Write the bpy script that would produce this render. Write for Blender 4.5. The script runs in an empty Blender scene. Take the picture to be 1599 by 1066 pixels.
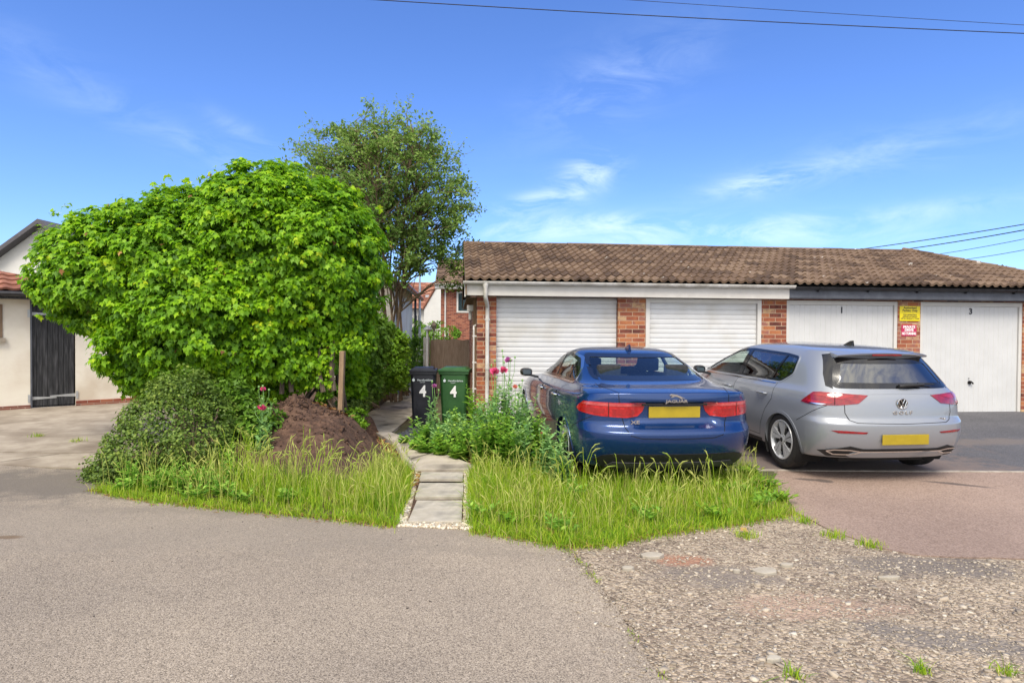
import bpy, bmesh, math, random
import numpy as np
from mathutils import Vector, Matrix, noise as mnoise
from mathutils.bvhtree import BVHTree
from mathutils.geometry import delaunay_2d_cdt
R = math.radians
random.seed(7); rng = np.random.default_rng(11)
scn = bpy.context.scene
COL = scn.collection

# ------------------------------------------------------------------ camera
F = 1000.0; CX, CY = 799.5, 533.0; CAMZ = 1.6
PITCH = math.atan(16/1000); ROLL = R(0.4)
cam_d = bpy.data.cameras.new('camera'); cam = bpy.data.objects.new('camera', cam_d); COL.objects.link(cam)
cam_d.sensor_width = 36; cam_d.lens = 36*F/1599; cam_d.clip_end = 3000; cam_d.clip_start = 0.05
MC = Matrix.Rotation(math.pi/2-PITCH, 3, 'X') @ Matrix.Rotation(ROLL, 3, 'Z')
cam.matrix_world = Matrix.Translation((0, 0, CAMZ)) @ MC.to_4x4()
scn.camera = cam
scn.view_settings.view_transform = 'Standard'; scn.view_settings.look = 'None'
scn.view_settings.gamma = 1; scn.view_settings.exposure = 0.69

# ------------------------------------------------------------------ sky and sun
SUN_EL, SUN_AZ = R(55), R(191)     # azimuth clockwise from +Y: almost straight behind the camera
w = bpy.data.worlds.new('World'); scn.world = w; w.use_nodes = True
nt = w.node_tree; N = nt.nodes; Lk = nt.links; N.clear()
def node(t, **k):
    n = N.new(t)
    for a, b in k.items(): setattr(n, a, b)
    return n
out = node('ShaderNodeOutputWorld'); bg = node('ShaderNodeBackground'); bg.inputs[1].default_value = 0.15
sky = node('ShaderNodeTexSky', sky_type='NISHITA', sun_disc=False, sun_elevation=SUN_EL, sun_rotation=SUN_AZ)
sky.altitude = 300; sky.air_density = 1.0; sky.dust_density = 0.3; sky.ozone_density = 3.5
hs = node('ShaderNodeHueSaturation'); hs.inputs['Saturation'].default_value = 1.06; hs.inputs['Value'].default_value = 1.0
tint = node('ShaderNodeMixRGB', blend_type='MULTIPLY'); tint.inputs[0].default_value = 1; tint.inputs[2].default_value = (.575, .68, .96, 1)
Lk.new(sky.outputs[0], hs.inputs['Color']); Lk.new(hs.outputs[0], tint.inputs[1])
tc = node('ShaderNodeTexCoord')
def ray(px, py):
    d = MC @ Vector(((px-CX)/F, -(py-CY)/F, -1)); return d.normalized()
def cloud(px, py, wx, wy, tilt, amp):
    d = ray(px, py)
    right = Vector((d.y, -d.x, 0)).normalized(); up = right.cross(d).normalized()
    r2 = right*math.cos(R(tilt))+up*math.sin(R(tilt)); u2 = up*math.cos(R(tilt))-right*math.sin(R(tilt))
    outs = []
    for ax, s in ((r2, wx/F), (u2, wy/F)):
        n = node('ShaderNodeVectorMath', operation='DOT_PRODUCT'); n.inputs[1].default_value = ax
        Lk.new(tc.outputs['Generated'], n.inputs[0])
        m = node('ShaderNodeMath', operation='SUBTRACT'); Lk.new(n.outputs['Value'], m.inputs[0]); m.inputs[1].default_value = ax.dot(d)
        q = node('ShaderNodeMath', operation='DIVIDE'); Lk.new(m.outputs[0], q.inputs[0]); q.inputs[1].default_value = s
        p = node('ShaderNodeMath', operation='MULTIPLY'); Lk.new(q.outputs[0], p.inputs[0]); Lk.new(q.outputs[0], p.inputs[1])
        outs.append(p)
    a = node('ShaderNodeMath', operation='ADD'); Lk.new(outs[0].outputs[0], a.inputs[0]); Lk.new(outs[1].outputs[0], a.inputs[1])
    b = node('ShaderNodeMath', operation='MULTIPLY'); Lk.new(a.outputs[0], b.inputs[0]); b.inputs[1].default_value = -1
    e = node('ShaderNodeMath', operation='EXPONENT'); Lk.new(b.outputs[0], e.inputs[0])
    g = node('ShaderNodeMath', operation='MULTIPLY'); Lk.new(e.outputs[0], g.inputs[0]); g.inputs[1].default_value = amp
    return g
acc = None
for c in [(915, 275, 45, 24, 22, 1.25), (830, 318, 55, 14, 12, .9), (980, 352, 160, 16, -2, .95), (1195, 282, 60, 13, 8, 1.0),
          (1330, 250, 170, 26, 8, .30), (780, 360, 90, 14, 0, .6), (390, 215, 60, 14, -25, .25), (330, 235, 60, 14, -25, .2),
          (120, 130, 170, 30, -22, .16), (1210, 352, 70, 12, 5, .55), (960, 130, 130, 50, 25, .25), (1450, 330, 130, 14, 4, .4), (1100, 375, 300, 14, 0, .5)]:
    g = cloud(*c)
    if acc is None: acc = g
    else:
        a = node('ShaderNodeMath', operation='ADD'); Lk.new(acc.outputs[0], a.inputs[0]); Lk.new(g.outputs[0], a.inputs[1]); acc = a
mp = node('ShaderNodeMapping'); mp.inputs['Scale'].default_value = (3.5, 3.5, 11); mp.inputs['Rotation'].default_value = (0, R(14), 0)
Lk.new(tc.outputs['Generated'], mp.inputs[0])
ns = node('ShaderNodeTexNoise'); ns.inputs['Scale'].default_value = 2.2; ns.inputs['Detail'].default_value = 9; ns.inputs['Roughness'].default_value = .62
ns.inputs['Distortion'].default_value = .6
Lk.new(mp.outputs[0], ns.inputs['Vector'])
rp = node('ShaderNodeMapRange'); rp.inputs['From Min'].default_value = .40; rp.inputs['From Max'].default_value = .72
Lk.new(ns.outputs['Fac'], rp.inputs['Value'])
mm = node('ShaderNodeMath', operation='MULTIPLY'); Lk.new(acc.outputs[0], mm.inputs[0]); Lk.new(rp.outputs[0], mm.inputs[1])
mm2 = node('ShaderNodeMath', operation='MULTIPLY', use_clamp=True); Lk.new(mm.outputs[0], mm2.inputs[0]); mm2.inputs[1].default_value = .85
cm = node('ShaderNodeMixRGB'); cm.inputs[2].default_value = (5.0, 5.8, 6.9, 1)
Lk.new(mm2.outputs[0], cm.inputs[0]); Lk.new(tint.outputs[0], cm.inputs[1])
# unseen bright cloud veil behind the camera, added for soft neutral fill light
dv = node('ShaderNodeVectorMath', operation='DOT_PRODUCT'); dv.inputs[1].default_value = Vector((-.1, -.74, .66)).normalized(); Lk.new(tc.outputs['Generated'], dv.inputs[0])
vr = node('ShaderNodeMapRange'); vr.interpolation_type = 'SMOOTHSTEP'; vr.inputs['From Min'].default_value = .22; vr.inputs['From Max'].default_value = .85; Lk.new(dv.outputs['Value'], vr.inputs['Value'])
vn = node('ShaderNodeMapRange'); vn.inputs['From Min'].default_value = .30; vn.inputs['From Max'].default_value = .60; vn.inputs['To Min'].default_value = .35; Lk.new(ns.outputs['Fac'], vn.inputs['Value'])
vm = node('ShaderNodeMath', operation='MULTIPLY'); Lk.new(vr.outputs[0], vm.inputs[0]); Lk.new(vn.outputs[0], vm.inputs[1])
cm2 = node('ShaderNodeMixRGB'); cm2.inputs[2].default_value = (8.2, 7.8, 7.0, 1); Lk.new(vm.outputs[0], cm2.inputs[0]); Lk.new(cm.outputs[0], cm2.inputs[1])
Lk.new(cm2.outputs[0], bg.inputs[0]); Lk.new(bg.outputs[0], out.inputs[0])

sd = bpy.data.lights.new('sun', 'SUN'); sd.energy = 2.4; sd.angle = R(28); sd.color = (1, .92, .80)
sun = bpy.data.objects.new('sun', sd); COL.objects.link(sun)
sdir = Vector((math.sin(SUN_AZ)*math.cos(SUN_EL), math.cos(SUN_AZ)*math.cos(SUN_EL), math.sin(SUN_EL)))
sun.rotation_euler = sdir.to_track_quat('Z', 'Y').to_euler(); sun.location = (0, -5, 20)

# ------------------------------------------------------------------ pixel / ground helpers
def smooth(a, b, x):
    t = min(1, max(0, (x-a)/(b-a))); return t*t*(3-2*t)   # also falls when a > b
def g(x, y):
    ramp = min(1.12, max(0, (y-5.6)/5.6))
    tr = smooth(-.2, 1.6, x); tl = 1-smooth(-6.5, -4, x)
    return ramp*(.16*tr + .03*tl - .07*(1-tr-tl))
def P(px, py, Y):
    d = ray(px, py); t = Y/d.y; return Vector((d.x*t, Y, CAMZ+d.z*t))
def G(px, py, dz=0):
    d = ray(px, py); z = 0
    for _ in range(25):
        t = (z+dz-CAMZ)/d.z; p = d*t; z = g(p.x, p.y)
    return Vector((p.x, p.y, z))

# ------------------------------------------------------------------ object helpers
def tag(o, label=None, cat=None, group=None, kind=None):
    if label: o['label'] = label
    if cat: o['category'] = cat
    if group: o['group'] = group
    if kind: o['kind'] = kind
    return o
def empty(name, loc=(0, 0, 0), rz=0, label=None, cat=None, group=None):
    o = bpy.data.objects.new(name, None); COL.objects.link(o); o.location = loc; o.rotation_euler = (0, 0, rz)
    o.empty_display_size = .1
    return tag(o, label, cat, group)
def link(name, me, m, parent=None, smooth_sh=False):
    o = bpy.data.objects.new(name, me); COL.objects.link(o)
    if m: me.materials.append(m)
    if parent: o.parent = parent
    if smooth_sh: me.polygons.foreach_set('use_smooth', [True]*len(me.polygons))
    return o
def copy_tree(o, parent=None):
    c = o.copy(); COL.objects.link(c); c.parent = parent
    for ch in list(o.children): copy_tree(ch, c)
    return c
def frame_to(d):
    d = Vector(d).normalized(); a = Vector((0, 0, 1)) if abs(d.z) < .9 else Vector((1, 0, 0))
    u = d.cross(a).normalized(); v = d.cross(u).normalized(); return u, v, d
class MB:
    def __init__(s): s.v = []; s.f = []; s.c = []
    def add(s, vs, fs, c=None):
        b = len(s.v); s.v += [tuple(v) for v in vs]; s.f += [tuple(i+b for i in f) for f in fs]
        s.c += [c if c is not None else .5]*len(vs); return s
    def box(s, x0, x1, y0, y1, z0, z1, c=None, M=None):
        vs = [Vector((x, y, z)) for z in (z0, z1) for x, y in ((x0, y0), (x1, y0), (x1, y1), (x0, y1))]
        if M: vs = [M @ v for v in vs]
        return s.add(vs, [(3, 2, 1, 0), (4, 5, 6, 7), (0, 1, 5, 4), (1, 2, 6, 5), (2, 3, 7, 6), (3, 0, 4, 7)], c)
    def tube(s, pts, rad, n=8, cap=True, c=None):
        pts = [Vector(p) for p in pts]; m = len(pts)
        if not hasattr(rad, '__len__'): rad = [rad]*m
        vs = []; u = None
        for i, p in enumerate(pts):
            d = (pts[min(i+1, m-1)]-pts[max(i-1, 0)])
            if d.length < 1e-9: d = Vector((0, 0, 1))
            d.normalize()
            if u is None: u, v, _ = frame_to(d)
            else:
                u = (u-d*u.dot(d))
                u = u.normalized() if u.length > 1e-6 else frame_to(d)[0]
                v = d.cross(u)
            for k in range(n):
                a = 2*math.pi*k/n; vs.append(p+(u*math.cos(a)+v*math.sin(a))*rad[i])
        fs = [(i*n+k, i*n+(k+1) % n, (i+1)*n+(k+1) % n, (i+1)*n+k) for i in range(m-1) for k in range(n)]
        if cap: fs += [tuple(range(n-1, -1, -1)), tuple(range((m-1)*n, m*n))]
        return s.add(vs, fs, c)
    def lathe(s, prof, n=32, ax='Y', M=None, c=None):
        vs = []
        for r, h in prof:
            for k in range(n):
                a = 2*math.pi*k/n
                p = Vector((r*math.cos(a), h, r*math.sin(a))) if ax == 'Y' else Vector((r*math.cos(a), r*math.sin(a), h))
                vs.append(M @ p if M else p)
        m = len(prof)
        fs = [(i*n+k, i*n+(k+1) % n, (i+1)*n+(k+1) % n, (i+1)*n+k) for i in range(m-1) for k in range(n)]
        return s.add(vs, fs, c)
    def prism(s, poly, axis, a, b, c=None, M=None):
        # poly: list of 2-d points; axis 'x','y','z' = extrusion axis
        def p3(q, t):
            return {'x': Vector((t, q[0], q[1])), 'y': Vector((q[0], t, q[1])), 'z': Vector((q[0], q[1], t))}[axis]
        n = len(poly); vs = [p3(q, a) for q in poly]+[p3(q, b) for q in poly]
        if M: vs = [M @ v for v in vs]
        fs = [tuple(range(n-1, -1, -1)), tuple(range(n, 2*n))]+[(i, (i+1) % n, n+(i+1) % n, n+i) for i in range(n)]
        return s.add(vs, fs, c)
    def build(s, name, m, parent=None, smooth_sh=False, bevel=0, fixn=True):
        me = bpy.data.meshes.new(name); me.from_pydata(s.v, [], s.f); me.update()
        if fixn or bevel:
            bm = bmesh.new(); bm.from_mesh(me)
            if bevel:
                es = [e for e in bm.edges if len(e.link_faces) == 2 and e.calc_face_angle(0) > R(30)]
                bmesh.ops.bevel(bm, geom=es, offset=bevel, segments=2, affect='EDGES', profile=.6)
            bmesh.ops.recalc_face_normals(bm, faces=bm.faces)
            bm.to_mesh(me); bm.free()
        if len(me.vertices) == len(s.c):
            at = me.attributes.new('rnd', 'FLOAT', 'POINT'); at.data.foreach_set('value', s.c)
        o = link(name, me, m, parent)
        if smooth_sh:
            me.polygons.foreach_set('use_smooth', [True]*len(me.polygons))
            try: me.set_sharp_from_angle(angle=R(38))
            except Exception: pass
        return o

# ------------------------------------------------------------------ materials
def newmat(name):
    m = bpy.data.materials.new(name); m.use_nodes = True; t = m.node_tree
    return m, t, t.nodes['Principled BSDF']
def c4(c): return (c[0], c[1], c[2], 1)
def mat(name, c1, c2=None, scale=8, rough=.6, metal=0, bump=0, bscale=None, coat=0, detail=6, lo=.35, hi=.65, spec=.5, c3=None, s3=1.5, mapsc=None, bdist=.01):
    m, t, b = newmat(name); n = t.nodes; l = t.links
    b.inputs['Roughness'].default_value = rough; b.inputs['Metallic'].default_value = metal
    b.inputs['Coat Weight'].default_value = coat; b.inputs['Coat Roughness'].default_value = .04; b.inputs['Specular IOR Level'].default_value = spec
    b.inputs['Base Color'].default_value = c4(c1)
    tcx = n.new('ShaderNodeTexCoord'); vec = tcx.outputs['Object']
    if mapsc:
        mpx = n.new('ShaderNodeMapping'); mpx.inputs['Scale'].default_value = mapsc; l.new(vec, mpx.inputs[0]); vec = mpx.outputs[0]
    if c2:
        z = n.new('ShaderNodeTexNoise'); z.inputs['Scale'].default_value = scale; z.inputs['Detail'].default_value = detail; z.inputs['Roughness'].default_value = .65
        l.new(vec, z.inputs['Vector'])
        r = n.new('ShaderNodeValToRGB'); r.color_ramp.elements[0].position = lo; r.color_ramp.elements[1].position = hi
        r.color_ramp.elements[0].color = c4(c1); r.color_ramp.elements[1].color = c4(c2)
        l.new(z.outputs['Fac'], r.inputs[0]); src = r.outputs[0]
        if c3:
            z3 = n.new('ShaderNodeTexNoise'); z3.inputs['Scale'].default_value = s3; z3.inputs['Detail'].default_value = 5
            l.new(vec, z3.inputs['Vector'])
            r3 = n.new('ShaderNodeMapRange'); r3.inputs['From Min'].default_value = .48; r3.inputs['From Max'].default_value = .68
            l.new(z3.outputs['Fac'], r3.inputs['Value'])
            mx = n.new('ShaderNodeMixRGB'); mx.inputs[2].default_value = c4(c3); l.new(r3.outputs[0], mx.inputs[0]); l.new(src, mx.inputs[1]); src = mx.outputs[0]
        l.new(src, b.inputs['Base Color'])
    if bump:
        zb = n.new('ShaderNodeTexNoise'); zb.inputs['Scale'].default_value = bscale or scale*3; zb.inputs['Detail'].default_value = 5
        l.new(vec, zb.inputs['Vector']); bp = n.new('ShaderNodeBump'); bp.inputs['Strength'].default_value = bump; bp.inputs['Distance'].default_value = bdist
        l.new(zb.outputs['Fac'], bp.inputs['Height']); l.new(bp.outputs[0], b.inputs['Normal'])
    return m
def leafmat(name, stops, rough=.45, trans=.35, patch=.25):
    """leaf colours picked per leaf by the 'rnd' attribute, broken up by a soft noise"""
    m, t, b = newmat(name); n = t.nodes; l = t.links
    a = n.new('ShaderNodeAttribute'); a.attribute_name = 'rnd'
    tcx = n.new('ShaderNodeTexCoord'); z = n.new('ShaderNodeTexNoise'); z.inputs['Scale'].default_value = 2.2; z.inputs['Detail'].default_value = 3
    l.new(tcx.outputs['Object'], z.inputs['Vector'])
    ma = n.new('ShaderNodeMath'); ma.operation = 'MULTIPLY_ADD'; ma.inputs[1].default_value = patch*2; ma.inputs[2].default_value = -patch
    l.new(z.outputs['Fac'], ma.inputs[0]); ad = n.new('ShaderNodeMath'); ad.operation = 'ADD'; ad.use_clamp = True
    l.new(ma.outputs[0], ad.inputs[0]); l.new(a.outputs['Fac'], ad.inputs[1])
    r = n.new('ShaderNodeValToRGB'); els = r.color_ramp.elements
    while len(els) < len(stops): els.new(.5)
    for e, (p, c) in zip(els, stops): e.position = p; e.color = c4(c)
    l.new(ad.outputs[0], r.inputs[0]); l.new(r.outputs[0], b.inputs['Base Color'])
    b.inputs['Roughness'].default_value = rough; b.inputs['Specular IOR Level'].default_value = .35
    tr = n.new('ShaderNodeBsdfTranslucent'); l.new(r.outputs[0], tr.inputs['Color'])
    mx = n.new('ShaderNodeMixShader'); mx.inputs[0].default_value = trans
    l.new(b.outputs[0], mx.inputs[1]); l.new(tr.outputs[0], mx.inputs[2]); l.new(mx.outputs[0], n['Material Output'].inputs[0])
    return m
def brickmat(name, stops, mortar=(.42, .33, .25), bw=.225, bh=.075, axes='XZ'):
    m, t, b = newmat(name); n = t.nodes; l = t.links
    tcx = n.new('ShaderNodeTexCoord'); sx = n.new('ShaderNodeSeparateXYZ'); l.new(tcx.outputs['Object'], sx.inputs[0])
    cb = n.new('ShaderNodeCombineXYZ')
    a0 = n.new('ShaderNodeMath'); a0.operation = 'ADD'; l.new(sx.outputs['X'], a0.inputs[0]); l.new(sx.outputs['Y'], a0.inputs[1])
    l.new(a0.outputs[0], cb.inputs['X']); l.new(sx.outputs['Z'], cb.inputs['Y'])
    bt = n.new('ShaderNodeTexBrick'); bt.inputs['Scale'].default_value = 1; bt.inputs['Brick Width'].default_value = bw; bt.inputs['Row Height'].default_value = bh
    bt.inputs['Mortar Size'].default_value = .0055; bt.inputs['Mortar Smooth'].default_value = .25; bt.inputs['Bias'].default_value = 0
    bt.inputs['Color1'].default_value = (0, 0, 0, 1); bt.inputs['Color2'].default_value = (1, 1, 1, 1); bt.inputs['Mortar'].default_value = (.5, .5, .5, 1)
    l.new(cb.outputs[0], bt.inputs['Vector'])
    z = n.new('ShaderNodeTexNoise'); z.inputs['Scale'].default_value = 9; z.inputs['Detail'].default_value = 8; z.inputs['Roughness'].default_value = .7
    l.new(tcx.outputs['Object'], z.inputs['Vector'])
    ad = n.new('ShaderNodeMath'); ad.operation = 'MULTIPLY_ADD'; ad.inputs[1].default_value = 1.1; ad.inputs[2].default_value = -.55; l.new(z.outputs['Fac'], ad.inputs[0])
    ad2 = n.new('ShaderNodeMath'); ad2.operation = 'ADD'; ad2.use_clamp = True; l.new(ad.outputs[0], ad2.inputs[0]); l.new(bt.outputs['Color'], ad2.inputs[1])
    r = n.new('ShaderNodeValToRGB'); els = r.color_ramp.elements
    while len(els) < len(stops): els.new(.5)
    for e, (p, c) in zip(els, stops): e.position = p; e.color = c4(c)
    l.new(ad2.outputs[0], r.inputs[0])
    mx = n.new('ShaderNodeMixRGB'); mx.inputs[2].default_value = c4(mortar); l.new(bt.outputs['Fac'], mx.inputs[0]); l.new(r.outputs[0], mx.inputs[1])
    l.new(mx.outputs[0], b.inputs['Base Color']); b.inputs['Roughness'].default_value = .85
    bp = n.new('ShaderNodeBump'); bp.invert = True; bp.inputs['Strength'].default_value = .7; bp.inputs['Distance'].default_value = .006
    l.new(bt.outputs['Fac'], bp.inputs['Height']); l.new(bp.outputs[0], b.inputs['Normal'])
    return m
def tilemat(name, base, lich=(.55, .52, .46), tw=.3, th=.3, amt=.6):
    m, t, b = newmat(name); n = t.nodes; l = t.links
    a = n.new('ShaderNodeAttribute'); a.attribute_name = 'rnd'
    tcx = n.new('ShaderNodeTexCoord')
    z = n.new('ShaderNodeTexNoise'); z.inputs['Scale'].default_value = 14; z.inputs['Detail'].default_value = 8; z.inputs['Roughness'].default_value = .7; l.new(tcx.outputs['Object'], z.inputs['Vector'])
    ad = n.new('ShaderNodeMath'); ad.operation = 'MULTIPLY_ADD'; ad.inputs[1].default_value = .9; l.new(z.outputs['Fac'], ad.inputs[0])
    h = n.new('ShaderNodeMath'); h.operation = 'MULTIPLY_ADD'; h.inputs[1].default_value = .6; h.inputs[2].default_value = -.25; l.new(a.outputs['Fac'], h.inputs[0]); l.new(h.outputs[0], ad.inputs[2])
    r = n.new('ShaderNodeValToRGB'); els = r.color_ramp.elements
    while len(els) < len(base): els.new(.5)
    for e, (p, c) in zip(els, base): e.position = p; e.color = c4(c)
    l.new(ad.outputs[0], r.inputs[0])
    z2 = n.new('ShaderNodeTexNoise'); z2.inputs['Scale'].default_value = 5.5; z2.inputs['Detail'].default_value = 5; z2.inputs['Roughness'].default_value = .55; l.new(tcx.outputs['Object'], z2.inputs['Vector'])
    rr = n.new('ShaderNodeMapRange'); rr.inputs['From Min'].default_value = .685; rr.inputs['From Max'].default_value = .73; l.new(z2.outputs['Fac'], rr.inputs['Value'])
    q = n.new('ShaderNodeMath'); q.operation = 'MULTIPLY'; q.inputs[1].default_value = amt; l.new(rr.outputs[0], q.inputs[0])
    mx = n.new('ShaderNodeMixRGB'); mx.inputs[2].default_value = c4(lich); l.new(q.outputs[0], mx.inputs[0]); l.new(r.outputs[0], mx.inputs[1])
    l.new(mx.outputs[0], b.inputs['Base Color']); b.inputs['Roughness'].default_value = .9
    bp = n.new('ShaderNodeBump'); bp.inputs['Strength'].default_value = .4; bp.inputs['Distance'].default_value = .006; l.new(z.outputs['Fac'], bp.inputs['Height']); l.new(bp.outputs[0], b.inputs['Normal'])
    return m
def aggregate(name, stops, vscale=90, patch=((.9, .9, .9), (1.1, 1.1, 1.1)), pscale=.6, bump=.5, rough=.9, stains=None, bdist=.004):
    """tarmac-like mix of small stones: voronoi cell colours over a slow patchy tone"""
    m, t, b = newmat(name); n = t.nodes; l = t.links
    tcx = n.new('ShaderNodeTexCoord')
    v = n.new('ShaderNodeTexVoronoi'); v.inputs['Scale'].default_value = vscale; l.new(tcx.outputs['Object'], v.inputs['Vector'])
    sp = n.new('ShaderNodeSeparateColor'); l.new(v.outputs['Color'], sp.inputs[0])
    r = n.new('ShaderNodeValToRGB'); els = r.color_ramp.elements
    while len(els) < len(stops): els.new(.5)
    for e, (p, c) in zip(els, stops): e.position = p; e.color = c4(c)
    l.new(sp.outputs[0], r.inputs[0])
    z = n.new('ShaderNodeTexNoise'); z.inputs['Scale'].default_value = pscale; z.inputs['Detail'].default_value = 8; z.inputs['Roughness'].default_value = .6; l.new(tcx.outputs['Object'], z.inputs['Vector'])
    r2 = n.new('ShaderNodeValToRGB'); r2.color_ramp.elements[0].position = .36; r2.color_ramp.elements[1].position = .64
    r2.color_ramp.elements[0].color = c4(patch[0]); r2.color_ramp.elements[1].color = c4(patch[1]); l.new(z.outputs['Fac'], r2.inputs[0])
    mx = n.new('ShaderNodeMixRGB'); mx.blend_type = 'MULTIPLY'; mx.inputs[0].default_value = 1; l.new(r.outputs[0], mx.inputs[1]); l.new(r2.outputs[0], mx.inputs[2])
    src = mx.outputs[0]
    for (sx, sy, rx, ry, rot, col, am) in (stains or []):
        mpn = n.new('ShaderNodeMapping'); mpn.vector_type = 'TEXTURE'; mpn.inputs['Location'].default_value = (sx, sy, 0); mpn.inputs['Rotation'].default_value = (0, 0, R(rot)); mpn.inputs['Scale'].default_value = (rx, ry, 1)
        l.new(tcx.outputs['Object'], mpn.inputs[0])
        xy = n.new('ShaderNodeVectorMath'); xy.operation = 'MULTIPLY'; xy.inputs[1].default_value = (1, 1, 0); l.new(mpn.outputs[0], xy.inputs[0])
        ln = n.new('ShaderNodeVectorMath'); ln.operation = 'LENGTH'; l.new(xy.outputs[0], ln.inputs[0])
        zz = n.new('ShaderNodeTexNoise'); zz.inputs['Scale'].default_value = 3.2; zz.inputs['Detail'].default_value = 7; zz.inputs['Roughness'].default_value = .7; l.new(tcx.outputs['Object'], zz.inputs['Vector'])
        sm = n.new('ShaderNodeMath'); sm.operation = 'MULTIPLY_ADD'; sm.inputs[1].default_value = 2.2; l.new(zz.outputs['Fac'], sm.inputs[0]); l.new(ln.outputs['Value'], sm.inputs[2])
        mr = n.new('ShaderNodeMapRange'); mr.inputs['From Min'].default_value = 2.2; mr.inputs['From Max'].default_value = 1.7; mr.inputs['To Max'].default_value = am; l.new(sm.outputs[0], mr.inputs['Value'])
        mk = n.new('ShaderNodeMixRGB'); mk.inputs[2].default_value = c4(col); l.new(mr.outputs[0], mk.inputs[0]); l.new(src, mk.inputs[1]); src = mk.outputs[0]
    l.new(src, b.inputs['Base Color']); b.inputs['Roughness'].default_value = rough
    bp = n.new('ShaderNodeBump'); bp.inputs['Strength'].default_value = bump; bp.inputs['Distance'].default_value = bdist
    l.new(v.outputs['Distance'], bp.inputs['Height']); bp.invert = True; l.new(bp.outputs[0], b.inputs['Normal'])
    return m
def rndmat(name, stops, rough=.8, metal=0, noise=0):
    m, t, b = newmat(name); n = t.nodes; l = t.links
    a = n.new('ShaderNodeAttribute'); a.attribute_name = 'rnd'
    r = n.new('ShaderNodeValToRGB'); els = r.color_ramp.elements
    while len(els) < len(stops): els.new(.5)
    for e, (p, c) in zip(els, stops): e.position = p; e.color = c4(c)
    src = a.outputs['Fac']
    if noise:
        tcx = n.new('ShaderNodeTexCoord'); z = n.new('ShaderNodeTexNoise'); z.inputs['Scale'].default_value = 14; z.inputs['Detail'].default_value = 6
        l.new(tcx.outputs['Object'], z.inputs['Vector'])
        ma = n.new('ShaderNodeMath'); ma.operation = 'MULTIPLY_ADD'; ma.inputs[1].default_value = noise*2; ma.inputs[2].default_value = -noise; l.new(z.outputs['Fac'], ma.inputs[0])
        ad = n.new('ShaderNodeMath'); ad.operation = 'ADD'; l.new(ma.outputs[0], ad.inputs[0]); l.new(src, ad.inputs[1]); src = ad.outputs[0]
    l.new(src, r.inputs[0]); l.new(r.outputs[0], b.inputs['Base Color']); b.inputs['Roughness'].default_value = rough; b.inputs['Metallic'].default_value = metal
    return m
def woodmat(name, c1, c2, axis='Z', rough=.8):
    sc = {'Z': (14, 14, 1.2), 'X': (1.2, 14, 14)}[axis]
    return mat(name, c1, c2, scale=3, rough=rough, bump=.5, bscale=6, mapsc=sc, lo=.3, hi=.7)

M = {}
M['upvc'] = mat('white_plastic', (.58, .56, .52), (.64, .62, .58), 3, .4, bump=.05)
M['gutter'] = mat('weathered_white_plastic', (.55, .52, .46), (.76, .74, .70), 5, .5, c3=(.42, .39, .33), s3=3)
M['fascia'] = mat('painted_fascia', (.58, .55, .50), (.66, .63, .58), 5, .55, bump=.1, c3=(.6, .57, .52), s3=4)
M['door_white'] = mat('white_door_paint', (.56, .56, .55), (.61, .61, .60), 2.5, .38)
M['slat'] = mat('white_slat_paint', (.60, .60, .595), (.65, .65, .645), 3, .35, c3=(.55, .535, .50), s3=1.6)
M['black_gut'] = mat('black_gutter_plastic', (.012, .012, .015), (.03, .03, .034), 8, .35)
M['grey_fascia'] = mat('dark_grey_fascia', (.075, .082, .10), (.115, .125, .15), 6, .6, bump=.3, bscale=20)
M['brick'] = brickmat('orange_red_brick', [(0, (.10, .028, .02)), (.2, (.22, .06, .035)), (.45, (.33, .10, .045)), (.62, (.42, .16, .06)), (.8, (.26, .10, .085)), (1, (.52, .34, .17))], (.50, .36, .24))
M['brick_far'] = brickmat('dark_red_brick', [(0, (.13, .03, .02)), (.5, (.26, .07, .04)), (1, (.36, .13, .07))], (.36, .26, .2))
M['tile'] = tilemat('brown_concrete_tile', [(0, (.038, .023, .014)), (.32, (.092, .056, .034)), (.6, (.155, .099, .062)), (1, (.23, .16, .105))], amt=.9)
M['tile_red'] = tilemat('red_clay_tile', [(0, (.09, .03, .02)), (.4, (.22, .085, .05)), (.75, (.33, .145, .09)), (1, (.42, .26, .18))], amt=.25)
M['tile_dark'] = tilemat('slate_roof', [(0, (.05, .05, .06)), (1, (.14, .13, .14))], amt=.1)
M['render'] = mat('cream_render', (.74, .69, .58), (.80, .75, .65), 2.5, .9, bump=.25, bscale=60, c3=(.62, .54, .43), s3=1.2)
M['render_w'] = mat('white_render', (.60, .59, .56), (.66, .65, .62), 2.5, .9, bump=.2, bscale=60)
M['blackwood'] = mat('black_painted_boards', (.010, .011, .013), (.035, .036, .04), 4, .6, bump=.5, bscale=10, mapsc=(9, 9, .9), lo=.4, hi=.7, c3=(.06, .06, .065), s3=3)
M['fence'] = woodmat('weathered_brown_boards', (.34, .24, .165), (.56, .43, .32))
M['post'] = woodmat('bare_timber_post', (.17, .105, .06), (.34, .23, .135))
M['soffit'] = woodmat('brown_soffit_boards', (.16, .10, .06), (.26, .18, .11))
M['bark'] = mat('grey_brown_bark', (.07, .05, .035), (.17, .13, .095), 12, .95, bump=.9, bscale=30, mapsc=(2, 2, .5))
M['twig'] = mat('twig_bark', (.12, .08, .05), (.26, .19, .12), 9, .9)
M['galv'] = mat('galvanised_metal', (.45, .46, .47), (.58, .6, .61), 12, .45, .6)
M['chrome'] = mat('chrome', (.75, .76, .78), None, rough=.12, metal=1)
M['silver'] = mat('silver_alloy', (.52, .53, .54), (.60, .61, .62), 14, .3, .35)
M['blue_paint'] = mat('metallic_blue_paint', (.004, .036, .15), None, rough=.24, metal=.5, coat=1)
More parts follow.
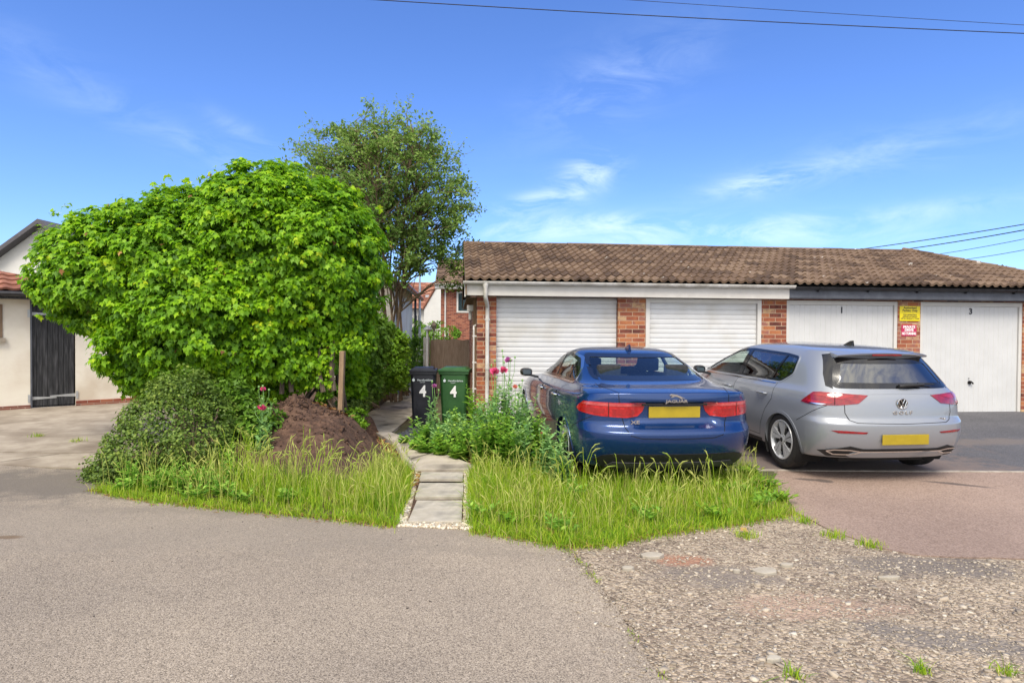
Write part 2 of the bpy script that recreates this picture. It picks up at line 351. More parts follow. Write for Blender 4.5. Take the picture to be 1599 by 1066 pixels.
M['grey_paint'] = mat('pale_grey_paint', (.28, .298, .325), None, rough=.34, metal=.3, coat=1)
M['tyre'] = mat('tyre_rubber', (.014, .014, .015), (.03, .028, .027), 20, .75, bump=.2)
M['black_gloss'] = mat('gloss_black_trim', (.006, .006, .007), None, rough=.12, coat=.5)
M['black_plastic'] = mat('textured_black_plastic', (.012, .012, .013), (.022, .022, .023), 30, .55)
M['dark'] = mat('dark_gap', (.004, .004, .004), None, rough=.9)
M['under'] = mat('dark_underbody', (.012, .012, .012), (.02, .019, .018), 5, .9)
M['cloth'] = mat('charcoal_upholstery', (.02, .021, .023), (.04, .04, .042), 30, .9)
M['lining'] = mat('pale_grey_lining', (.25, .26, .27), (.3, .31, .32), 30, .9)
M['plate'] = mat('yellow_number_plate', (.34, .25, .012), (.44, .32, .015), 3, .4)
M['red_lens'] = mat('red_light_lens', (.34, .003, .006), (.50, .010, .014), 22, .12, coat=1, lo=.45, hi=.6)
M['dark_red'] = mat('dark_red_lens', (.16, .003, .008), (.30, .008, .012), 16, .12, coat=1)
M['bright_red'] = mat('bright_red_light_bar', (.38, .008, .010), (.26, .004, .008), 30, .15, coat=1)
M['pink_lens'] = mat('pink_clear_lens', (.55, .10, .10), (.42, .04, .045), 18, .12, coat=1)
M['white_paint'] = mat('white_paint', (.8, .8, .78), None, rough=.5)
M['ink'] = mat('dark_ink', (.02, .02, .03), None, rough=.5)
M['yellow_sign'] = mat('yellow_sign_face', (.83, .68, .0), (.80, .64, .01), 4, .35)
M['red_sign'] = mat('crimson_sign_face', (.52, .015, .09), (.46, .015, .08), 4, .35)
M['bin_black'] = mat('black_bin_plastic', (.010, .011, .017), (.022, .023, .032), 5, .42, bump=.05)
M['bin_green'] = mat('green_bin_plastic', (.022, .085, .022), (.035, .115, .032), 5, .42, bump=.05)
M['bin_text'] = mat('pale_print', (.62, .68, .70), None, rough=.5)
M['petal_pink'] = leafmat('pink_petals', [(0, (.75, .05, .22)), (1, (.95, .22, .42))], .6, .4)
M['petal_mauve'] = leafmat('mauve_petals', [(0, (.55, .13, .42)), (1, (.72, .26, .55))], .6, .4)
M['petal_salmon'] = leafmat('salmon_petals', [(0, (.75, .22, .16)), (1, (.8, .34, .25))], .6, .4)
M['petal_yellow'] = leafmat('yellow_petals', [(0, (.75, .6, .02)), (1, (.85, .7, .05))], .6, .4)
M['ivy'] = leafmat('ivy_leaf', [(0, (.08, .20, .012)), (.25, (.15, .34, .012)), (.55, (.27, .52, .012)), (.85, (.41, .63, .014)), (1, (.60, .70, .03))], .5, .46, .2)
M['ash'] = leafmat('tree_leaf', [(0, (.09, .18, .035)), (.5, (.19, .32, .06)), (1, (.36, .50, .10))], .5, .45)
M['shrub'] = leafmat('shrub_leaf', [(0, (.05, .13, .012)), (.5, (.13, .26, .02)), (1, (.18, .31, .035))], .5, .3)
M['shrub_bright'] = leafmat('bright_shrub_leaf', [(0, (.07, .17, .010)), (.5, (.17, .34, .018)), (1, (.30, .46, .035))], .5, .3)  # brighter, yellower green leaf colour shared by several plants
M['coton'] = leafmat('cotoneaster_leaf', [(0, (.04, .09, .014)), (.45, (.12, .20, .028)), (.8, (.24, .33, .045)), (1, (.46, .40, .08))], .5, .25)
M['grass'] = leafmat('grass_blade', [(0, (.11, .25, .012)), (.4, (.24, .42, .016)), (.75, (.42, .56, .03)), (.90, (.50, .52, .08)), (1, (.62, .50, .22))], .6, .35, .32)
M['weed'] = leafmat('weed_leaf', [(0, (.09, .24, .02)), (.5, (.24, .46, .05)), (1, (.42, .60, .09))], .55, .35)
M['glauc'] = leafmat('blue_green_leaf', [(0, (.14, .30, .11)), (.5, (.28, .50, .16)), (1, (.44, .62, .20))], .6, .3)
M['seed'] = leafmat('seed_head', [(0, (.34, .46, .06)), (1, (.54, .56, .15))], .6, .4)
M['deadleaf'] = leafmat('dead_leaf', [(0, (.16, .07, .03)), (.5, (.36, .17, .06)), (1, (.5, .31, .12))], .8, .2)
M['soil'] = mat('dark_red_soil', (.048, .025, .016), (.115, .062, .040), 14, .95, bump=1, bscale=40, bdist=.02, c3=(.14, .08, .052), s3=7)
M['earth'] = mat('rough_ground', (.07, .06, .03), (.13, .12, .055), 2, .95, bump=.6)
M['concrete'] = mat('worn_concrete', (.26, .215, .165), (.40, .345, .275), 3, .9, bump=.4, bscale=40, c3=(.19, .15, .11), s3=1.1)
M['slab'] = mat('grey_paving_slab', (.36, .325, .26), (.47, .43, .36), 7, .85, bump=.3, bscale=40, c3=(.27, .25, .21), s3=5)
M['pathslab'] = mat('worn_path_slab', (.36, .315, .25), (.52, .46, .38), 4, .85, bump=.3, bscale=30, c3=(.15, .13, .105), s3=2.2)
M['kerb'] = mat('pale_edging', (.28, .24, .19), (.44, .39, .33), 7, .9, bump=.3)
M['gravel_w'] = rndmat('cream_chippings', [(0, (.36, .29, .2)), (.5, (.58, .50, .38)), (1, (.75, .70, .6))])
M['stones'] = rndmat('loose_stone', [(0, (.24, .20, .155)), (.3, (.34, .285, .22)), (.6, (.41, .345, .265)), (.9, (.47, .405, .315)), (1, (.57, .51, .42))], .9, noise=.15)
M['stone_pale'] = mat('pale_flat_stone', (.33, .29, .23), (.42, .38, .31), 9, .9, bump=.5, bscale=30)
M['slategravel'] = rndmat('slate_chippings', [(0, (.03, .033, .042)), (1, (.13, .14, .16))])
M['cable'] = mat('cable', (.02, .02, .022), None, rough=.7)
def two_sided(m):
    # bodywork: paint outside, grey lining on the inner face
    t = m.node_tree; n = t.nodes; l = t.links; b = n['Principled BSDF']; ge = n.new('ShaderNodeNewGeometry'); d = n.new('ShaderNodeBsdfDiffuse'); d.inputs[0].default_value = (.30, .31, .31, 1)
    mx = n.new('ShaderNodeMixShader'); l.new(ge.outputs['Backfacing'], mx.inputs[0]); l.new(b.outputs[0], mx.inputs[1]); l.new(d.outputs[0], mx.inputs[2]); l.new(mx.outputs[0], n['Material Output'].inputs[0])
def glassmat(name, tintc, gl=.9):
    m, t, b = newmat(name); n = t.nodes; l = t.links; n.remove(b)
    tr = n.new('ShaderNodeBsdfTransparent'); tr.inputs[0].default_value = c4(tintc)
    gs = n.new('ShaderNodeBsdfGlossy'); gs.inputs['Roughness'].default_value = .02; gs.inputs['Color'].default_value = (.95, .97, 1, 1)
    fr = n.new('ShaderNodeLayerWeight'); fr.inputs['Blend'].default_value = .5
    pw = n.new('ShaderNodeMath'); pw.operation = 'POWER'; pw.inputs[1].default_value = 3.5; l.new(fr.outputs['Facing'], pw.inputs[0])
    ml = n.new('ShaderNodeMath'); ml.operation = 'MULTIPLY_ADD'; ml.inputs[1].default_value = .6; ml.inputs[2].default_value = gl; l.new(pw.outputs[0], ml.inputs[0])
    mx = n.new('ShaderNodeMixShader'); l.new(ml.outputs[0], mx.inputs[0]); l.new(tr.outputs[0], mx.inputs[1]); l.new(gs.outputs[0], mx.inputs[2]); l.new(mx.outputs[0], n['Material Output'].inputs[0])
    return m
M['glass'] = glassmat('green_tinted_glass', (.80, .90, .85), .06)
M['glass_dark'] = glassmat('privacy_glass', (.07, .075, .08), .20)
for q in ('blue_paint', 'grey_paint'): two_sided(M[q])
M['winglass'] = mat('window_glass', (.03, .05, .06), None, rough=.05, spec=.9)

# ------------------------------------------------------------------ sheets on the ground
def in_poly(x, y, poly):
    c = False; n = len(poly); j = n-1
    for i in range(n):
        xi, yi = poly[i]; xj, yj = poly[j]
        if (yi > y) != (yj > y) and x < (xj-xi)*(y-yi)/(yj-yi)+xi: c = not c
        j = i
    return c
def subdiv_poly(poly, d):
    o = []
    for i in range(len(poly)):
        a = Vector(poly[i]); b = Vector(poly[(i+1) % len(poly)]); k = max(1, int((b-a).length/d))
        o += [a+(b-a)*t/k for t in range(k)]
    return o
def cdt(poly, sp):
    b = subdiv_poly(poly, sp); xs = [p.x for p in b]; ys = [p.y for p in b]
    pts = list(b); edges = [(i, (i+1) % len(b)) for i in range(len(b))]
    pl = [(p.x, p.y) for p in b]
    y = min(ys)+sp*.5; r = 0
    while y < max(ys):
        x = min(xs)+sp*(.5 if r % 2 else .1)
        while x < max(xs):
            if in_poly(x, y, pl): pts.append(Vector((x, y)))
            x += sp
        y += sp; r += 1
    v, e, f, *_ = delaunay_2d_cdt([Vector(p[:2]) for p in pts], edges, [], 0, 1e-6)
    f = [q for q in f if in_poly(sum(v[i].x for i in q)/len(q), sum(v[i].y for i in q)/len(q), pl)]
    return v, f
def sheet(name, poly, off, m, sp=.4, hf=None, kind='structure', jag=0):
    poly = [(p[0], p[1]) for p in poly]
    if jag:
        q = []
        for p in subdiv_poly(poly, .12):
            n = mnoise.noise_vector(Vector((p.x*5, p.y*5, 0)))*jag; q.append((p.x+n.x, p.y+n.y))
        poly = q
    v, f = cdt(poly, sp)
    hf = hf or g
    me = bpy.data.meshes.new(name); me.from_pydata([(p.x, p.y, hf(p.x, p.y)+off) for p in v], [], [q for q in f]); me.update()
    bm = bmesh.new(); bm.from_mesh(me); bmesh.ops.recalc_face_normals(bm, faces=bm.faces)
    if sum(x.normal.z for x in bm.faces) < 0: bmesh.ops.reverse_faces(bm, faces=bm.faces)
    be = [e for e in bm.edges if len(e.link_faces) == 1]; mpv = {}
    for e in be:
        for q in e.verts:
            if q not in mpv: mpv[q] = bm.verts.new((q.co.x, q.co.y, q.co.z-.06))
    for e in be:
        l0 = [l_ for l_ in e.link_loops][0]; a_, b_ = l0.vert, l0.link_loop_next.vert
        bm.faces.new((b_, a_, mpv[a_], mpv[b_]))
    bm.to_mesh(me); bm.free()
    o = link(name, me, m, None, False)
    if kind: o['kind'] = kind
    return o
def gp(*pp): return [tuple(G(a, b)[:2]) for a, b in pp]

# ground to the horizon
xs = sorted(set([-900, -300, -120, -60, -30]+[x*1.0 for x in range(-20, 21)]+[30, 60, 120, 300, 900]))
ys = sorted(set([-60, -30, -15]+[y*.8 for y in range(-10, 26)]+[24, 30, 45, 80, 200, 500, 1500]))
mb = MB()
mb.add([(x, y, g(x, y)-.012) for y in ys for x in xs], [(j*len(xs)+i, j*len(xs)+i+1, (j+1)*len(xs)+i+1, (j+1)*len(xs)+i) for j in range(len(ys)-1) for i in range(len(xs)-1)])
tag(mb.build('ground', M['earth'], smooth_sh=True), kind='structure')

M['asphalt'] = aggregate('pale_worn_asphalt', [(0, (.11, .091, .073)), (.3, (.25, .208, .163)), (.7, (.33, .278, .219)), (1, (.46, .397, .32))], 190,
    ((.80, .79, .79), (1.12, 1.10, 1.06)), .38, .45, stains=[(*G(330, 822)[:2], 5.0, .75, 3, (.21, .18, .15), .35), (*G(130, 755)[:2], 1.7, .75, 0, (.115, .10, .085), .75), (*G(10, 840)[:2], .12, .05, 0, (.14, .09, .05), .8), (*G(850, 870)[:2], 1.6, .10, -12, (.20, .17, .135), .25), (*G(560, 806)[:2], 3.2, .16, -4, (.16, .135, .11), .35)])
GRV = [(0, (.15, .12, .09)), (.35, (.27, .22, .165)), (.7, (.39, .33, .255)), (1, (.48, .41, .32))]
M['gravelbase'] = aggregate('stony_ground', GRV, 55, ((.75, .70, .68), (1.12, 1.08, 1.02)), 1.4, 1, bdist=.012, stains=[
    (*G(1440, 885)[:2], .75, .22, 0, (.15, .13, .115), .75), (*G(1490, 1000)[:2], .55, .16, -20, (.17, .15, .135), .75), (*G(1130, 900)[:2], .45, .22, 0, (.2, .17, .145), .7),
    (*G(1075, 875)[:2], .22, .12, 0, (.36, .17, .10), .7), (*G(1270, 945)[:2], .5, .2, 0, (.40, .27, .20), .6)])
M['tarmac'] = aggregate('pinkish_tarmac', [(0, (.21, .15, .115)), (.5, (.29, .21, .165)), (1, (.35, .265, .215))], 95, ((.84, .82, .82), (1.05, 1.04, 1.03)), .7, .4, stains=[
    (*G(1260, 750)[:2], .14, .06, -20, (.07, .055, .05), .8), (*G(1285, 752)[:2], .12, .08, -40, (.07, .055, .05), .8), (*G(1500, 758)[:2], .35, .05, -25, (.07, .055, .05), .8)])
M['darktar'] = aggregate('dark_grey_tarmac', [(0, (.055, .055, .062)), (.5, (.085, .085, .093)), (1, (.12, .12, .128))], 95, ((.85, .85, .85), (1.15, 1.12, 1.1)), .8, .4, stains=[(*G(1560, 690)[:2], 1.4, .25, 5, (.15, .125, .11), .7), (2.2, 8.6, 3.6, 2.6, 0, (.16, .125, .11), .95), (4.3, 7.3, 1.6, .6, 0, (.16, .125, .11), .9), (*G(1174, 712)[:2], .14, .08, 0, (.045, .035, .035), .9)])
M['pinktar'] = aggregate('brownish_forecourt_tarmac', [(0, (.10, .08, .075)), (.5, (.155, .12, .108)), (1, (.2, .165, .15))], 95, ((.8, .8, .8), (1.1, 1.08, 1.05)), .9, .4, stains=[(*G(1174, 712)[:2], .12, .07, 0, (.045, .035, .035), .9)])

curve = gp((1045, 1075), (1020, 1038), (1000, 1010), (978, 975), (960, 950), (935, 915), (915, 890), (895, 868), (870, 852), (835, 843), (800, 838), (735, 828), (680, 824), (620, 822),
           (540, 814), (400, 800), (300, 790), (200, 778), (155, 765), (135, 748), (128, 735), (0, 727))
road = sheet('asphalt_road', [(2.2, -9), (1.35, 1.0), (.95, 2.2)]+curve+[(-13, 7.2), (-22, 7.0), (-22, -9)], .008, M['asphalt'], .5, jag=.028)
grav = sheet('gravel_track', [(-.1, 5.6), (.3, 1), (1.0, -9), (20, -9), (20, 5.0)]+gp((1599, 868), (1480, 866), (1370, 850), (1290, 820), (1240, 790), (1150, 770)), .002, M['gravelbase'], .4)
tarp = gp((1178, 738), (1205, 760), (1232, 785), (1242, 800), (1290, 826), (1370, 856), (1430, 868), (1490, 872), (1599, 873))
tarm = sheet('tarmac_apron', [(3.0, 7.17)]+tarp[1:]+[(14, 5.0), (20, 5.0), (20, 7.17)], .012, M['tarmac'], .4, jag=.02)
sheet('forecourt', [(-.3, 7.19), (20, 7.19), (20, 12.9), (-.4, 11.0)], .008, M['darktar'], .4)
mb = MB()
for i in range(17):
    x0 = 2.3+i*1.02; x1 = x0+1.012
    mb.add([(x0, 7.155, g(x0, 7.16)+.02), (x1, 7.155, g(x1, 7.16)+.02), (x1, 7.205, g(x1, 7.2)+.02), (x0, 7.205, g(x0, 7.2)+.02), (x0, 7.155, -.03), (x1, 7.155, -.03), (x1, 7.205, -.03), (x0, 7.205, -.03)],
           [(0, 1, 2, 3), (0, 4, 5, 1), (1, 5, 6, 2), (2, 6, 7, 3), (3, 7, 4, 0)])
tag(mb.build('kerb_strip', M['kerb']), kind='structure')
# concrete driveway in front of the shed, in cracked bays
conc = [[(-22, 7.25), (-6.15, 7.42), (-5.75, 8.1), (-22, 8.2)], [(-6.10, 7.42), (-3.9, 7.3), (-4.3, 8.6), (-5.7, 8.1)], [(-22, 8.23), (-5.75, 8.13), (-4.3, 8.64), (-3.4, 9.3), (-3.5, 14), (-22, 14)]]
for i, p in enumerate(conc):
    tag(sheet('concrete_driveway', p, .004+.003*i, M['concrete'], .4, jag=.015), kind='structure')

# ------------------------------------------------------------------ raised bed and paths
def bedh(x, y):
    # soil level of the left bed: rises from the road edge to the ivy
    yf = 5.15+.55*max(0, -x-1.2)+(max(0, -x-3.4)**2)*.9 if x > -4.4 else 9
    e = smooth(.1, 2.2, y-yf)*(1-smooth(-2.25, -1.65, x))*(1-.0*x)
    e *= 1-smooth(-2.6, -2.35, x)*smooth(8.8, 9.2, y)*(1-smooth(9.7, 10.1, y))
    return g(x, y)+.006+.27*e+.02*min(1, max(0, e*6))*mnoise.noise(Vector((x*2, y*2, 0)))
wa, wb = Vector(G(540, 664)[:2])+Vector((-.02, 0)), Vector(G(641, 604)[:2])+Vector((-.03, 0))
bed = gp((128, 733), (135, 748), (155, 765), (200, 778), (300, 790), (400, 800), (540, 814), (628, 822), (640, 790), (655, 752), (648, 742), (622, 700), (594, 684))+[(wa.x-.06, wa.y+.12), (wa.lerp(wb, .5).x-.06, wa.lerp(wb, .5).y), (wb.x-.06, wb.y), (-5.4, wb.y), (-5.0, 12.5), (-5.0, 10), (-4.9, 8.0)]
sheet('flower_bed', bed, .006, M['soil'], .15, hf=bedh, jag=.03)
vb = gp((737, 829), (735, 800), (738, 740), (690, 712), (640, 688), (612, 676))+[(-1.55, 10.6), (-.62, 10.8), (-.3, 10.9), (.9, 10.9), (1.0, 7.3), (2.95, 7.14)]+gp((1205, 760), (1232, 785), (1242, 802), (1150, 815), (1000, 838), (940, 852), (870, 853), (800, 838))
sheet('grass_verge', vb, .012, M['soil'], .3, jag=.04)
M['verge'] = mat('grassy_soil', (.05, .06, .02), (.11, .10, .045), 6, .95, bump=.8, bscale=30)
bpy.data.objects['grass_verge'].data.materials[0] = M['verge']

# long slab path between the bed wall and the garages
pl = [G(546, 661), G(603, 621), G(642, 604)]; pr = [G(607, 682), G(645, 638), G(668, 604)]
A0, B0 = Vector((-2.33, 9.35)), Vector((-1.78, 9.2)); A1, B1 = Vector((-2.50, 19.6)), Vector((-1.60, 19.6))
A0 = Vector(G(548, 664)[:2]); B0 = Vector(G(606, 682)[:2])
A1 = Vector(G(641, 604)[:2]); B1 = A1+Vector((1.0, -.2))
root = empty('slab_path', (A0.x, A0.y, 0)); root['kind'] = 'structure'
nrow = 22
for i in range(nrow):
    t0, t1 = i/nrow, (i+1)/nrow-.0012
    q = [A0.lerp(A1, t0), B0.lerp(B1, t0), B0.lerp(B1, t1), A0.lerp(A1, t1)]
    mb = MB(); tz = random.uniform(0, .006)
    vs = [Vector((p.x-A0.x, p.y-A0.y, g(p.x, p.y)+.03+tz)) for p in q]
    mb.add(vs+[v-Vector((0, 0, .06)) for v in vs], [(0, 1, 2, 3), (0, 4, 5, 1), (1, 5, 6, 2), (2, 6, 7, 3), (3, 7, 4, 0)])
    mb.build('path_slab', M['pathslab'], root)
# angled apron slabs
def slab_poly(name, pts, z, th, m, parent=None, bevel=.006):
    c = Vector((sum(p[0] for p in pts)/len(pts), sum(p[1] for p in pts)/len(pts)))
    mb = MB(); mb.prism([(p[0]-c.x, p[1]-c.y) for p in pts], 'z', 0, th)
    o = mb.build(name, m, parent, bevel=bevel); o.location = (c.x, c.y, z-th); return o
s1 = gp((583, 681), (611, 683), (633, 690), (683, 711), (641, 722), (618, 700)); s2 = gp((642, 724), (684, 712), (742, 733), (735, 739), (648, 740))
for pts, lb in ((s1, 'long triangular pale paving slab where the path bends toward the bins'), (s2, 'wide pale paving slab just above the topmost small stepping slab')):
    tag(slab_poly('paving_slab', pts, .03, .06, M['pathslab']), lb, 'paving slab')
st = [((658, 739), (723, 739), (723, 749), (655, 749), .050, 'topmost and shortest stepping slab, just below the path bend'), ((655, 755), (724, 755), (723, 775), (648, 776), .042, 'middle grey stepping slab between cream chippings and grass'),
      ((651, 781), (722, 781), (721, 813), (637, 813), .034, 'lowest and largest grey stepping slab, nearest the road')]
sheet('slab_bedding', gp((657, 737), (724, 737), (723, 812), (638, 812)), .014, M['soil'], .2)
for a, b, c, d, z, lb in st:
    tag(slab_poly('stepping_slab', [tuple(G(*q, z)[:2]) for q in (a, b, c, d)], z, .032, M['slab'], bevel=.005), lb, 'paving slab', 'stepping slabs set in cream chippings')
# broken pale edging stone
mb = MB(); pts = [G(612, 693), G(622, 702), G(630, 716), G(634, 724), G(645, 735)]
mb.tube([p+Vector((0, 0, .045)) for p in pts], [.03, .05, .045, .05, .035], 7)
tag(mb.build('edging_stone', M['kerb']), 'broken pale edging stone curving along the soil beside the path bend', 'edging stone')
# low wall along the bed
mb = MB(); n = 10
d0, d1 = Vector(G(540, 664)[:2])+Vector((-.02, 0)), A1+Vector((-.03, 0))
for i in range(n):
    a = d0.lerp(d1, i/n); b = d0.lerp(d1, (i+1)/n-.004)
    za, zb = .32, .30
    vs = [(a.x-.09, a.y, -.1), (a.x, a.y, -.1), (b.x, b.y, -.1), (b.x-.09, b.y, -.1), (a.x-.09, a.y, za), (a.x, a.y, za), (b.x, b.y, zb), (b.x-.09, b.y, zb)]
    mb.add(vs, [(3, 2, 1, 0), (4, 5, 6, 7), (0, 1, 5, 4), (1, 2, 6, 5), (2, 3, 7, 6), (3, 0, 4, 7)])
tag(mb.build('retaining_wall', M['pathslab'], bevel=.008), 'low concrete wall holding the planted bed left of the slab path', 'low wall')

# soil mound
mc = Vector((-2.80, 8.25))
mb = MB(); nr, na = 44, 110
def mh(x, y):
    d = math.hypot((x-mc.x)/1.06, (y-mc.y)/1.35)
    return .50*max(0, 1-d)**1.05+.05*mnoise.noise(Vector((x*3.0, y*3.0, 1)))*min(1, (1-d)*4)+.025*mnoise.noise(Vector((x*9, y*9, 5)))*min(1, (1-d)*6)+.022*mnoise.noise(Vector((x*28, y*28, 5)))
vs = []; fs = []
for i in range(nr+1):
    for k in range(na):
        a = 2*math.pi*k/na; r = i/nr; x = mc.x+1.06*r*math.cos(a); y = mc.y+1.35*r*math.sin(a)
        vs.append((x-mc.x, y-mc.y, bedh(x, y)+mh(x, y)-(.06 if i == nr else 0)))
for i in range(nr):
    for k in range(na): fs.append((i*na+k, i*na+(k+1) % na, (i+1)*na+(k+1) % na, (i+1)*na+k))
mb.add(vs, fs); o = mb.build('soil_mound', M['soil'], smooth_sh=True); o.location = (mc.x, mc.y, 0)
tag(o, 'heap of bare dark brown soil between the ivy and the stepping path', 'soil heap')

# ------------------------------------------------------------------ stones and chippings
CUBE = np.array([[x, y, z] for z in (-1, 1) for y in (-1, 1) for x in (-1, 1)], float)
CF = np.array([[0, 2, 3, 1], [4, 5, 7, 6], [0, 1, 5, 4], [2, 6, 7, 3], [0, 4, 6, 2], [1, 3, 7, 5]])
def big_mesh(name, V, Fq, rnd, m, parent=None, smooth_sh=False):
    """V (n,3) float, Fq (k,c) int, rnd (n,)"""
    me = bpy.data.meshes.new(name); k, c = Fq.shape
    me.vertices.add(len(V)); me.vertices.foreach_set('co', np.ascontiguousarray(V, dtype=np.float32).ravel())
    me.loops.add(k*c); me.loops.foreach_set('vertex_index', np.ascontiguousarray(Fq, dtype=np.int32).ravel())
    me.polygons.add(k); me.polygons.foreach_set('loop_start', np.arange(0, k*c, c, dtype=np.int32))
    me.update(calc_edges=True); me.validate()
    at = me.attributes.new('rnd', 'FLOAT', 'POINT'); at.data.foreach_set('value', np.ascontiguousarray(rnd, dtype=np.float32))
    return link(name, me, m, parent, smooth_sh)
def stones(name, pts, sizes, m, flat=.45):
    n = len(pts); V = np.repeat(CUBE[None], n, 0)*(1+rng.uniform(-.45, .25, (n, 8, 3)))
    sc = np.stack([sizes*rng.uniform(.7, 1.3, n), sizes*rng.uniform(.5, 1, n), sizes*rng.uniform(.6, 1.2, n)*flat], 1)*.5
    V = V*sc[:, None]; a = rng.uniform(0, 6.28, n); ca, sa = np.cos(a)[:, None], np.sin(a)[:, None]
    X = V[..., 0]*ca-V[..., 1]*sa; Y = V[..., 0]*sa+V[..., 1]*ca
    tl = rng.uniform(-.3, .3, (n, 1)); Z = V[..., 2]+X*tl
    V = np.stack([X, Y, Z], -1)+np.array(pts)[:, None]
    Fq = (CF[None]+(np.arange(n)*8)[:, None, None]).reshape(-1, 4)
    return big_mesh(name, V.reshape(-1, 3), Fq, np.repeat(rng.uniform(0, 1, n), 8), m)
def along_px(pp, n):
    ln = gp(*pp); o = []
    for _ in range(n):
        i = random.randrange(len(ln)-1); o.append(Vector(ln[i]).lerp(Vector(ln[i+1]), random.random()))
    return o
def scatter(poly, n, hf=g, dens=None):
    xs = [p[0] for p in poly]; ys = [p[1] for p in poly]; o = []
    while len(o) < n:
        x = random.uniform(min(xs), max(xs)); y = random.uniform(min(ys), max(ys))
        if in_poly(x, y, poly) and (dens is None or random.random() < dens(x, y)): o.append((x, y, hf(x, y)))
    return o
cl = []
while len(cl) < 900:
    a_, r_ = random.uniform(0, 6.28), abs(random.gauss(0, .55)); x = mc.x+1.06*r_*math.cos(a_); y = mc.y+1.35*r_*math.sin(a_)
    if r_ < 1.25: cl.append((x-mc.x, y-mc.y, bedh(x, y)+(mh(x, y) if r_ < 1 else 0)+.004))
o = stones('soil_clods', cl, np.minimum(.10, .012+rng.exponential(.014, len(cl))), M['soil'], .8); o.parent = bpy.data.objects['soil_mound']; o['kind'] = 'stuff'
gpoly = gp((1052, 1090), (1010, 1015), (965, 945), (925, 893), (890, 858), (950, 850), (1060, 832), (1240, 803), (1290, 828), (1370, 858), (1490, 874))+[(8.6, 4.5), (7.4, 2.3)]
den = lambda x, y: (.35+.65*(mnoise.noise(Vector((x*1.3, y*1.3, 3)))*.5+.5))*min(1, 3.2/y)
pts = scatter(gpoly, 21000, dens=den); n = len(pts)
sz = np.minimum(.05, .007+rng.exponential(.0055, n))
tag(stones('loose_gravel', np.array(pts)+np.array([0, 0, .004]), sz, M['stones']), 'loose stones and chippings strewn over the unmade track', 'gravel', kind='stuff')
rp_ = [tuple(Vector(p)+Vector((random.gauss(-.05, .10), random.gauss(0, .03)))) for p in along_px(((1040, 1062), (1000, 1010), (960, 950), (915, 890), (880, 860)), 420)]
tag(stones('road_edge_grit', np.array([(x, y, g(x, y)+.010) for x, y in rp_]), np.minimum(.03, .005+rng.exponential(.005, len(rp_))), M['stones']), 'loose grit scattered over the asphalt edge beside the stony track', 'gravel', kind='stuff')
rp_ = [(p[0], p[1], p[2]+.009) for p in scatter([(-5.5, 2.6), (1.0, 2.6), (.6, 4.6), (-.3, 4.95), (-5.5, 6.2)], 500)]
tag(stones('road_grit', np.array(rp_), np.minimum(.016, .003+rng.exponential(.0022, len(rp_))), rndmat('dark_grit', [(0, (.03, .025, .02)), (.6, (.12, .09, .07)), (1, (.5, .45, .38))])), 'sparse dark grit on the asphalt road', 'gravel', kind='stuff')
big = [((1018, 870), .17, 'large flat angular stone nearest the grass edge on the stony track'), ((1195, 895), .19, 'largest pale flat stone in the middle of the stony track'), ((1228, 885), .09, 'small pale stone just above the largest flat stone'),
       ((1150, 894), .06, 'small pale stone left of the largest flat stone'), ((1390, 905), .16, 'long thin pale stone on the right of the stony track'), ((1208, 1033), .08, 'dark grey rounded stone near the bottom of the track'), ((980, 890), .09, 'thin pale stone close to the asphalt edge')]
for i, ((a, b), s, lb) in enumerate(big):
    c = G(a, b); mb = MB(); k = 7; top = []; rr = random.Random(i)
    asp = .28 if 'long' in lb else .62
    out = [(s*.5*rr.uniform(.75, 1.1)*math.cos(2*math.pi*j/k), s*asp*.5*rr.uniform(.75, 1.1)*math.sin(2*math.pi*j/k)) for j in range(k)]
    mb.prism(out, 'z', -.01, .022); o = mb.build('flat_stone', M['stone_pale'] if 'dark' not in lb else M['slab'], bevel=.006); o.location = c+Vector((0, 0, .004)); o.rotation_euler = (R(4), R(-3), 0)
    tag(o, lb, 'stone')
cp = gp((622, 822), (735, 829), (737, 800), (742, 738), (724, 735), (725, 816), (634, 817), (648, 765), (654, 748), (640, 775))
sheet('chipping_bed', gp((618, 823), (737, 829), (737, 800), (745, 736), (650, 738), (642, 770)), .010, mat('cream_chipping_base', (.30, .24, .16), (.5, .43, .32), 60, .9, bump=1, bscale=120), .2)
sbp = gp((657, 735), (725, 735), (724, 815), (634, 815))
pts = [p for p in scatter(gp((618, 823), (737, 829), (737, 800), (745, 736), (650, 738), (642, 770)), 5200) if not in_poly(p[0], p[1], sbp)]
tag(stones('cream_chippings', np.array(pts)+np.array([0, 0, .014]), rng.uniform(.016, .034, len(pts)), M['gravel_w'], .7), 'cream stone chippings around the stepping slabs', 'chippings', kind='stuff')
sp_ = [(-1.95, 9.3), (-1.35, 9.0), (-1.2, 10.6), (-1.75, 11.4), (-1.72, 10.4)]
pts = scatter(sp_, 1500)
tag(stones('slate_chippings', np.array(pts)+np.array([0, 0, .024]), rng.uniform(.02, .045, 1500), M['slategravel'], .6), 'dark slate chippings at the foot of the black bin', 'chippings', kind='stuff')

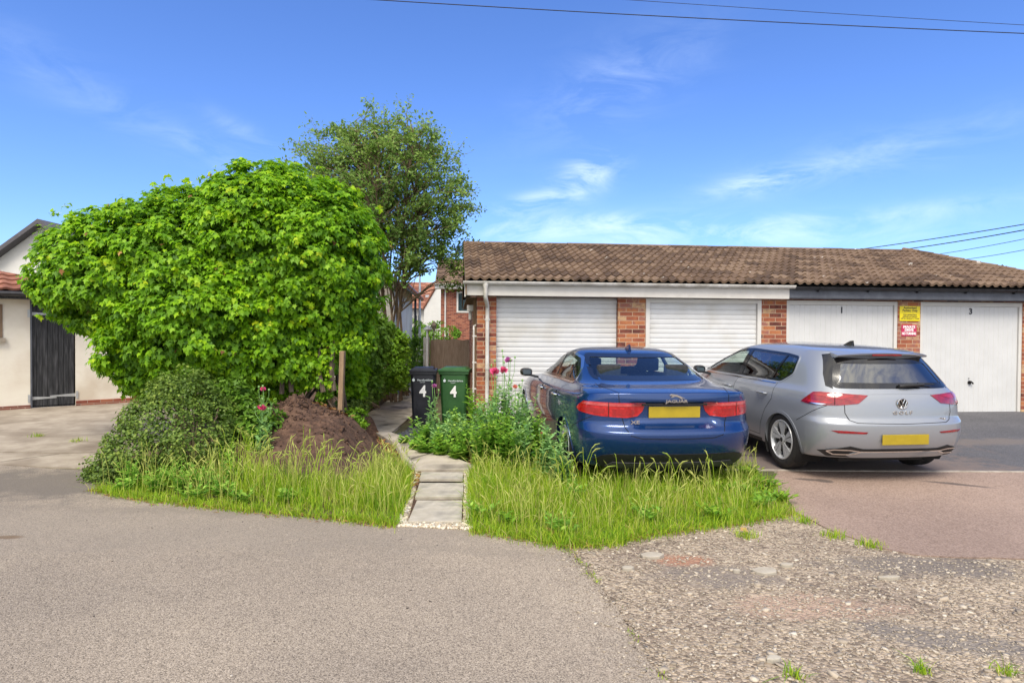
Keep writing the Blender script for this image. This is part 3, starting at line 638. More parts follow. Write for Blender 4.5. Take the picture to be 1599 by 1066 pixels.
# ------------------------------------------------------------------ garage block
GO = Vector((-.6, 10.9, 0)); GT = R(5); c_, s_ = math.cos(GT), math.sin(GT)
def gl2w(x, y, z=0): return Vector((GO.x+x*c_-y*s_, GO.y+x*s_+y*c_, z))
def s_at(px, ly=0, py=520):
    d = ray(px, py); k = d.x/d.y
    ox, oy = GO.x-ly*s_, GO.y+ly*c_
    return (k*oy-ox)/(c_-k*s_)
gar = empty('garage_block', GO, GT, 'long low orange brick garage block with brown tiled roof and four white doors', 'garages')
D = [(s_at(775), s_at(965)), (s_at(1008), s_at(1188)), (s_at(1228), s_at(1402)), (s_at(1437), s_at(1597))]
ZT, ZB, ZE = 2.165, .14, 2.40
XR, XE = 9.9, 11.15
mb = MB()
xs_ = [0]+[v for d in D for v in d]+[XE-.1]
for i in range(0, len(xs_), 2): mb.box(xs_[i], xs_[i+1], 0, .1, -.2, 2.33)
for a, b in D: mb.box(a-.001, b+.001, .012, .098, ZT+.03, 2.33)
mb.box(0, .1, .1, 6, -.2, 2.4); mb.box(XE-.2, XE-.1, .1, 6, -.2, 2.4); mb.box(.1, XE-.2, 5.9, 6, -.2, 2.4)
mb.prism([(.1, 2.4), (5.9, 2.4), (3, 3.42)], 'x', .002, .098)
mb.build('wall', M['brick'], gar)
MB().box(.1, XE-.2, .1, 5.9, 0, .13).build('floor_slab', M['concrete'], gar)
# doors
def text(body, size, parent, loc, m, name='lettering', ext=.001, rot='front', align='CENTER', bold=0, sx=1):
    cu = bpy.data.curves.new(name, 'FONT'); cu.body = body; cu.size = size; cu.extrude = ext; cu.align_x = align; cu.align_y = 'CENTER'; cu.offset = bold
    cu.resolution_u = 3
    t = bpy.data.objects.new(name, cu); COL.objects.link(t); bpy.context.view_layer.update()
    me = bpy.data.meshes.new_from_object(t.evaluated_get(bpy.context.evaluated_depsgraph_get())); bpy.data.objects.remove(t); bpy.data.curves.remove(cu)
    if rot == 'front': mt = Matrix(((sx, 0, 0), (0, 0, -1), (0, 1, 0)))
    elif rot == 'rear': mt = Matrix(((0, 0, -1), (-sx, 0, 0), (0, 1, 0)))
    me.transform(mt.to_4x4()); me.materials.clear()
    o = link(name, me, m, parent); o.location = loc; return o
def roller(a, b, y, framed, n=24):
    mb = MB(); z0 = ZB; h = (ZT-ZB)/n; prof = []
    fa = .07 if framed else .0
    for i in range(n):
        z = z0+i*h
        prof += [(y+.008, z), (y+.001, z+h*.10), (y-.002, z+h*.35), (y-.002, z+h*.7), (y+.001, z+h*.90), (y+.008, z+h*.94)]
    xa, xb = a+fa+.005, b-fa-.005
    vs = [(x, p[0], p[1]) for p in prof for x in (xa, xb)]
    mb.add(vs, [(2*i, 2*i+1, 2*i+3, 2*i+2) for i in range(len(prof)-1)])
    d = mb.build('garage_door', M['slat'], gar, fixn=True)
    fr = MB()
    if framed:
        fr.box(a, a+fa, y-.05, y+.05, ZB, ZT+.02); fr.box(b-fa, b, y-.05, y+.05, ZB, ZT+.02); fr.box(a+fa, b-fa, y-.048, y+.05, ZT-.05, ZT+.02)
    else:
        fr.box(a, a+.03, y+.02, y+.06, ZB, ZT+.02); fr.box(b-.03, b, y+.02, y+.06, ZB, ZT+.02); fr.box(a+.03, b-.03, y+.02, y+.06, ZT-.02, ZT+.02)
    fr.build('door_frame', M['upvc'], d, bevel=.004); return d
roller(*D[0], .10, False); roller(*D[1], .03, True, 24)
def ribbed(a, b, y, num):
    mb = MB(); fa = .065; xa, xb = a+fa, b-fa; z0, z1 = ZB+.015, ZT-.06; n = 20; w_ = (xb-xa)/n
    prof = [(xa, y)]
    for i in range(n):
        x = xa+i*w_; prof += [(x+.004, y-.003), (x+w_-.014, y-.003), (x+w_-.009, y+.004), (x+w_-.004, y+.004)]
    prof += [(xb, y)]
    vs = [(p[0], p[1], z) for z in (z0, z1) for p in prof]; k = len(prof)
    mb.add(vs, [(i, i+1, k+i+1, k+i) for i in range(k-1)]); d = mb.build('garage_door', M['door_white'], gar)
    MB().box(xa-.0, xb+.0, y+.012, y+.03, ZB, ZT-.03).build('door_backing', M['door_white'], d)
    fr = MB(); fr.box(a, a+fa-.004, y-.03, y+.05, ZB, ZT+.02); fr.box(b-fa+.004, b, y-.03, y+.05, ZB, ZT+.02); fr.box(a+fa-.004, b-fa+.004, y-.028, y+.05, ZT-.055, ZT+.02)
    fr.build('door_frame', M['upvc'], d, bevel=.004)
    text(num, .15, d, (a+(b-a)*.5, y-.010, ZT-.15), M['ink'], 'door_number', bold=.004)
    h = MB(); cx = a+(b-a)*.5; h.lathe([(.0, -.012), (.032, -.012), (.036, -.006), (.036, 0)], 16, M=Matrix.Translation((cx, y-.008, .72)))
    h.tube([(cx, y-.03, .745), (cx+.03, y-.045, .72), (cx+.045, y-.04, .70)], .014, 8); h.tube([(cx, y-.02, .72), (cx, y-.045, .72)], .014, 8)
    h.tube([(cx-.02, y-.012, .795), (cx-.02, y-.022, .795)], .009, 8)
    h.build('handle', M['black_gloss'], d)
ribbed(*D[2], .045, '1'); ribbed(*D[3], .045, '3')
# fascia + gutters
XB = s_at(1232, -.2)
def halfpipe(mb, x0, x1, y, z, r, n=10):
    prof = [(y+r*math.cos(a), z+r*math.sin(a)) for a in [math.pi+math.pi*i/n for i in range(n+1)]]
    prof += [(y+(r-.006)*math.cos(a), z+(r-.006)*math.sin(a)) for a in [2*math.pi-math.pi*i/n for i in range(n+1)]]
    mb.prism(prof, 'x', x0, x1)
fa = MB(); fa.box(-.19, XB, -.20, -.18, 2.195, 2.39); fa.box(-.19, XB, -.18, -.0, 2.195, 2.215); fa.box(-.215, -.192, -.21, .12, 2.17, 2.40); fa.build('fascia', M['fascia'], gar, bevel=.004)
fb = MB(); fb.box(XB+.003, XE, -.20, -.18, 2.215, 2.37); fb.box(XB+.003, XE, -.18, -.0, 2.205, 2.22); tag(fb.build('fascia', M['grey_fascia'], gar, bevel=.004), 'dark grey fascia over the two right-hand doors')
gu = MB(); halfpipe(gu, -.24, XB+.06, -.262, 2.425, .055)
for x in (-.24, XB+.05): gu.prism([(-.262+.054*math.cos(a), 2.425+.054*math.sin(a)) for a in [math.pi+math.pi*i/8 for i in range(9)]], 'x', x, x+.006)
go = gu.build('gutter', M['gutter'], gar, smooth_sh=True)
for i in range(7):
    x = .1+i*.82; b = MB(); halfpipe(b, x, x+.028, -.262, 2.427, .061); b.tube([(x+.014, -.20, 2.40), (x+.014, -.2, 2.43)], .012, 6); b.build('gutter_bracket', M['gutter'], go, smooth_sh=True)
gu = MB(); halfpipe(gu, XB+.065, XE+.05, -.262, 2.405, .05); go = gu.build('gutter', M['black_gut'], gar, smooth_sh=True); tag(go, 'black plastic gutter')
for i in range(6):
    x = XB+.5+i*.92; b = MB(); halfpipe(b, x, x+.05, -.262, 2.407, .056); b.box(x, x+.05, -.26, -.202, 2.33, 2.35); b.build('gutter_bracket', M['black_gut'], go)
xd = s_at(757, -.1); dp = MB()
dp.lathe([(.05, 2.40), (.05, 2.36), (.034, 2.32), (.034, 2.24)], 16, 'Z', Matrix.Translation((xd, -.262, 0)))
dp.tube([(xd, -.262, 2.25), (xd, -.262, 2.17), (xd+.02, -.2, 2.10), (xd+.045, -.06, 2.02), (xd+.045, -.045, 1.96), (xd+.045, -.045, .1)], .034, 12)
for z in (1.78, .95): dp.lathe([(.034, z), (.042, z), (.042, z+.035), (.034, z+.035)], 14, 'Z', Matrix.Translation((xd+.045, -.045, 0)))
dp.box(xd+.0, xd+.09, -.012, -.0, 1.785, 1.81); dp.build('downpipe', M['gutter'], gar, smooth_sh=True)
# roof : rolled tiles as real geometry
def tile_roof(name, m, parent, x0, x1, y0, z0, y1, z1, per=.152, gauge=.29, amp=.030, right=None, left=None, seg=8):
    """slope from eave (y0,z0) to ridge (y1,z1); right/left(t) give end x at slope fraction t"""
    Ls = math.hypot(y1-y0, z1-z0); rows = max(2, round(Ls/gauge)); nx = int((x1-x0)/per*seg)
    dy, dz = (y1-y0)/Ls, (z1-z0)/Ls; ny, nz = -dz, dy
    if nz < 0: ny, nz = -ny, -nz
    vs = []; fs = []; rn = []
    rs = random.Random(5); tn = [[rs.random() for _ in range(int((x1-x0)/(per*2))+3)] for _ in range(rows)]
    for r in range(rows):
        b = len(vs); jz = rs.uniform(-.002, .002)
        for kk, (tt, lift) in enumerate(((0, -.004), (0, .034), (1.06, .004))):
            d = min(Ls, (r+tt)*Ls/rows); t = d/Ls
            xa = left(t) if left else x0; xb = right(t) if right else x1
            for i in range(nx+1):
                x = x0+(x1-x0)*i/nx; x = min(max(x, xa), xb)
                u = (x/per) % 1.0
                wv = (math.sin(math.pi*u/.55) if u < .55 else -.30*math.sin(math.pi*(u-.55)/.45))
                k = int((x-x0)/(per*2)); tj = (tn[r][k]-.5)*.006
                h = amp*wv+(lift if kk else -.01+amp*0)+jz+tj*(1 if kk == 1 else 0)
                if kk == 0: h = amp*wv+lift+jz-.004
                vs.append((x, y0+dy*d+ny*h, z0+dz*d+nz*h)); rn.append(tn[r][k])
        for kk in range(2):
            for i in range(nx):
                a = b+kk*(nx+1)+i; fs.append((a, a+1, a+nx+2, a+nx+1))
    V = np.array(vs); Fq = np.array(fs); o = big_mesh(name, V, Fq, np.array(rn), m, parent, True)
    o.data.set_sharp_from_angle(angle=R(50)); return o
hip = lambda t: XE+.05+(XR-XE-.05)*t
roof = tile_roof('roof', M['tile'], gar, -.2, XE+.05, -.27, 2.46, 3.0, 3.50, right=hip)
tile_roof('roof_back', M['tile'], gar, -.2, XE+.05, 6.27, 2.46, 3.0, 3.50, right=hip, seg=4)
# hip end slope + deck under the tiles
mb = MB(); mb.add([(XE+.05, -.27, 2.45), (XE+.05, 6.27, 2.45), (XR, 3.0, 3.49)], [(0, 1, 2)]); mb.build('hip_end', M['tile'], gar)
mb = MB(); mb.add([(-.18, -.25, 2.43), (XE, -.25, 2.43), (XR, 3, 3.45), (-.18, 3, 3.45), (-.18, 6.25, 2.43), (XE, 6.25, 2.43)], [(0, 1, 2, 3), (3, 2, 5, 4), (1, 5, 2)]); mb.build('roof_underlay', M['dark'], gar)
# ridge tiles, hip tiles
mb = MB(); x = -.2; rs = random.Random(3)
while x < XR-.1:
    r = .10; zz = 3.475+rs.uniform(-.004, .006); L_ = .44
    prof = [(3+r*math.cos(a)*1.15, zz+r*math.sin(a)*.62) for a in [math.pi*i/8 for i in range(9)]]+[(3-.11, zz-.03), (3+.11, zz-.03)][::1]
    prof = prof[:9]+[(3-.115, zz-.04), (3+.115, zz-.04)]
    mb.prism(prof, 'x', x, min(x+L_, XR+.02), rs.random()); x += L_+.012
mb.build('ridge_tiles', M['tile'], gar)
mb = MB(); a = Vector((XE+.03, -.25, 2.49)); b = Vector((XR, 3.0, 3.53))
for i in range(11):
    p, q = a.lerp(b, i/11), a.lerp(b, (i+1)/11+.01); mb.tube([p, q], [.062, .05], 8, c=rs.random())
mb.build('hip_tiles', M['tile'], gar)
# timber verge + soffit at the left gable
mb = MB(); mb.prism([(-.25, 2.2), (-.25, 2.44), (3, 3.46), (3, 3.24)], 'x', -.20, -.178); mb.prism([(6.25, 2.2), (6.25, 2.44), (3.002, 3.46), (3.002, 3.24)], 'x', -.20, -.178)
mb.box(-.177, -.002, -.0, 5.9, 2.16, 2.175); mb.build('bargeboard', M['soffit'], gar)
mb = MB(); mb.box(-.16, -.012, .5, .62, 1.95, 2.06); mb.tube([(-.10, .56, 1.95), (-.10, .56, 1.80)], .03); mb.build('meter_box', M['upvc'], gar, bevel=.006)
mb = MB(); mb.tube([(-.05, .06, .1), (-.05, .06, 1.62), (-.05, .10, 1.68), (-.01, .10, 1.7)], .016, 8)
for z in (.6, 1.05, 1.5): mb.box(-.072, -.001, .045, .075, z, z+.025)
mb.build('waste_pipe', M['upvc'], gar)
mb = MB(); mb.box(-.055, -.004, .28, .33, .05, 2.16); mb.build('timber_batten', M['post'], gar)

# signs on the brick pier
xp0, xp1 = D[2][1], D[3][0]; xm = (xp0+xp1)/2
def sgn(name, x0, x1, z0, z1, m, lb, lines):
    w0 = gl2w(x0, -.0, z0); e = empty(name, gl2w((x0+x1)/2, -.004, z0), GT, lb, 'sign')
    hw = (x1-x0)/2; MB().box(-hw, hw, -.006, 0, 0, z1-z0).build('sign_board', m, e, bevel=.0015)
    for (tx, sz, z, mm, bd) in lines:
        if tx == '-': MB().box(-hw*.86, hw*.86, -.0078, -.0065, z-.0015, z+.0015).build('rule_line', mm, e)
        else:
            t = text(tx, sz, e, (0, -.0075, z), mm, 'lettering', ext=.0006, bold=bd)
            wd = t.dimensions.x
            if wd > hw*1.86: t.scale.x = hw*1.86/wd
    return e
zs = lambda py, px=1420: P(px, py, gl2w(xm, 0).y).z
y0_, y1_ = zs(501), zs(478)
sgn('parking_sign', s_at(1404), s_at(1435.5), y0_, y1_, M['yellow_sign'], 'yellow authorised parking sign with black lettering on the brick pier', [
    ('Authorised', .055, .235, M['ink'], .0012), ('Parking Only', .055, .185, M['ink'], .0012), ('-', 0, .150, M['ink'], 0), ('Cars parked here', .036, .112, M['ink'], .0008), ('without permission', .036, .078, M['ink'], .0008), ('will be clamped or fined', .036, .043, M['ink'], .0008)])
sgn('private_drive_sign', s_at(1407), s_at(1430.5), zs(524.5), zs(507), M['red_sign'], 'small crimson private drive sign with white letters below the yellow sign', [
    ('PRIVATE', .062, .160, M['white_paint'], .003), ('DRIVE', .062, .108, M['white_paint'], .003), ('-', 0, .078, M['white_paint'], 0), ('NO TURNING', .058, .042, M['white_paint'], .003)])

# ------------------------------------------------------------------ cars
def catmull(pts, x):
    """smooth z(x) through sorted knots"""
    if x <= pts[0][0]: return pts[0][1]
    if x >= pts[-1][0]: return pts[-1][1]
    for i in range(len(pts)-1):
        if x <= pts[i+1][0]:
            (x0, y0), (x1, y1) = pts[i], pts[i+1]; t = (x-x0)/(x1-x0); t = t*t*(3-2*t)*.5+t*.5
            return y0+(y1-y0)*t
ANG = [0, 16, 33, 50, 66, 80, 90]
def build_body(name, rings, L, m, parent, creases=(), dent=None):
    """rings: dict(xr,xf,W,cr,cf,z=[(x,z)..],n) from underbody to roof centre"""
    nets = []
    for rg in rings:
        xr, xf, W, cr, cf = rg['xr'], rg['xf'], rg['W'], rg['cr'], rg['cf']; e = 2/rg.get('n', 2.9); e2 = 2/rg.get('nf', 2.6)
        tp = rg.get('taper', .04); row = []
        for a in ANG:
            row.append((xr+cr*(1-math.cos(R(a))**e), math.sin(R(a))**e))
        xa, xb = xr+cr, xf-cf
        for k in range(1, 8): row.append((xa+(xb-xa)*k/8, 1))
        for a in ANG[::-1]:
            row.append((xf-cf*(1-math.cos(R(a))**e2), math.sin(R(a))**e2))
        out = []
        for x, fy in row:
            q = (x-L*.5)/(L*.5); out.append(Vector((x, W*fy*(1-tp*q*q*abs(q)), catmull(rg['z'], x))))
        nets.append(out)
    nc = len(nets[0]); nrg = len(nets)
    # full loop columns: left 0..nc-1, then right nc-2..1
    vs = []; loopn = 2*nc-2
    for out in nets:
        vs += [v for v in out]; vs += [Vector((v.x, -v.y, v.z)) for v in out[-2:0:-1]]
    fs = []
    for r in range(nrg-1):
        for k in range(loopn):
            k2 = (k+1) % loopn; fs.append((r*loopn+k, (r+1)*loopn+k, (r+1)*loopn+k2, r*loopn+k2))
    for r, flip in ((0, False), (nrg-1, True)):
        b = r*loopn
        for k in range(nc-1):
            l0, l1 = b+k, b+k+1
            r0 = b+(loopn-k) % loopn; r1 = b+(loopn-k-1) % loopn
            f = [l0, l1, r1, r0]; f = [q for i, q in enumerate(f) if q not in f[:i]]
            fs.append(tuple(f))
    me = bpy.data.meshes.new(name); me.from_pydata(vs, [], fs); me.update()
    bm = bmesh.new(); bm.from_mesh(me); bmesh.ops.recalc_face_normals(bm, faces=bm.faces)
    cl = bm.edges.layers.float.new('crease_edge'); bm.verts.ensure_lookup_table()
    for (r, k0, k1, val) in creases:
        for k in range(k0, k1):
            for kk in ((k, k+1), ((loopn-k) % loopn, (loopn-k-1) % loopn)):
                ed = bm.edges.get((bm.verts[r*loopn+kk[0]], bm.verts[r*loopn+kk[1]]))
                if ed: ed[cl] = val
    bm.to_mesh(me); bm.free()
    t = bpy.data.objects.new(name, me); COL.objects.link(t); sb = t.modifiers.new('s', 'SUBSURF'); sb.levels = 3; sb.render_levels = 3
    bpy.context.view_layer.update()
    fine = bpy.data.meshes.new_from_object(t.evaluated_get(bpy.context.evaluated_depsgraph_get())); bpy.data.objects.remove(t)
    if dent:
        for v in fine.vertices: v.co.x += dent(v.co)
    o = link(name, fine, m, parent, True)
    bm = bmesh.new(); bm.from_mesh(fine); bvh = BVHTree.FromBMesh(bm); bm.free()
    return o, bvh
# projectors: 2-d outline -> (ray origin, direction)
PR = {'rear': lambda a, b: (Vector((-2, a, b)), Vector((1, 0, 0))), 'front': lambda a, b: (Vector((8, a, b)), Vector((-1, 0, 0))),
      'left': lambda a, b: (Vector((a, 3, b)), Vector((0, -1, 0))), 'right': lambda a, b: (Vector((a, -3, b)), Vector((0, 1, 0))), 'top': lambda a, b: (Vector((a, b, 4)), Vector((0, 0, -1)))}
def corner(side):   # a = degrees from straight behind, b = height; rays aim at a point inside the car
    def f(a, b):
        d = Vector((-math.cos(R(a)), side*math.sin(R(a)), 0)); return Vector((1.2, 0, b))+d*4, -d
    return f
PR['cl'] = corner(1); PR['cr'] = corner(-1)
def proj(bvh, pr, a, b, off):
    o, d = PR[pr](a, b); h = bvh.ray_cast(o, d)
    if h[0] is None: return None
    nrm = h[1]
    if nrm.dot(d) > 0: nrm = -nrm
    return h[0]+nrm*off, nrm
def patch(name, bvh, pr, poly, m, parent, off=.003, sp=.03, thick=.01, hole=None, flip=False, spa=None):
    sa = spa or (1 if pr not in ('cl', 'cr') else 50)
    P2 = [(p[0]/sa, p[1]) for p in poly]
    if hole:
        bo = subdiv_poly(P2, sp); bi = subdiv_poly([(p[0]/sa, p[1]) for p in hole], sp)
        pts = [Vector(p[:2]) for p in bo]+[Vector(p[:2]) for p in bi]; no = len(bo)
        ed = [(i, (i+1) % no) for i in range(no)]+[(no+i, no+(i+1) % len(bi)) for i in range(len(bi))]
        v, e, f, *_ = delaunay_2d_cdt(pts, ed, [], 0, 1e-6)
        po = [(p.x, p.y) for p in bo]; pi = [(p.x, p.y) for p in bi]
        def ok(q):
            x = sum(v[i].x for i in q)/len(q); y = sum(v[i].y for i in q)/len(q); return in_poly(x, y, po) and not in_poly(x, y, pi)
        f = [q for q in f if ok(q)]
    else: v, f = cdt(P2, sp)
    pos = []; nr = []
    for p in v:
        r = proj(bvh, pr, p.x*sa, p.y, off)
        pos.append(r[0] if r else None); nr.append(r[1] if r else None)
    f = [tuple(q) for q in f if all(pos[i] is not None for i in q)]
    f = [q for q in f if max((pos[q[i]]-pos[q[i-1]]).length for i in range(len(q))) < sp*5+.05]
    if thick:
        cnt = {}
        for q in f:
            for i in range(len(q)):
                k = (q[i], q[(i+1) % len(q)]); kk = (min(k), max(k)); cnt.setdefault(kk, []).append(k)
        bd = [k[0] for k in cnt.values() if len(k) == 1]; mp_ = {}
        P3 = list(pos)
        for a, b in bd:
            for i in (a, b):
                if i not in mp_: mp_[i] = len(P3); P3.append(pos[i]-nr[i]*thick)
        f += [(b, a, mp_[a], mp_[b]) for a, b in bd]
    else: P3 = pos
    used = sorted({i for q in f for i in q}); ix = {i: k for k, i in enumerate(used)}
    me = bpy.data.meshes.new(name); me.from_pydata([P3[i] for i in used], [], [tuple(ix[i] for i in q) for q in f]); me.update()
    o = link(name, me, m, parent, True)
    bm = bmesh.new(); bm.from_mesh(me); bmesh.ops.recalc_face_normals(bm, faces=bm.faces); bm.to_mesh(me); bm.free()
    me.set_sharp_from_angle(angle=R(50)); return o
def roundp(poly, r=.03, n=4):
    o = []; m_ = len(poly)
    for i in range(m_):
        p = Vector(poly[i]); a = Vector(poly[i-1]); b = Vector(poly[(i+1) % m_]); da = (a-p); db = (b-p)
        ra = min(r, da.length*.45); rb = min(r, db.length*.45); A = p+da.normalized()*ra; B = p+db.normalized()*rb
        for k in range(n+1):
            t = k/n; q = A*(1-t)**2+p*2*t*(1-t)+B*t*t; o.append((q.x, q.y))
    return o
def inset(poly, d):
    n = len(poly); area = sum(poly[i-1][0]*poly[i][1]-poly[i][0]*poly[i-1][1] for i in range(n)); sg = 1 if area > 0 else -1; o = []
    for i in range(n):
        p = Vector(poly[i]); a = Vector(poly[i-1]); b = Vector(poly[(i+1) % n]); e1 = (p-a); e2 = (b-p)
        if e1.length < 1e-6 or e2.length < 1e-6: o.append((p.x, p.y)); continue
        e1.normalize(); e2.normalize(); n1 = Vector((-e1.y, e1.x))*sg; n2 = Vector((-e2.y, e2.x))*sg; k = n1+n2
        k = k/max(.35, k.length_squared)*2 if k.length > .2 else n1
        q = p+k*d; o.append((q.x, q.y))
    return o
def strip(name, bvh, pr, line, wd, m, parent, off=.0015, closed=False, step=.03):
    """thin band following a 2-d line on the body: panel gaps, trim"""
    pts = []
    for i in range(len(line)-(0 if closed else 1)):
        a = Vector(line[i]); b = Vector(line[(i+1) % len(line)]); sc = 50 if pr in ('cl', 'cr') else 1
        k = max(1, int(Vector(((b.x-a.x)/sc, b.y-a.y)).length/step)); pts += [a.lerp(b, t/k) for t in range(k)]
    if not closed: pts.append(Vector(line[-1]))
    c = [proj(bvh, pr, p.x, p.y, off) for p in pts]; c = [q for q in c if q]
    if len(c) < 2: return None
    vs = []; fs = []; n = len(c)
    for i, (p, nn) in enumerate(c):
        d = (c[(i+1) % n][0]-c[i-1][0]) if closed or 0 < i < n-1 else ((c[1][0]-c[0][0]) if i == 0 else (c[-1][0]-c[-2][0]))
        s = d.cross(nn)
        s = s.normalized()*wd/2 if s.length > 1e-8 else Vector((0, 0, wd/2))
        vs += [p-s, p+s]
    rn_ = n if closed else n-1
    for i in range(rn_):
        a, b = 2*i, 2*((i+1) % n)
        if (vs[a]-vs[b]).length < .15: fs.append((a, a+1, b+1, b))
    mb = MB(); mb.add(vs, fs); return mb.build(name, m, parent, smooth_sh=True, fixn=False)
def carve(body, tests):
    """remove body faces whose centre passes a test (openings for glass and wheels)"""
    bm = bmesh.new(); bm.from_mesh(body.data)
    dl = [f for f in bm.faces if any(t(f.calc_center_median()) for t in tests)]
    bmesh.ops.delete(bm, geom=dl, context='FACES'); bm.to_mesh(body.data); bm.free()
def circ(cx, cz, r, n=40, a0=0, a1=360): return [(cx+r*math.cos(R(a0+(a1-a0)*i/n)), cz+r*math.sin(R(a0+(a1-a0)*i/n))) for i in range(n)]
def wheel(parent, x, y, r, wd, kind, side):
    """hub disc mesh named wheel with tyre and rim below it; side=+1 outer face towards +y"""
    S = Matrix.Diagonal((1, side, 1, 1)); rr = r*.70
    h = MB(); h.lathe([(0, -.02), (rr*.62, -.02), (rr*.62, -.035), (0, -.035)], 28, M=S); h.lathe([(rr*.98, -wd*.9), (rr*.98, -.02)], 28, M=S); h.lathe([(0, -wd*.6), (rr*.97, -wd*.6)], 28, M=S)
    w_ = h.build('wheel', M['under'], parent, smooth_sh=True); w_.location = (x, y, r)
    t = MB(); prof = [(rr, -wd+.0), (r*.80, -wd-.004), (r*.93, -wd+.004), (r*.985, -wd+.02), (r, -wd+.045)]
    k = 5; tw = wd-.09
    for i in range(k):
        a = -wd+.045+tw*i/k; b = -wd+.045+tw*(i+1)/k
        prof += [(r, a+.003), (r, b-.006), (r-.009, b-.005), (r-.009, b-.001)]
    prof += [(r, -.045), (r*.985, -.02), (r*.93, -.004), (r*.82, .004), (r*.74, .0), (rr, -.006)]
    t.lathe(prof, 48, M=S); t.build('tyre', M['tyre'], w_, smooth_sh=True)
    m_ = MB(); m_.lathe([(rr+.004, -.008), (rr, .002), (rr-.012, .003), (rr-.02, -.012), (rr-.03, -.03), (rr-.03, -.11)], 44, M=S)
    n = 5
    for i in range(n):
        a = 2*math.pi*i/n+.3
        if kind == 'blade':
            # wide skewed blades
            for (a0, a1, b0, b1) in ((-.20, .10, -.36, -.06), (.14, .30, .02, .34)):
                q = [(.055, a+a0*1.5), (.055, a+a1*1.5), (rr-.012, a+b1), (rr-.012, a+b0)]
                pts = [(p*math.cos(c), p*math.sin(c)) for p, c in q]
                vs = [Vector((px, (-.012 if j < 2 else -.004)*1, pz)) for j, (px, pz) in enumerate(pts)]; vb = [v-Vector((0, .03, 0)) for v in vs]
                m_.add([S @ v for v in vs+vb], [(0, 1, 2, 3), (7, 6, 5, 4), (0, 4, 5, 1), (1, 5, 6, 2), (2, 6, 7, 3), (3, 7, 4, 0)])
        else:
            for s2 in (-.17, .17):
                q = [(.05, a+s2*1.2-.18), (.05, a+s2*1.2+.18), (rr-.012, a+s2+.055), (rr-.012, a+s2-.055)]
                pts = [(p*math.cos(c), p*math.sin(c)) for p, c in q]
                vs = [Vector((px, -.03 if j < 2 else -.006, pz)) for j, (px, pz) in enumerate(pts)]; vb = [v-Vector((0, .03, 0)) for v in vs]
                m_.add([S @ v for v in vs+vb], [(0, 1, 2, 3), (7, 6, 5, 4), (0, 4, 5, 1), (1, 5, 6, 2), (2, 6, 7, 3), (3, 7, 4, 0)])
    m_.lathe([(0, -.002), (.026, -.004), (.05, -.012), (.066, -.02), (.07, -.045)], 24, M=S)
    m_.build('rim', M['silver'], w_, smooth_sh=True)
    b = MB(); b.lathe([(0, .002), (.024, .0), (.028, -.005)], 16, M=S)
    for i in range(5):
        a = 2*math.pi*i/5+.9; b.lathe([(0, -.008), (.008, -.010), (.009, -.022)], 8, M=S @ Matrix.Translation((.045*math.cos(a), 0, .045*math.sin(a))))
    b.build('hub_cap', M['black_plastic'], w_)
    return w_
def seat(parent, x, y, z0, h, front=True):
    mb = MB(); mb.box(x-.10, x+.06, y-.24, y+.24, z0, z0+h, M=Matrix.Translation((x, 0, z0)) @ Matrix.Rotation(R(-14), 4, 'Y') @ Matrix.Translation((-x, 0, -z0)))
    if front: mb.box(x-.02, x+.5, y-.24, y+.24, z0-.08, z0+.08)
    s = mb.build('seat', M['cloth'], parent, smooth_sh=True, bevel=.04)
    t = math.tan(R(14)); hb = MB(); xx = x-(h+.12)*t
    hb.box(xx-.07, xx+.04, y-.13, y+.13, z0+h+.02, z0+h+.19); hb.tube([(xx, y-.06, z0+h-.05), (xx, y-.06, z0+h+.05)], .008, 6); hb.tube([(xx, y+.06, z0+h-.05), (xx, y+.06, z0+h+.05)], .008, 6)
    hb.build('headrest', M['cloth'], s, smooth_sh=True, bevel=.03); return s
def mirror(parent, x, y, z, side, m, bvh=None):
    mb = MB(); c = Vector((x, y, z)); vs = []
    prof = [(-.055, .035, .035), (-.05, .052, .052), (.0, .060, .060), (.05, .048, .048), (.08, .02, .022)]
    n = 14
    for dx, ry, rz in prof:
        for k in range(n):
            a = 2*math.pi*k/n; cy, sz = math.cos(a), math.sin(a)
            vs.append((c.x+dx, c.y+side*(.0)+1.45*ry*math.copysign(abs(cy)**.75, cy), c.z+rz*math.copysign(abs(sz)**.75, sz)))
    fs = [(i*n+k, i*n+(k+1) % n, (i+1)*n+(k+1) % n, (i+1)*n+k) for i in range(len(prof)-1) for k in range(n)]+[tuple(range(n)), tuple(range((len(prof)-1)*n, len(prof)*n))]
    mb.add(vs, fs); o = mb.build('door_mirror', m, parent, smooth_sh=True)
    st = MB(); st.prism([(c.y-side*.03, c.z-.055), (c.y-side*.17, c.z-.09), (c.y-side*.17, c.z-.055), (c.y-side*.03, c.z-.02)], 'x', c.x-.03, c.x+.04); st.build('mirror_arm', M['black_gloss'], o, bevel=.006)
    gl = MB(); gl.box(c.x-.060, c.x-.056, c.y-.052, c.y+.052, c.z-.03, c.z+.03); gl.build('mirror_glass', M['winglass'], o); return o
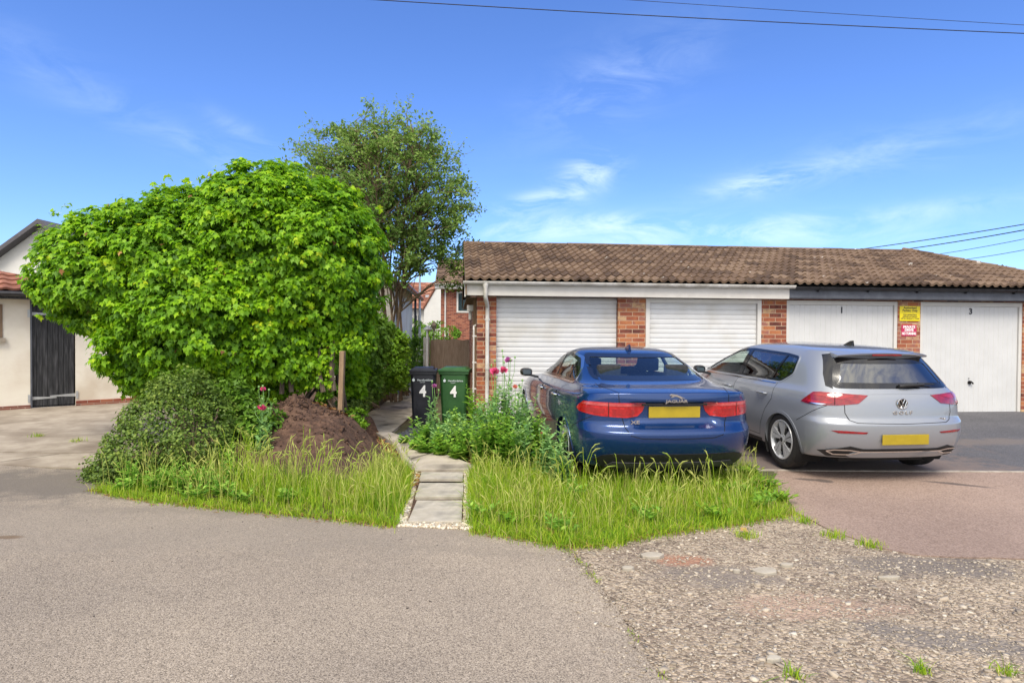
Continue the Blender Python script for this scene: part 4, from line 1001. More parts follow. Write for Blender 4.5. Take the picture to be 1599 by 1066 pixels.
def arch(body, bvh, parent, cx, r, m, Ro):
    for pr, sd in (('left', 1), ('right', -1)):
        outer = [(cx+Ro*math.cos(R(a)), r+.0+Ro*math.sin(R(a))) for a in range(-28, 209, 6)]
        inner = [(cx+(Ro-.035)*math.cos(R(a)), r+(Ro-.035)*math.sin(R(a))) for a in range(208, -29, -6)]
        patch('arch_lip', bvh, pr, outer+inner, m, parent, off=.004, sp=.02, thick=.05)
        li = MB(); pr_ = [(Ro-.028, .0), (Ro-.03, -.32), (.0, -.32)]
        n = 30; vs = []
        wy = proj(bvh, pr, cx, r+Ro-.01, 0)[0].y-sd*.01
        for rr, h in pr_:
            for k in range(n+1):
                a = R(-35+250*k/n); vs.append((cx+rr*math.cos(a), wy+sd*h, r+rr*math.sin(a)))
        fs = [(i*(n+1)+k, i*(n+1)+k+1, (i+1)*(n+1)+k+1, (i+1)*(n+1)+k) for i in range(2) for k in range(n)]
        li.add(vs, fs); li.build('wheel_well', M['dark'], parent)
def finish_car(root, body, bvh, spec):
    Wr, hub = spec['wr'], spec['axles']; Ro = Wr+spec.get('gap', .045)
    tests = []
    for cx in hub:
        tests.append(lambda c, cx=cx: abs(c.y) > .45 and (c.x-cx)**2+(c.z-Wr)**2 < (Ro-.012)**2)
        arch(body, bvh, root, cx, Wr, spec['paint'], Ro)
        for sd in (1, -1):
            y = spec['track']*sd; wheel(root, cx, y, Wr, .215, spec['rim'], sd)
    dlo = roundp(spec['dlo'], .05); ind = inset(dlo, .012)
    tests.append(lambda c: c.z > .9 and abs(c.y) > .42 and in_poly(c.x, c.z, ind))
    rw = roundp(spec['rear_win'], .06); irw = inset(rw, .014)
    tests.append(lambda c: c.x < L2 and c.z > .95 and in_poly(c.y, c.z, irw))
    fw = roundp(spec['front_win'], .06); ifw = inset(fw, .014)
    tests.append(lambda c: c.x > L2 and c.z > .95 and in_poly(c.y, c.z, ifw))
    L2 = spec['L']*.5
    carve(body, tests)
    for pr in ('left', 'right'):
        patch('window_trim', bvh, pr, inset(dlo, -spec.get('trimw', .02)), spec['trim'], root, off=.004, sp=.02, thick=.012, hole=inset(dlo, .006))
        patch('window_seal', bvh, pr, inset(dlo, -.001), M['black_gloss'], root, off=.002, sp=.02, thick=.008, hole=inset(dlo, .035))
        for (poly, gm) in spec['panes']: patch('side_window', bvh, pr, inset(poly, -.012), gm, root, off=-.004, sp=.04, thick=0)
        for poly in spec['pillars']: patch('window_pillar', bvh, pr, poly, M['black_gloss'], root, off=.002, sp=.03, thick=.02)
        for ln in spec['gaps_side']: strip('panel_gap', bvh, pr, ln, .006, M['dark'], root)
        for hx, hz in spec['handles']:
            q = proj(bvh, pr, hx, hz, 0)
            if q:
                s = 1 if pr == 'left' else -1; y = q[0].y
                hb = MB(); hb.tube([(hx-.10, y+s*.004, hz), (hx-.085, y+s*.026, hz+.002), (hx, y+s*.036, hz+.004), (hx+.085, y+s*.026, hz+.002), (hx+.10, y+s*.004, hz)], [.010, .014, .014, .014, .010], 8); hb.build('door_handle', spec['handle_m'], root, smooth_sh=True)
                patch('handle_recess', bvh, pr, circ(hx, hz, .045, 16), M['under'] if spec['handle_m'] is M['chrome'] else spec['paint'], root, off=.0015, sp=.03, thick=0)
        for poly in spec['sills']: patch('sill_trim', bvh, pr, poly, M['black_plastic'], root, off=.003, sp=.04)
    patch('window_seal', bvh, 'rear', inset(rw, -.004), spec.get('rear_seal', M['black_gloss']), root, off=.003, sp=.025, thick=.01, hole=inset(rw, spec.get('frit', .04)))
    patch('rear_window', bvh, 'rear', inset(rw, .005), spec['rear_glass'], root, off=-.002, sp=.04, thick=0)
    patch('window_seal', bvh, 'front', inset(fw, -.004), M['black_gloss'], root, off=.003, sp=.025, thick=.01, hole=inset(fw, .05))
    patch('windscreen', bvh, 'front', inset(fw, .005), M['glass'], root, off=-.002, sp=.04, thick=0)
    # cabin
    for y in (.37, -.37):
        seat(root, spec['seat1'], y, .52, .56); seat(root, spec['seat2'], y*1.05, .50, .55, False)
    MB().box(spec['seat2']-.1, spec['seat2']+.5, -.62, .62, .40, .52).build('rear_bench', M['cloth'], root, bevel=.04)
    MB().box(spec['dash'], spec['dash']+.45, -.68, .68, .62, .95).build('dashboard', M['black_plastic'], root, bevel=.05)
    MB().box(spec['shelf'][0], spec['shelf'][1], -.60, .60, spec['shelf'][2]-.03, spec['shelf'][2]).build('parcel_shelf', M['cloth'], root, bevel=.01)
    sw = MB(); n = 24; cx, cz = spec['dash']-.14, .93; pts = []
    for k in range(n+1):
        a = 2*math.pi*k/n; pts.append((cx-.05*math.sin(a), -.37+.185*math.cos(a), cz+.17*math.sin(a)))
    sw.tube(pts, .014, 8, cap=False); sw.tube([(cx, -.55, cz), (cx, -.19, cz)], .018, 6); sw.build('steering_wheel', M['black_plastic'], root, smooth_sh=True)
    bx = MB(); bx.box(.35, spec['L']-.5, -.5, .5, .17, .34); bx.build('underbody', M['under'], root, bevel=.03)
    fl = MB(); fl.box(.5, spec['L']-.9, -.7, .7, .34, .38); fl.build('cabin_floor', M['cloth'], root)
def plate(root, bvh, z0, z1, hw=.26, yc=0):
    q = proj(bvh, 'rear', yc, (z0+z1)/2, 0)[0]; x = min(q.x, proj(bvh, 'rear', yc, z1, 0)[0].x, proj(bvh, 'rear', yc, z0, 0)[0].x, proj(bvh, 'rear', yc+hw, z1, 0)[0].x)
    p = MB(); p.box(x-.012, x-.003, yc-hw, yc+hw, z0, z1); p.build('number_plate', M['plate'], root, bevel=.003)
    return x-.013
def fin(root, bvh, x, m, s=1):
    z = proj(bvh, 'top', x, 0, 0)[0].z; mb = MB()
    prof = [(x+.10, z-.005, .018), (x+.04, z+.03*s, .016), (x-.02, z+.062*s, .010), (x-.055, z+.068*s, .006), (x-.05, z-.005, .02)]
    vs = [(a, b, c) for a, c, b in prof]+[(a, -b, c) for a, c, b in prof]
    mb.add(vs, [(0, 1, 2, 3, 4), (9, 8, 7, 6, 5)]+[(i, (i+1) % 5, 5+(i+1) % 5, 5+i) for i in range(5)]); mb.build('roof_antenna', m, root, smooth_sh=True, bevel=.004)

def squash(root, k):
    # body height trimmed by k; wheels stay round
    for ch in root.children:
        if ch.name.split('.')[0] == 'wheel': ch.location.z = ch.location.z*1.0
        elif ch.name.split('.')[0] in ('wheel_well', 'arch_lip'): pass
        ch.scale.z = 1 if ch.name.split('.')[0] == 'wheel' else k
        if ch.name.split('.')[0] != 'wheel': ch.location.z *= k
def place(root, X, Y, psi):
    root.location = (X, Y, 0); root.rotation_euler = (0, 0, math.pi/2+R(psi))
    return root
# ---- grey hatchback
hatch = empty('hatchback_car', label='pale grey five-door hatchback reversed outward before the white garage door numbered 1', cat='car')
L = 4.28
H = lambda **k: k
rings = [
 H(xr=.34, xf=4.05, W=.66, cr=.35, cf=.4, z=[(.3, .22), (4.1, .20)]),
 H(xr=.115, xf=4.20, W=.845, cr=.40, cf=.5, z=[(.1, .262), (.8, .215), (3.6, .2), (4.2, .22)]),
 H(xr=.03, xf=4.26, W=.888, cr=.42, cf=.55, z=[(0, .38), (1, .36), (4.3, .38)]),
 H(xr=-.005, xf=4.29, W=.905, cr=.44, cf=.6, z=[(0, .54), (4.3, .52)]),
 H(xr=.0, xf=4.28, W=.905, cr=.44, cf=.62, z=[(0, .645), (4.3, .62)]),
 H(xr=.045, xf=4.25, W=.900, cr=.44, cf=.65, z=[(0, .70), (1, .71), (4.3, .68)]),
 H(xr=.06, xf=4.17, W=.895, cr=.42, cf=.7, z=[(0, .84), (1, .85), (3.2, .80), (4.2, .74)]),
 H(xr=.085, xf=4.02, W=.868, cr=.40, cf=.75, z=[(0, .95), (.6, .945), (3.2, .87), (3.6, .85), (4.0, .79)]),
 H(xr=.14, xf=3.40, W=.812, cr=.40, cf=.62, n=3.0, z=[(0, 1.005), (.6, 1.005), (2.8, .955), (3.4, .99)]),
 H(xr=.225, xf=3.02, W=.752, cr=.44, cf=.6, z=[(.2, 1.16), (3.1, 1.15)]),
 H(xr=.33, xf=2.62, W=.672, cr=.48, cf=.55, z=[(.3, 1.325), (2.8, 1.31)]),
 H(xr=.38, xf=2.42, W=.60, cr=.5, cf=.5, z=[(.35, 1.400), (1.2, 1.415), (2.0, 1.41), (2.45, 1.375)]),
 H(xr=.55, xf=2.22, W=.46, cr=.5, cf=.5, z=[(.5, 1.432), (1.3, 1.452), (2.2, 1.428)]),
 H(xr=.95, xf=1.9, W=.22, cr=.3, cf=.3, z=[(.9, 1.455), (1.9, 1.462)])]
body, bv = build_body('body', rings, L, M['grey_paint'], hatch, creases=[(4, 0, 7, .6), (5, 0, 7, .5), (7, 4, 15, .35), (11, 0, 6, .6), (1, 0, 22, .5)])
DLO = [(3.08, .975), (.98, 1.005), (.80, 1.12), (.84, 1.33), (1.1, 1.355), (1.9, 1.372), (2.30, 1.355), (2.62, 1.24)]
spec = dict(L=L, wr=.318, axles=(.83, 3.46), track=.875, rim='blade', paint=M['grey_paint'], dlo=DLO, trim=M['grey_paint'], trimw=.012,
  panes=[([(3.06, .97), (2.0, .985), (1.98, 1.365), (2.28, 1.35), (2.6, 1.235)], M['glass']), ([(1.94, .985), (1.25, 1.0), (1.12, 1.35), (1.92, 1.365)], M['glass_dark']), ([(1.20, 1.0), (.98, 1.01), (.81, 1.12), (.85, 1.33), (1.07, 1.345)], M['glass_dark'])],
  pillars=[[(2.02, .97), (1.92, .97), (1.90, 1.38), (1.99, 1.38)], [(1.25, .98), (1.205, .98), (1.06, 1.36), (1.10, 1.36)]],
  rear_win=[(-.66, 1.02), (-.52, 1.335), (.52, 1.335), (.66, 1.02)], rear_glass=M['glass_dark'], front_win=[(-.66, 1.02), (-.54, 1.34), (.54, 1.34), (.66, 1.02)], frit=.055,
  gaps_side=[[(1.96, .97), (1.97, .6), (1.93, .32)], [(1.93, .32), (1.30, .31)], [(3.0, .95), (3.07, .6), (3.0, .33), (1.93, .32)], [(1.02, .99), (1.03, .80), (1.15, .66), (1.26, .45), (1.30, .31)], [(.20, .83), (.38, .70), (.52, .62)]],
  handles=[(1.24, .845), (2.12, .84)], handle_m=M['grey_paint'], sills=[[(1.28, .20), (3.02, .20), (3.02, .265), (1.28, .265)]], seat1=1.9, seat2=1.02, dash=2.55, shelf=(.35, .85, .98))
finish_car(hatch, body, bv, spec)
bright = [(3.07, .972), (.98, 1.0), (.98, .988), (3.07, .96)]
for pr in ('left', 'right'): strip('window_brightwork', bv, pr, [(3.02, .958), (2, .972), (1.05, .985)], .012, M['chrome'], hatch, off=.006)
# tailgate gap, lights
strip('tailgate_gap', bv, 'rear', [(.60, .86), (.60, .76), (.565, .685), (.50, .660), (0, .652), (-.50, .660), (-.565, .685), (-.60, .76), (-.60, .86)], .007, M['dark'], hatch)
strip('tailgate_crease', bv, 'rear', [(.62, .955), (0, .968), (-.62, .955)], .004, M['grey_paint'], hatch, off=.002)
for pr, sd in (('cl', 1), ('cr', -1)):
    lt = patch('tail_light', bv, pr, roundp([(20, .962), (29, .972), (42, .985), (52.5, .985), (60, .86), (54, .845), (41, .835), (31.5, .84), (29, .865)], .012) if False else [(18, .948), (30, .964), (40, .970), (43.5, .962), (50, .845), (46, .834), (40, .830), (32, .838), (23, .862)], M['dark_red'], hatch, off=.006, sp=.02, thick=.012)
    patch('light_bar', bv, pr, [(24, .94), (33, .950), (41, .950), (43, .93), (38, .925), (36, .905), (30, .905), (28, .92)], M['bright_red'], lt, off=.009, sp=.02)
    patch('light_bar', bv, pr, [(34, .872), (41, .872), (46, .875), (47.5, .858), (43, .852), (35, .857)], M['red_lens'], lt, off=.009, sp=.02)
    patch('clear_lens', bv, pr, [(37, .850), (44, .850), (45, .838), (39, .835)], M['chrome'], lt, off=.0105, sp=.02)
    strip('lens_join', bv, pr, [(33.5, .965), (33.5, .843)], .006, M['dark'], lt, off=.0125)
for s in (1, -1):
    patch('reflector', bv, 'rear', [(s*.40, .565), (s*.62, .575), (s*.74, .572), (s*.68, .548), (s*.42, .546)], M['dark_red'], hatch, off=.004, sp=.02)
    # lower trim: dark wedge and chrome finisher
patch('diffuser', bv, 'rear', [(-.80, .335), (-.55, .405), (-.42, .375), (.42, .375), (.55, .405), (.80, .335), (.72, .275), (-.72, .275)], M['black_plastic'], hatch, off=.004, sp=.03)
patch('bumper_panel', bv, 'rear', [(-.56, .30), (-.50, .275), (.50, .275), (.56, .30), (.50, .335), (-.50, .335)], M['grey_paint'], hatch, off=.010, sp=.03)
strip('exhaust_trim', bv, 'rear', [(.74, .345), (.68, .365), (.55, .368), (.45, .352), (-.45, .352), (-.55, .368), (-.68, .365), (-.74, .345), (-.68, .312), (-.52, .318), (-.44, .345)], .015, M['chrome'], hatch, off=.018)
strip('exhaust_trim', bv, 'rear', [(.74, .345), (.68, .312), (.52, .318), (.44, .345)], .015, M['chrome'], hatch, off=.018)
xpl = plate(hatch, bv, .43, .54)
# spoiler above the rear window with dark side fins
mb = MB(); ys_ = [-.525, -.47, -.3, 0, .3, .47, .525]; vs = []
for y in ys_:
    a = abs(y)/.525; xb_ = .30+.07*a*a; zt = 1.412-.030*a*a; k = .85 if a > .95 else 1
    vs += [(.62, y*.95, zt+.018), (xb_+.08, y, zt+.004), (xb_, y, zt-.014), (xb_+.01, y, zt-.032), (xb_+.16, y, zt-.055)]
fs = [(i*5+k, i*5+(k+1) % 5, (i+1)*5+(k+1) % 5, (i+1)*5+k) for i in range(len(ys_)-1) for k in range(5)]+[(0, 1, 2, 3, 4), tuple(30+k for k in range(5))]
mb.add(vs, fs); mb.build('spoiler', M['grey_paint'], hatch, smooth_sh=True)
for s in (1, -1): patch('spoiler_fin', bv, 'rear', [(s*.49, 1.385), (s*.575, 1.365), (s*.665, 1.16), (s*.70, 1.035), (s*.655, 1.01), (s*.60, 1.16)], M['black_gloss'], hatch, off=.0045, sp=.03)
MB().box(.305, .312, -.17, .17, 1.368, 1.382).build('brake_light', M['dark_red'], hatch)
q = proj(bv, 'rear', -.12, 1.055, 0)[0]
mb = MB(); mb.tube([(q.x-.03, -.02, 1.045), (q.x-.04, -.10, 1.058), (q.x-.035, -.30, 1.062)], [.022, .024, .010], 8); mb.tube([(q.x-.02, -.24, 1.075), (q.x-.01, -.44, 1.064)], [.009, .006], 6); mb.build('rear_wiper', M['black_plastic'], hatch, smooth_sh=True)
# round badge
q = proj(bv, 'rear', 0, .862, 0)[0]; bx_ = q.x-.006
bd = MB(); bd.lathe([(0, 0), (.058, 0), (.06, .006)], 28, M=Matrix.Translation((bx_, 0, .862)) @ Matrix.Rotation(R(90), 4, 'Z')); bd = bd.build('badge', M['black_gloss'], hatch)
e = MB()
n = 28; e.tube([(bx_-.006, .055*math.cos(2*math.pi*k/n), .862+.055*math.sin(2*math.pi*k/n)) for k in range(n+1)], .0055, 6, cap=False)
for s in (1, -1):
    e.tube([(bx_-.007, s*.021, .862+.048), (bx_-.007, s*.001, .862+.004)], .0045, 5)
    e.tube([(bx_-.007, s*.044, .862+.026), (bx_-.007, s*.020, .862-.046), (bx_-.007, s*.001, .862-.006)], .0045, 5)
e.build('badge_emblem', M['chrome'], bd)
q = proj(bv, 'rear', 0, .765, 0)[0]; text('G O L F', .052, hatch, (q.x-.006, 0, .765), M['chrome'], 'badge_lettering', ext=.002, rot='rear', bold=.0015, sx=1.25)
q = proj(bv, 'rear', -.46, .70, 0)[0]; text('eTSI', .042, hatch, (q.x-.006, -.46, .69), M['chrome'], 'badge_lettering', ext=.002, rot='rear', bold=.001, sx=1.2)
fin(hatch, bv, .92, M['black_gloss'], .85)
for s in (1, -1): mirror(hatch, 2.80, s*1.0, 1.005, s, M['black_gloss'])
place(hatch, 4.04, 6.56, 7.5); hatch.location.z = g(3.6, 7.4)+.005; hatch.rotation_euler[1] = 0
hatch.rotation_euler = (0, -R(1.4), math.pi/2+R(7.5)); squash(hatch, .952)

# ---- blue saloon
sal = empty('saloon_car', label='dark metallic blue four-door saloon with its tail in tall grass', cat='car')
L = 4.67
rings = [
 H(xr=.40, xf=4.4, W=.68, cr=.4, cf=.4, z=[(.3, .23), (4.4, .2)]),
 H(xr=.16, xf=4.56, W=.86, cr=.48, cf=.55, z=[(.1, .275), (1, .21), (4, .19), (4.6, .2)]),
 H(xr=.055, xf=4.64, W=.905, cr=.52, cf=.6, z=[(0, .40), (1, .36), (4.6, .38)]),
 H(xr=.005, xf=4.67, W=.925, cr=.55, cf=.65, z=[(0, .55), (4.6, .52)]),
 H(xr=.015, xf=4.67, W=.928, cr=.55, cf=.68, z=[(0, .64), (4.6, .62)]),
 H(xr=.085, xf=4.64, W=.922, cr=.52, cf=.7, z=[(0, .70), (1, .72), (4.6, .68)]),
 H(xr=.095, xf=4.55, W=.915, cr=.50, cf=.75, z=[(0, .83), (1, .84), (3.6, .80), (4.6, .73)]),
 H(xr=.085, xf=4.40, W=.890, cr=.48, cf=.8, z=[(0, .965), (.6, .935), (1.2, .925), (3.6, .87), (4.4, .78)]),
 H(xr=.10, xf=4.15, W=.865, cr=.46, cf=.8, n=3.1, z=[(0, 1.035), (.5, .985), (1.2, .955), (3.6, .91), (4.2, .86)]),
 H(xr=.28, xf=3.85, W=.815, cr=.42, cf=.7, n=3.1, z=[(.2, 1.058), (.7, 1.035), (1.1, .99), (3.0, .95), (3.9, .93)]),
 H(xr=.66, xf=3.45, W=.775, cr=.45, cf=.62, n=2.8, z=[(.6, 1.085), (1.0, 1.03), (1.4, 1.0), (2.9, .98), (3.5, 1.0)]),
 H(xr=.98, xf=3.06, W=.715, cr=.50, cf=.6, n=2.6, z=[(1, 1.20), (1.4, 1.15), (3.1, 1.14)]),
 H(xr=1.28, xf=2.74, W=.645, cr=.52, cf=.55, n=2.6, z=[(1.2, 1.30), (2.8, 1.28)]),
 H(xr=1.46, xf=2.52, W=.575, cr=.45, cf=.5, n=2.6, z=[(1.4, 1.355), (2.0, 1.372), (2.55, 1.345)]),
 H(xr=1.60, xf=2.38, W=.45, cr=.35, cf=.4, n=2.6, z=[(1.6, 1.385), (2, 1.402), (2.4, 1.385)]),
 H(xr=1.85, xf=2.2, W=.22, cr=.15, cf=.15, z=[(1.8, 1.41), (2.2, 1.412)])]
body, bv = build_body('body', rings, L, M['blue_paint'], sal, dent=lambda c: 0 if c.x > 1 else .055*smooth(.46, .38, abs(c.y))*smooth(.665, .76, c.z)*smooth(.94, .915, c.z), creases=[(4, 0, 7, .55), (5, 0, 7, .4), (8, 0, 6, .85), (7, 5, 15, .3), (1, 0, 22, .5)])
DLO = [(3.12, .985), (1.20, 1.035), (1.12, 1.06), (1.26, 1.18), (1.52, 1.295), (1.85, 1.338), (2.2, 1.338), (2.5, 1.29), (2.78, 1.18)]
spec = dict(L=L, wr=.325, axles=(1.03, 3.865), track=.895, rim='spoke', paint=M['blue_paint'], dlo=DLO, trim=M['chrome'], trimw=.014,
  panes=[([(3.1, .985), (2.22, 1.005), (2.24, 1.335), (2.5, 1.285), (2.77, 1.175)], M['glass']), ([(2.16, 1.005), (1.50, 1.03), (1.54, 1.29), (1.85, 1.332), (2.18, 1.335)], M['glass']), ([(1.46, 1.03), (1.2, 1.04), (1.13, 1.062), (1.27, 1.175), (1.49, 1.275)], M['glass'])],
  pillars=[[(2.24, .99), (2.14, .99), (2.16, 1.345), (2.25, 1.345)], [(1.51, 1.01), (1.455, 1.01), (1.485, 1.285), (1.535, 1.30)]],
  rear_win=[(-.655, 1.10), (-.55, 1.345), (.545, 1.345), (.635, 1.10)], rear_glass=M['glass'], front_win=[(-.64, 1.05), (-.52, 1.32), (.52, 1.32), (.64, 1.05)], frit=.035,
  gaps_side=[[(2.2, .98), (2.22, .6), (2.18, .32)], [(3.15, .96), (3.2, .6), (3.1, .33), (1.45, .30)], [(1.35, 1.02), (1.40, .80), (1.48, .55), (1.45, .30)], [(.27, .78), (.42, .70), (.62, .62)]],
  handles=[(1.50, .865), (2.38, .855)], handle_m=M['chrome'], sills=[[(1.48, .19), (3.42, .19), (3.42, .25), (1.48, .25)]], seat1=2.15, seat2=1.28, dash=2.85, shelf=(.85, 1.2, 1.03))
finish_car(sal, body, bv, spec)
strip('boot_gap', bv, 'rear', [(.56, 1.05), (.555, .95), (.53, .80), (.50, .68), (.46, .615), (.36, .588), (0, .58), (-.36, .588), (-.46, .615), (-.50, .68), (-.53, .80), (-.555, .95), (-.56, 1.05)], .007, M['dark'], sal)
strip('boot_gap', bv, 'top', [(.16, .55), (.4, .62), (.72, .645)], .006, M['dark'], sal); strip('boot_gap', bv, 'top', [(.16, -.55), (.4, -.62), (.72, -.645)], .006, M['dark'], sal)
0 and patch('boot_recess', bv, 'rear', roundp([(-.46, .755), (-.36, .675), (.36, .675), (.46, .755), (.38, .80), (.33, .93), (-.33, .93), (-.38, .80)], .03), M['blue_paint'], sal, off=.004, sp=.03)
for pr, sd in (('cl', 1), ('cr', -1)):
    lt = patch('tail_light', bv, pr, [(15.5, .925), (30, .928), (40, .928), (46, .922), (52, .845), (49, .815), (38, .790), (25, .780), (19.5, .79), (17, .84)], M['red_lens'], sal, off=.006, sp=.02, thick=.012)
    patch('light_band', bv, pr, [(17, .918), (30, .921), (40, .920), (45, .914), (47, .895), (40, .893), (28, .893), (18, .893)], M['pink_lens'], lt, off=.009, sp=.02)
    patch('light_band', bv, pr, [(22, .862), (31, .866), (31, .800), (24, .800), (21, .82)], M['bright_red'], lt, off=.009, sp=.02)
    patch('light_band', bv, pr, [(34, .868), (46, .865), (48, .842), (43, .825), (35, .818)], M['bright_red'], lt, off=.009, sp=.02)
    strip('lens_join', bv, pr, [(32.4, .928), (32.4, .785)], .006, M['dark'], lt, off=.0125)
plate(sal, bv, .775, .888)
MB().box(proj(bv, 'rear', 0, .91, 0)[0].x-.022, proj(bv, 'rear', 0, .91, 0)[0].x+.01, -.33, .33, .900, .918).build('boot_handle', M['black_gloss'], sal, bevel=.004)
patch('rear_valance', bv, 'rear', [(-.78, .345), (-.70, .405), (-.60, .425), (.60, .425), (.70, .405), (.78, .345), (.68, .27), (-.68, .27)], M['black_plastic'], sal, off=.005, sp=.03)
patch('valance_lip', bv, 'rear', [(-.66, .29), (-.60, .335), (.60, .335), (.66, .29), (.6, .272), (-.6, .272)], mat('grey_plastic', (.04, .04, .042), (.06, .06, .062), 20, .5), sal, off=.014, sp=.03)
for s in (1, -1): strip('exhaust_trim', bv, 'rear', [(s*.72, .36), (s*.60, .37), (s*.45, .365)], .012, M['chrome'], sal, off=.008) if False else None
q = proj(bv, 'rear', 0, .945, 0)[0]; text('JAGUAR', .040, sal, (q.x-.006, -.0, .945), M['chrome'], 'badge_lettering', ext=.002, rot='rear', bold=.0012, sx=1.5)
xq = min(proj(bv, 'rear', yy, .735, 0)[0].x for yy in (.33, .40, .47)); text('XE', .048, sal, (xq-.006, .40, .735), M['chrome'], 'badge_lettering', ext=.002, rot='rear', bold=.0012, sx=1.5)
# leaping cat emblem (seen from behind: head at the left)
cat_ = [(-.075, .010), (-.070, .022), (-.055, .028), (-.030, .024), (.000, .018), (.030, .006), (.055, -.006), (.080, -.018), (.082, -.022), (.055, -.014), (.045, -.016), (.062, -.030), (.055, -.032), (.030, -.014), (.0, .000), (-.020, .002), (-.040, -.006), (-.060, -.008), (-.062, -.004), (-.045, .004), (-.055, .012)]
q = proj(bv, 'rear', 0, .99, 0)[0]; mb = MB(); mb.prism([(-a, b+.992) for a, b in cat_], 'x', q.x-.012, q.x-.005); mb.build('badge_emblem', M['chrome'], sal)
fin(sal, bv, 1.62, M['blue_paint'], 1)
for s in (1, -1): mirror(sal, 2.92, s*1.03, 1.01, s, M['blue_paint'] if False else M['black_gloss'])
place(sal, 1.60, 6.08, 7.5); sal.location.z = .02
sal.rotation_euler = (0, -R(.9), math.pi/2+R(7.5)); squash(sal, .968)

# ------------------------------------------------------------------ wheelie bins
def bin_(loc, rz, wd, dp, ht, m, lb, textsz):
    e = empty('wheelie_bin', loc, rz, lb, 'wheelie bin')
    b = MB(); n = 0; lv = [(0, .80), (.03, .83), (.35, .90), (ht-.14, 1.0), (ht-.10, 1.0)]
    def ring(z, s): return [Vector((sx*wd/2*s*.93, sy*dp/2*s, z)) for sx, sy in ((-.82, -1), (.82, -1), (1, -.8), (1, .8), (.82, 1), (-.82, 1), (-1, .8), (-1, -.8))]
    vs = [v for z, s in lv for v in ring(z, s)]; k = 8
    fs = [(i*k+j, i*k+(j+1) % k, (i+1)*k+(j+1) % k, (i+1)*k+j) for i in range(len(lv)-1) for j in range(k)]+[tuple(range(7, -1, -1))]
    b.add(vs, fs)
    b.prism([(-wd*.49, -dp*.53), (wd*.49, -dp*.53), (wd*.5, dp*.5), (-wd*.5, dp*.5)], 'z', ht-.125, ht-.085)
    for s in (-1, 1): b.box(s*wd*.22-.012, s*wd*.22+.012, -dp*.47, -dp*.40, .10, ht-.14)
    body_ = b.build('bin_body', m, e, bevel=.01, smooth_sh=True)
    l = MB(); l.box(-wd*.51, wd*.51, -dp*.56, dp*.52, ht-.083, ht-.045); 
    l.add([Vector((a*wd*.44, c*dp*.44, ht-.044)) for a, c in ((-1, -1), (1, -1), (1, 1), (-1, 1))]+[Vector((a*wd*.36, c*dp*.36, ht-.008)) for a, c in ((-1, -1), (1, -1), (1, 1), (-1, 1))], [(4, 5, 6, 7), (0, 1, 5, 4), (1, 2, 6, 5), (2, 3, 7, 6), (3, 0, 4, 7)])
    l.tube([(-wd*.4, dp*.58, ht-.06), (wd*.4, dp*.58, ht-.06)], .016, 8); l.build('lid', m, e, bevel=.008, smooth_sh=True)
    for s in (-1, 1):
        wmb = MB(); wmb.lathe([(0, -.02), (.07, -.02), (.098, -.018), (.1, 0), (.098, .018), (.07, .02), (0, .02)], 20, M=Matrix.Translation((s*wd*.40, dp*.42, .1)) @ Matrix.Rotation(R(90), 4, 'Z')); wmb.build('wheel', M['tyre'], e, smooth_sh=True)
    yf = -dp/2*.965-.012
    text('4', .26, e, (-.00, yf, .62), M['white_paint'], 'house_number', bold=.008, sx=.85)
    text('Herefordshire', .045, e, (.035, yf-.006, .815), M['bin_text'], 'council_lettering', ext=.0006, bold=.0004)
    text('Council', .026, e, (-.01, yf-.005, .78), M['bin_text'], 'council_lettering', ext=.0006)
    mb = MB(); mb.prism([(-.155+.022*math.cos(a)*(1.15 if 0 < a < 3.1 else 1), .815+.024*math.sin(a)) for a in [2*math.pi*i/14 for i in range(14)]], 'y', yf-.008, yf-.004); mb.prism([(-.157, .838), (-.153, .838), (-.145, .86), (-.152, .858)], 'y', yf-.008, yf-.004); mb.build('council_emblem', M['bin_text'], e)
    return e
pb = P(662, 572, 11.0); pg = P(711, 572, 11.25)
bin_((pb.x, 11.0, pb.z-1.03), R(4), .45, .50, 1.03, M['bin_black'], 'black wheelie bin with a white number 4, left of the green one', .2)
bin_((pg.x, 11.3, pg.z-1.05), R(-2), .53, .55, 1.05, M['bin_green'], 'green wheelie bin with a white number 4 beside the brick corner', .2)

# ------------------------------------------------------------------ fences, posts, back garden
def board_fence(name, p0, p1, z0, z1, m, lb, cat, bw=.12, cap=True):
    p0, p1 = Vector(p0), Vector(p1); L_ = (p1-p0).length; a = math.atan2(p1.y-p0.y, p1.x-p0.x)
    e = empty(name, (p0.x, p0.y, z0), a, lb, cat); mb = MB(); n = int(L_/bw); h = z1-z0
    for i in range(n):
        x = i*L_/n; dz = random.uniform(-.012, .012); mb.box(x+.002, x+L_/n+.006, -.012-(.008 if i % 2 else 0), 0-(.008 if i % 2 else 0), .03, h+dz, random.random())
    mb.build('board_panel', m, e)
    r = MB(); r.box(0, L_, .002, .04, h*.2, h*.2+.07); r.box(0, L_, .002, .04, h*.8, h*.8+.07); r.build('rail', m, e); return e
f0 = P(672, 530, 17); f1 = P(742, 532, 17.1)
board_fence('board_fence', f0[:2], f1[:2], -.1, f0.z, M['fence'], 'weathered brown board fence behind the green bin', 'fence')
p = P(666, 530, 16.9); mb = MB(); mb.box(-.075, .075, -.06, .06, 0, p.z+.16); o = mb.build('fence_post', M['gutter'], bevel=.01); o.location = (p.x, 16.9, -.1); tag(o, 'pale square post at the left end of the brown board fence', 'post')
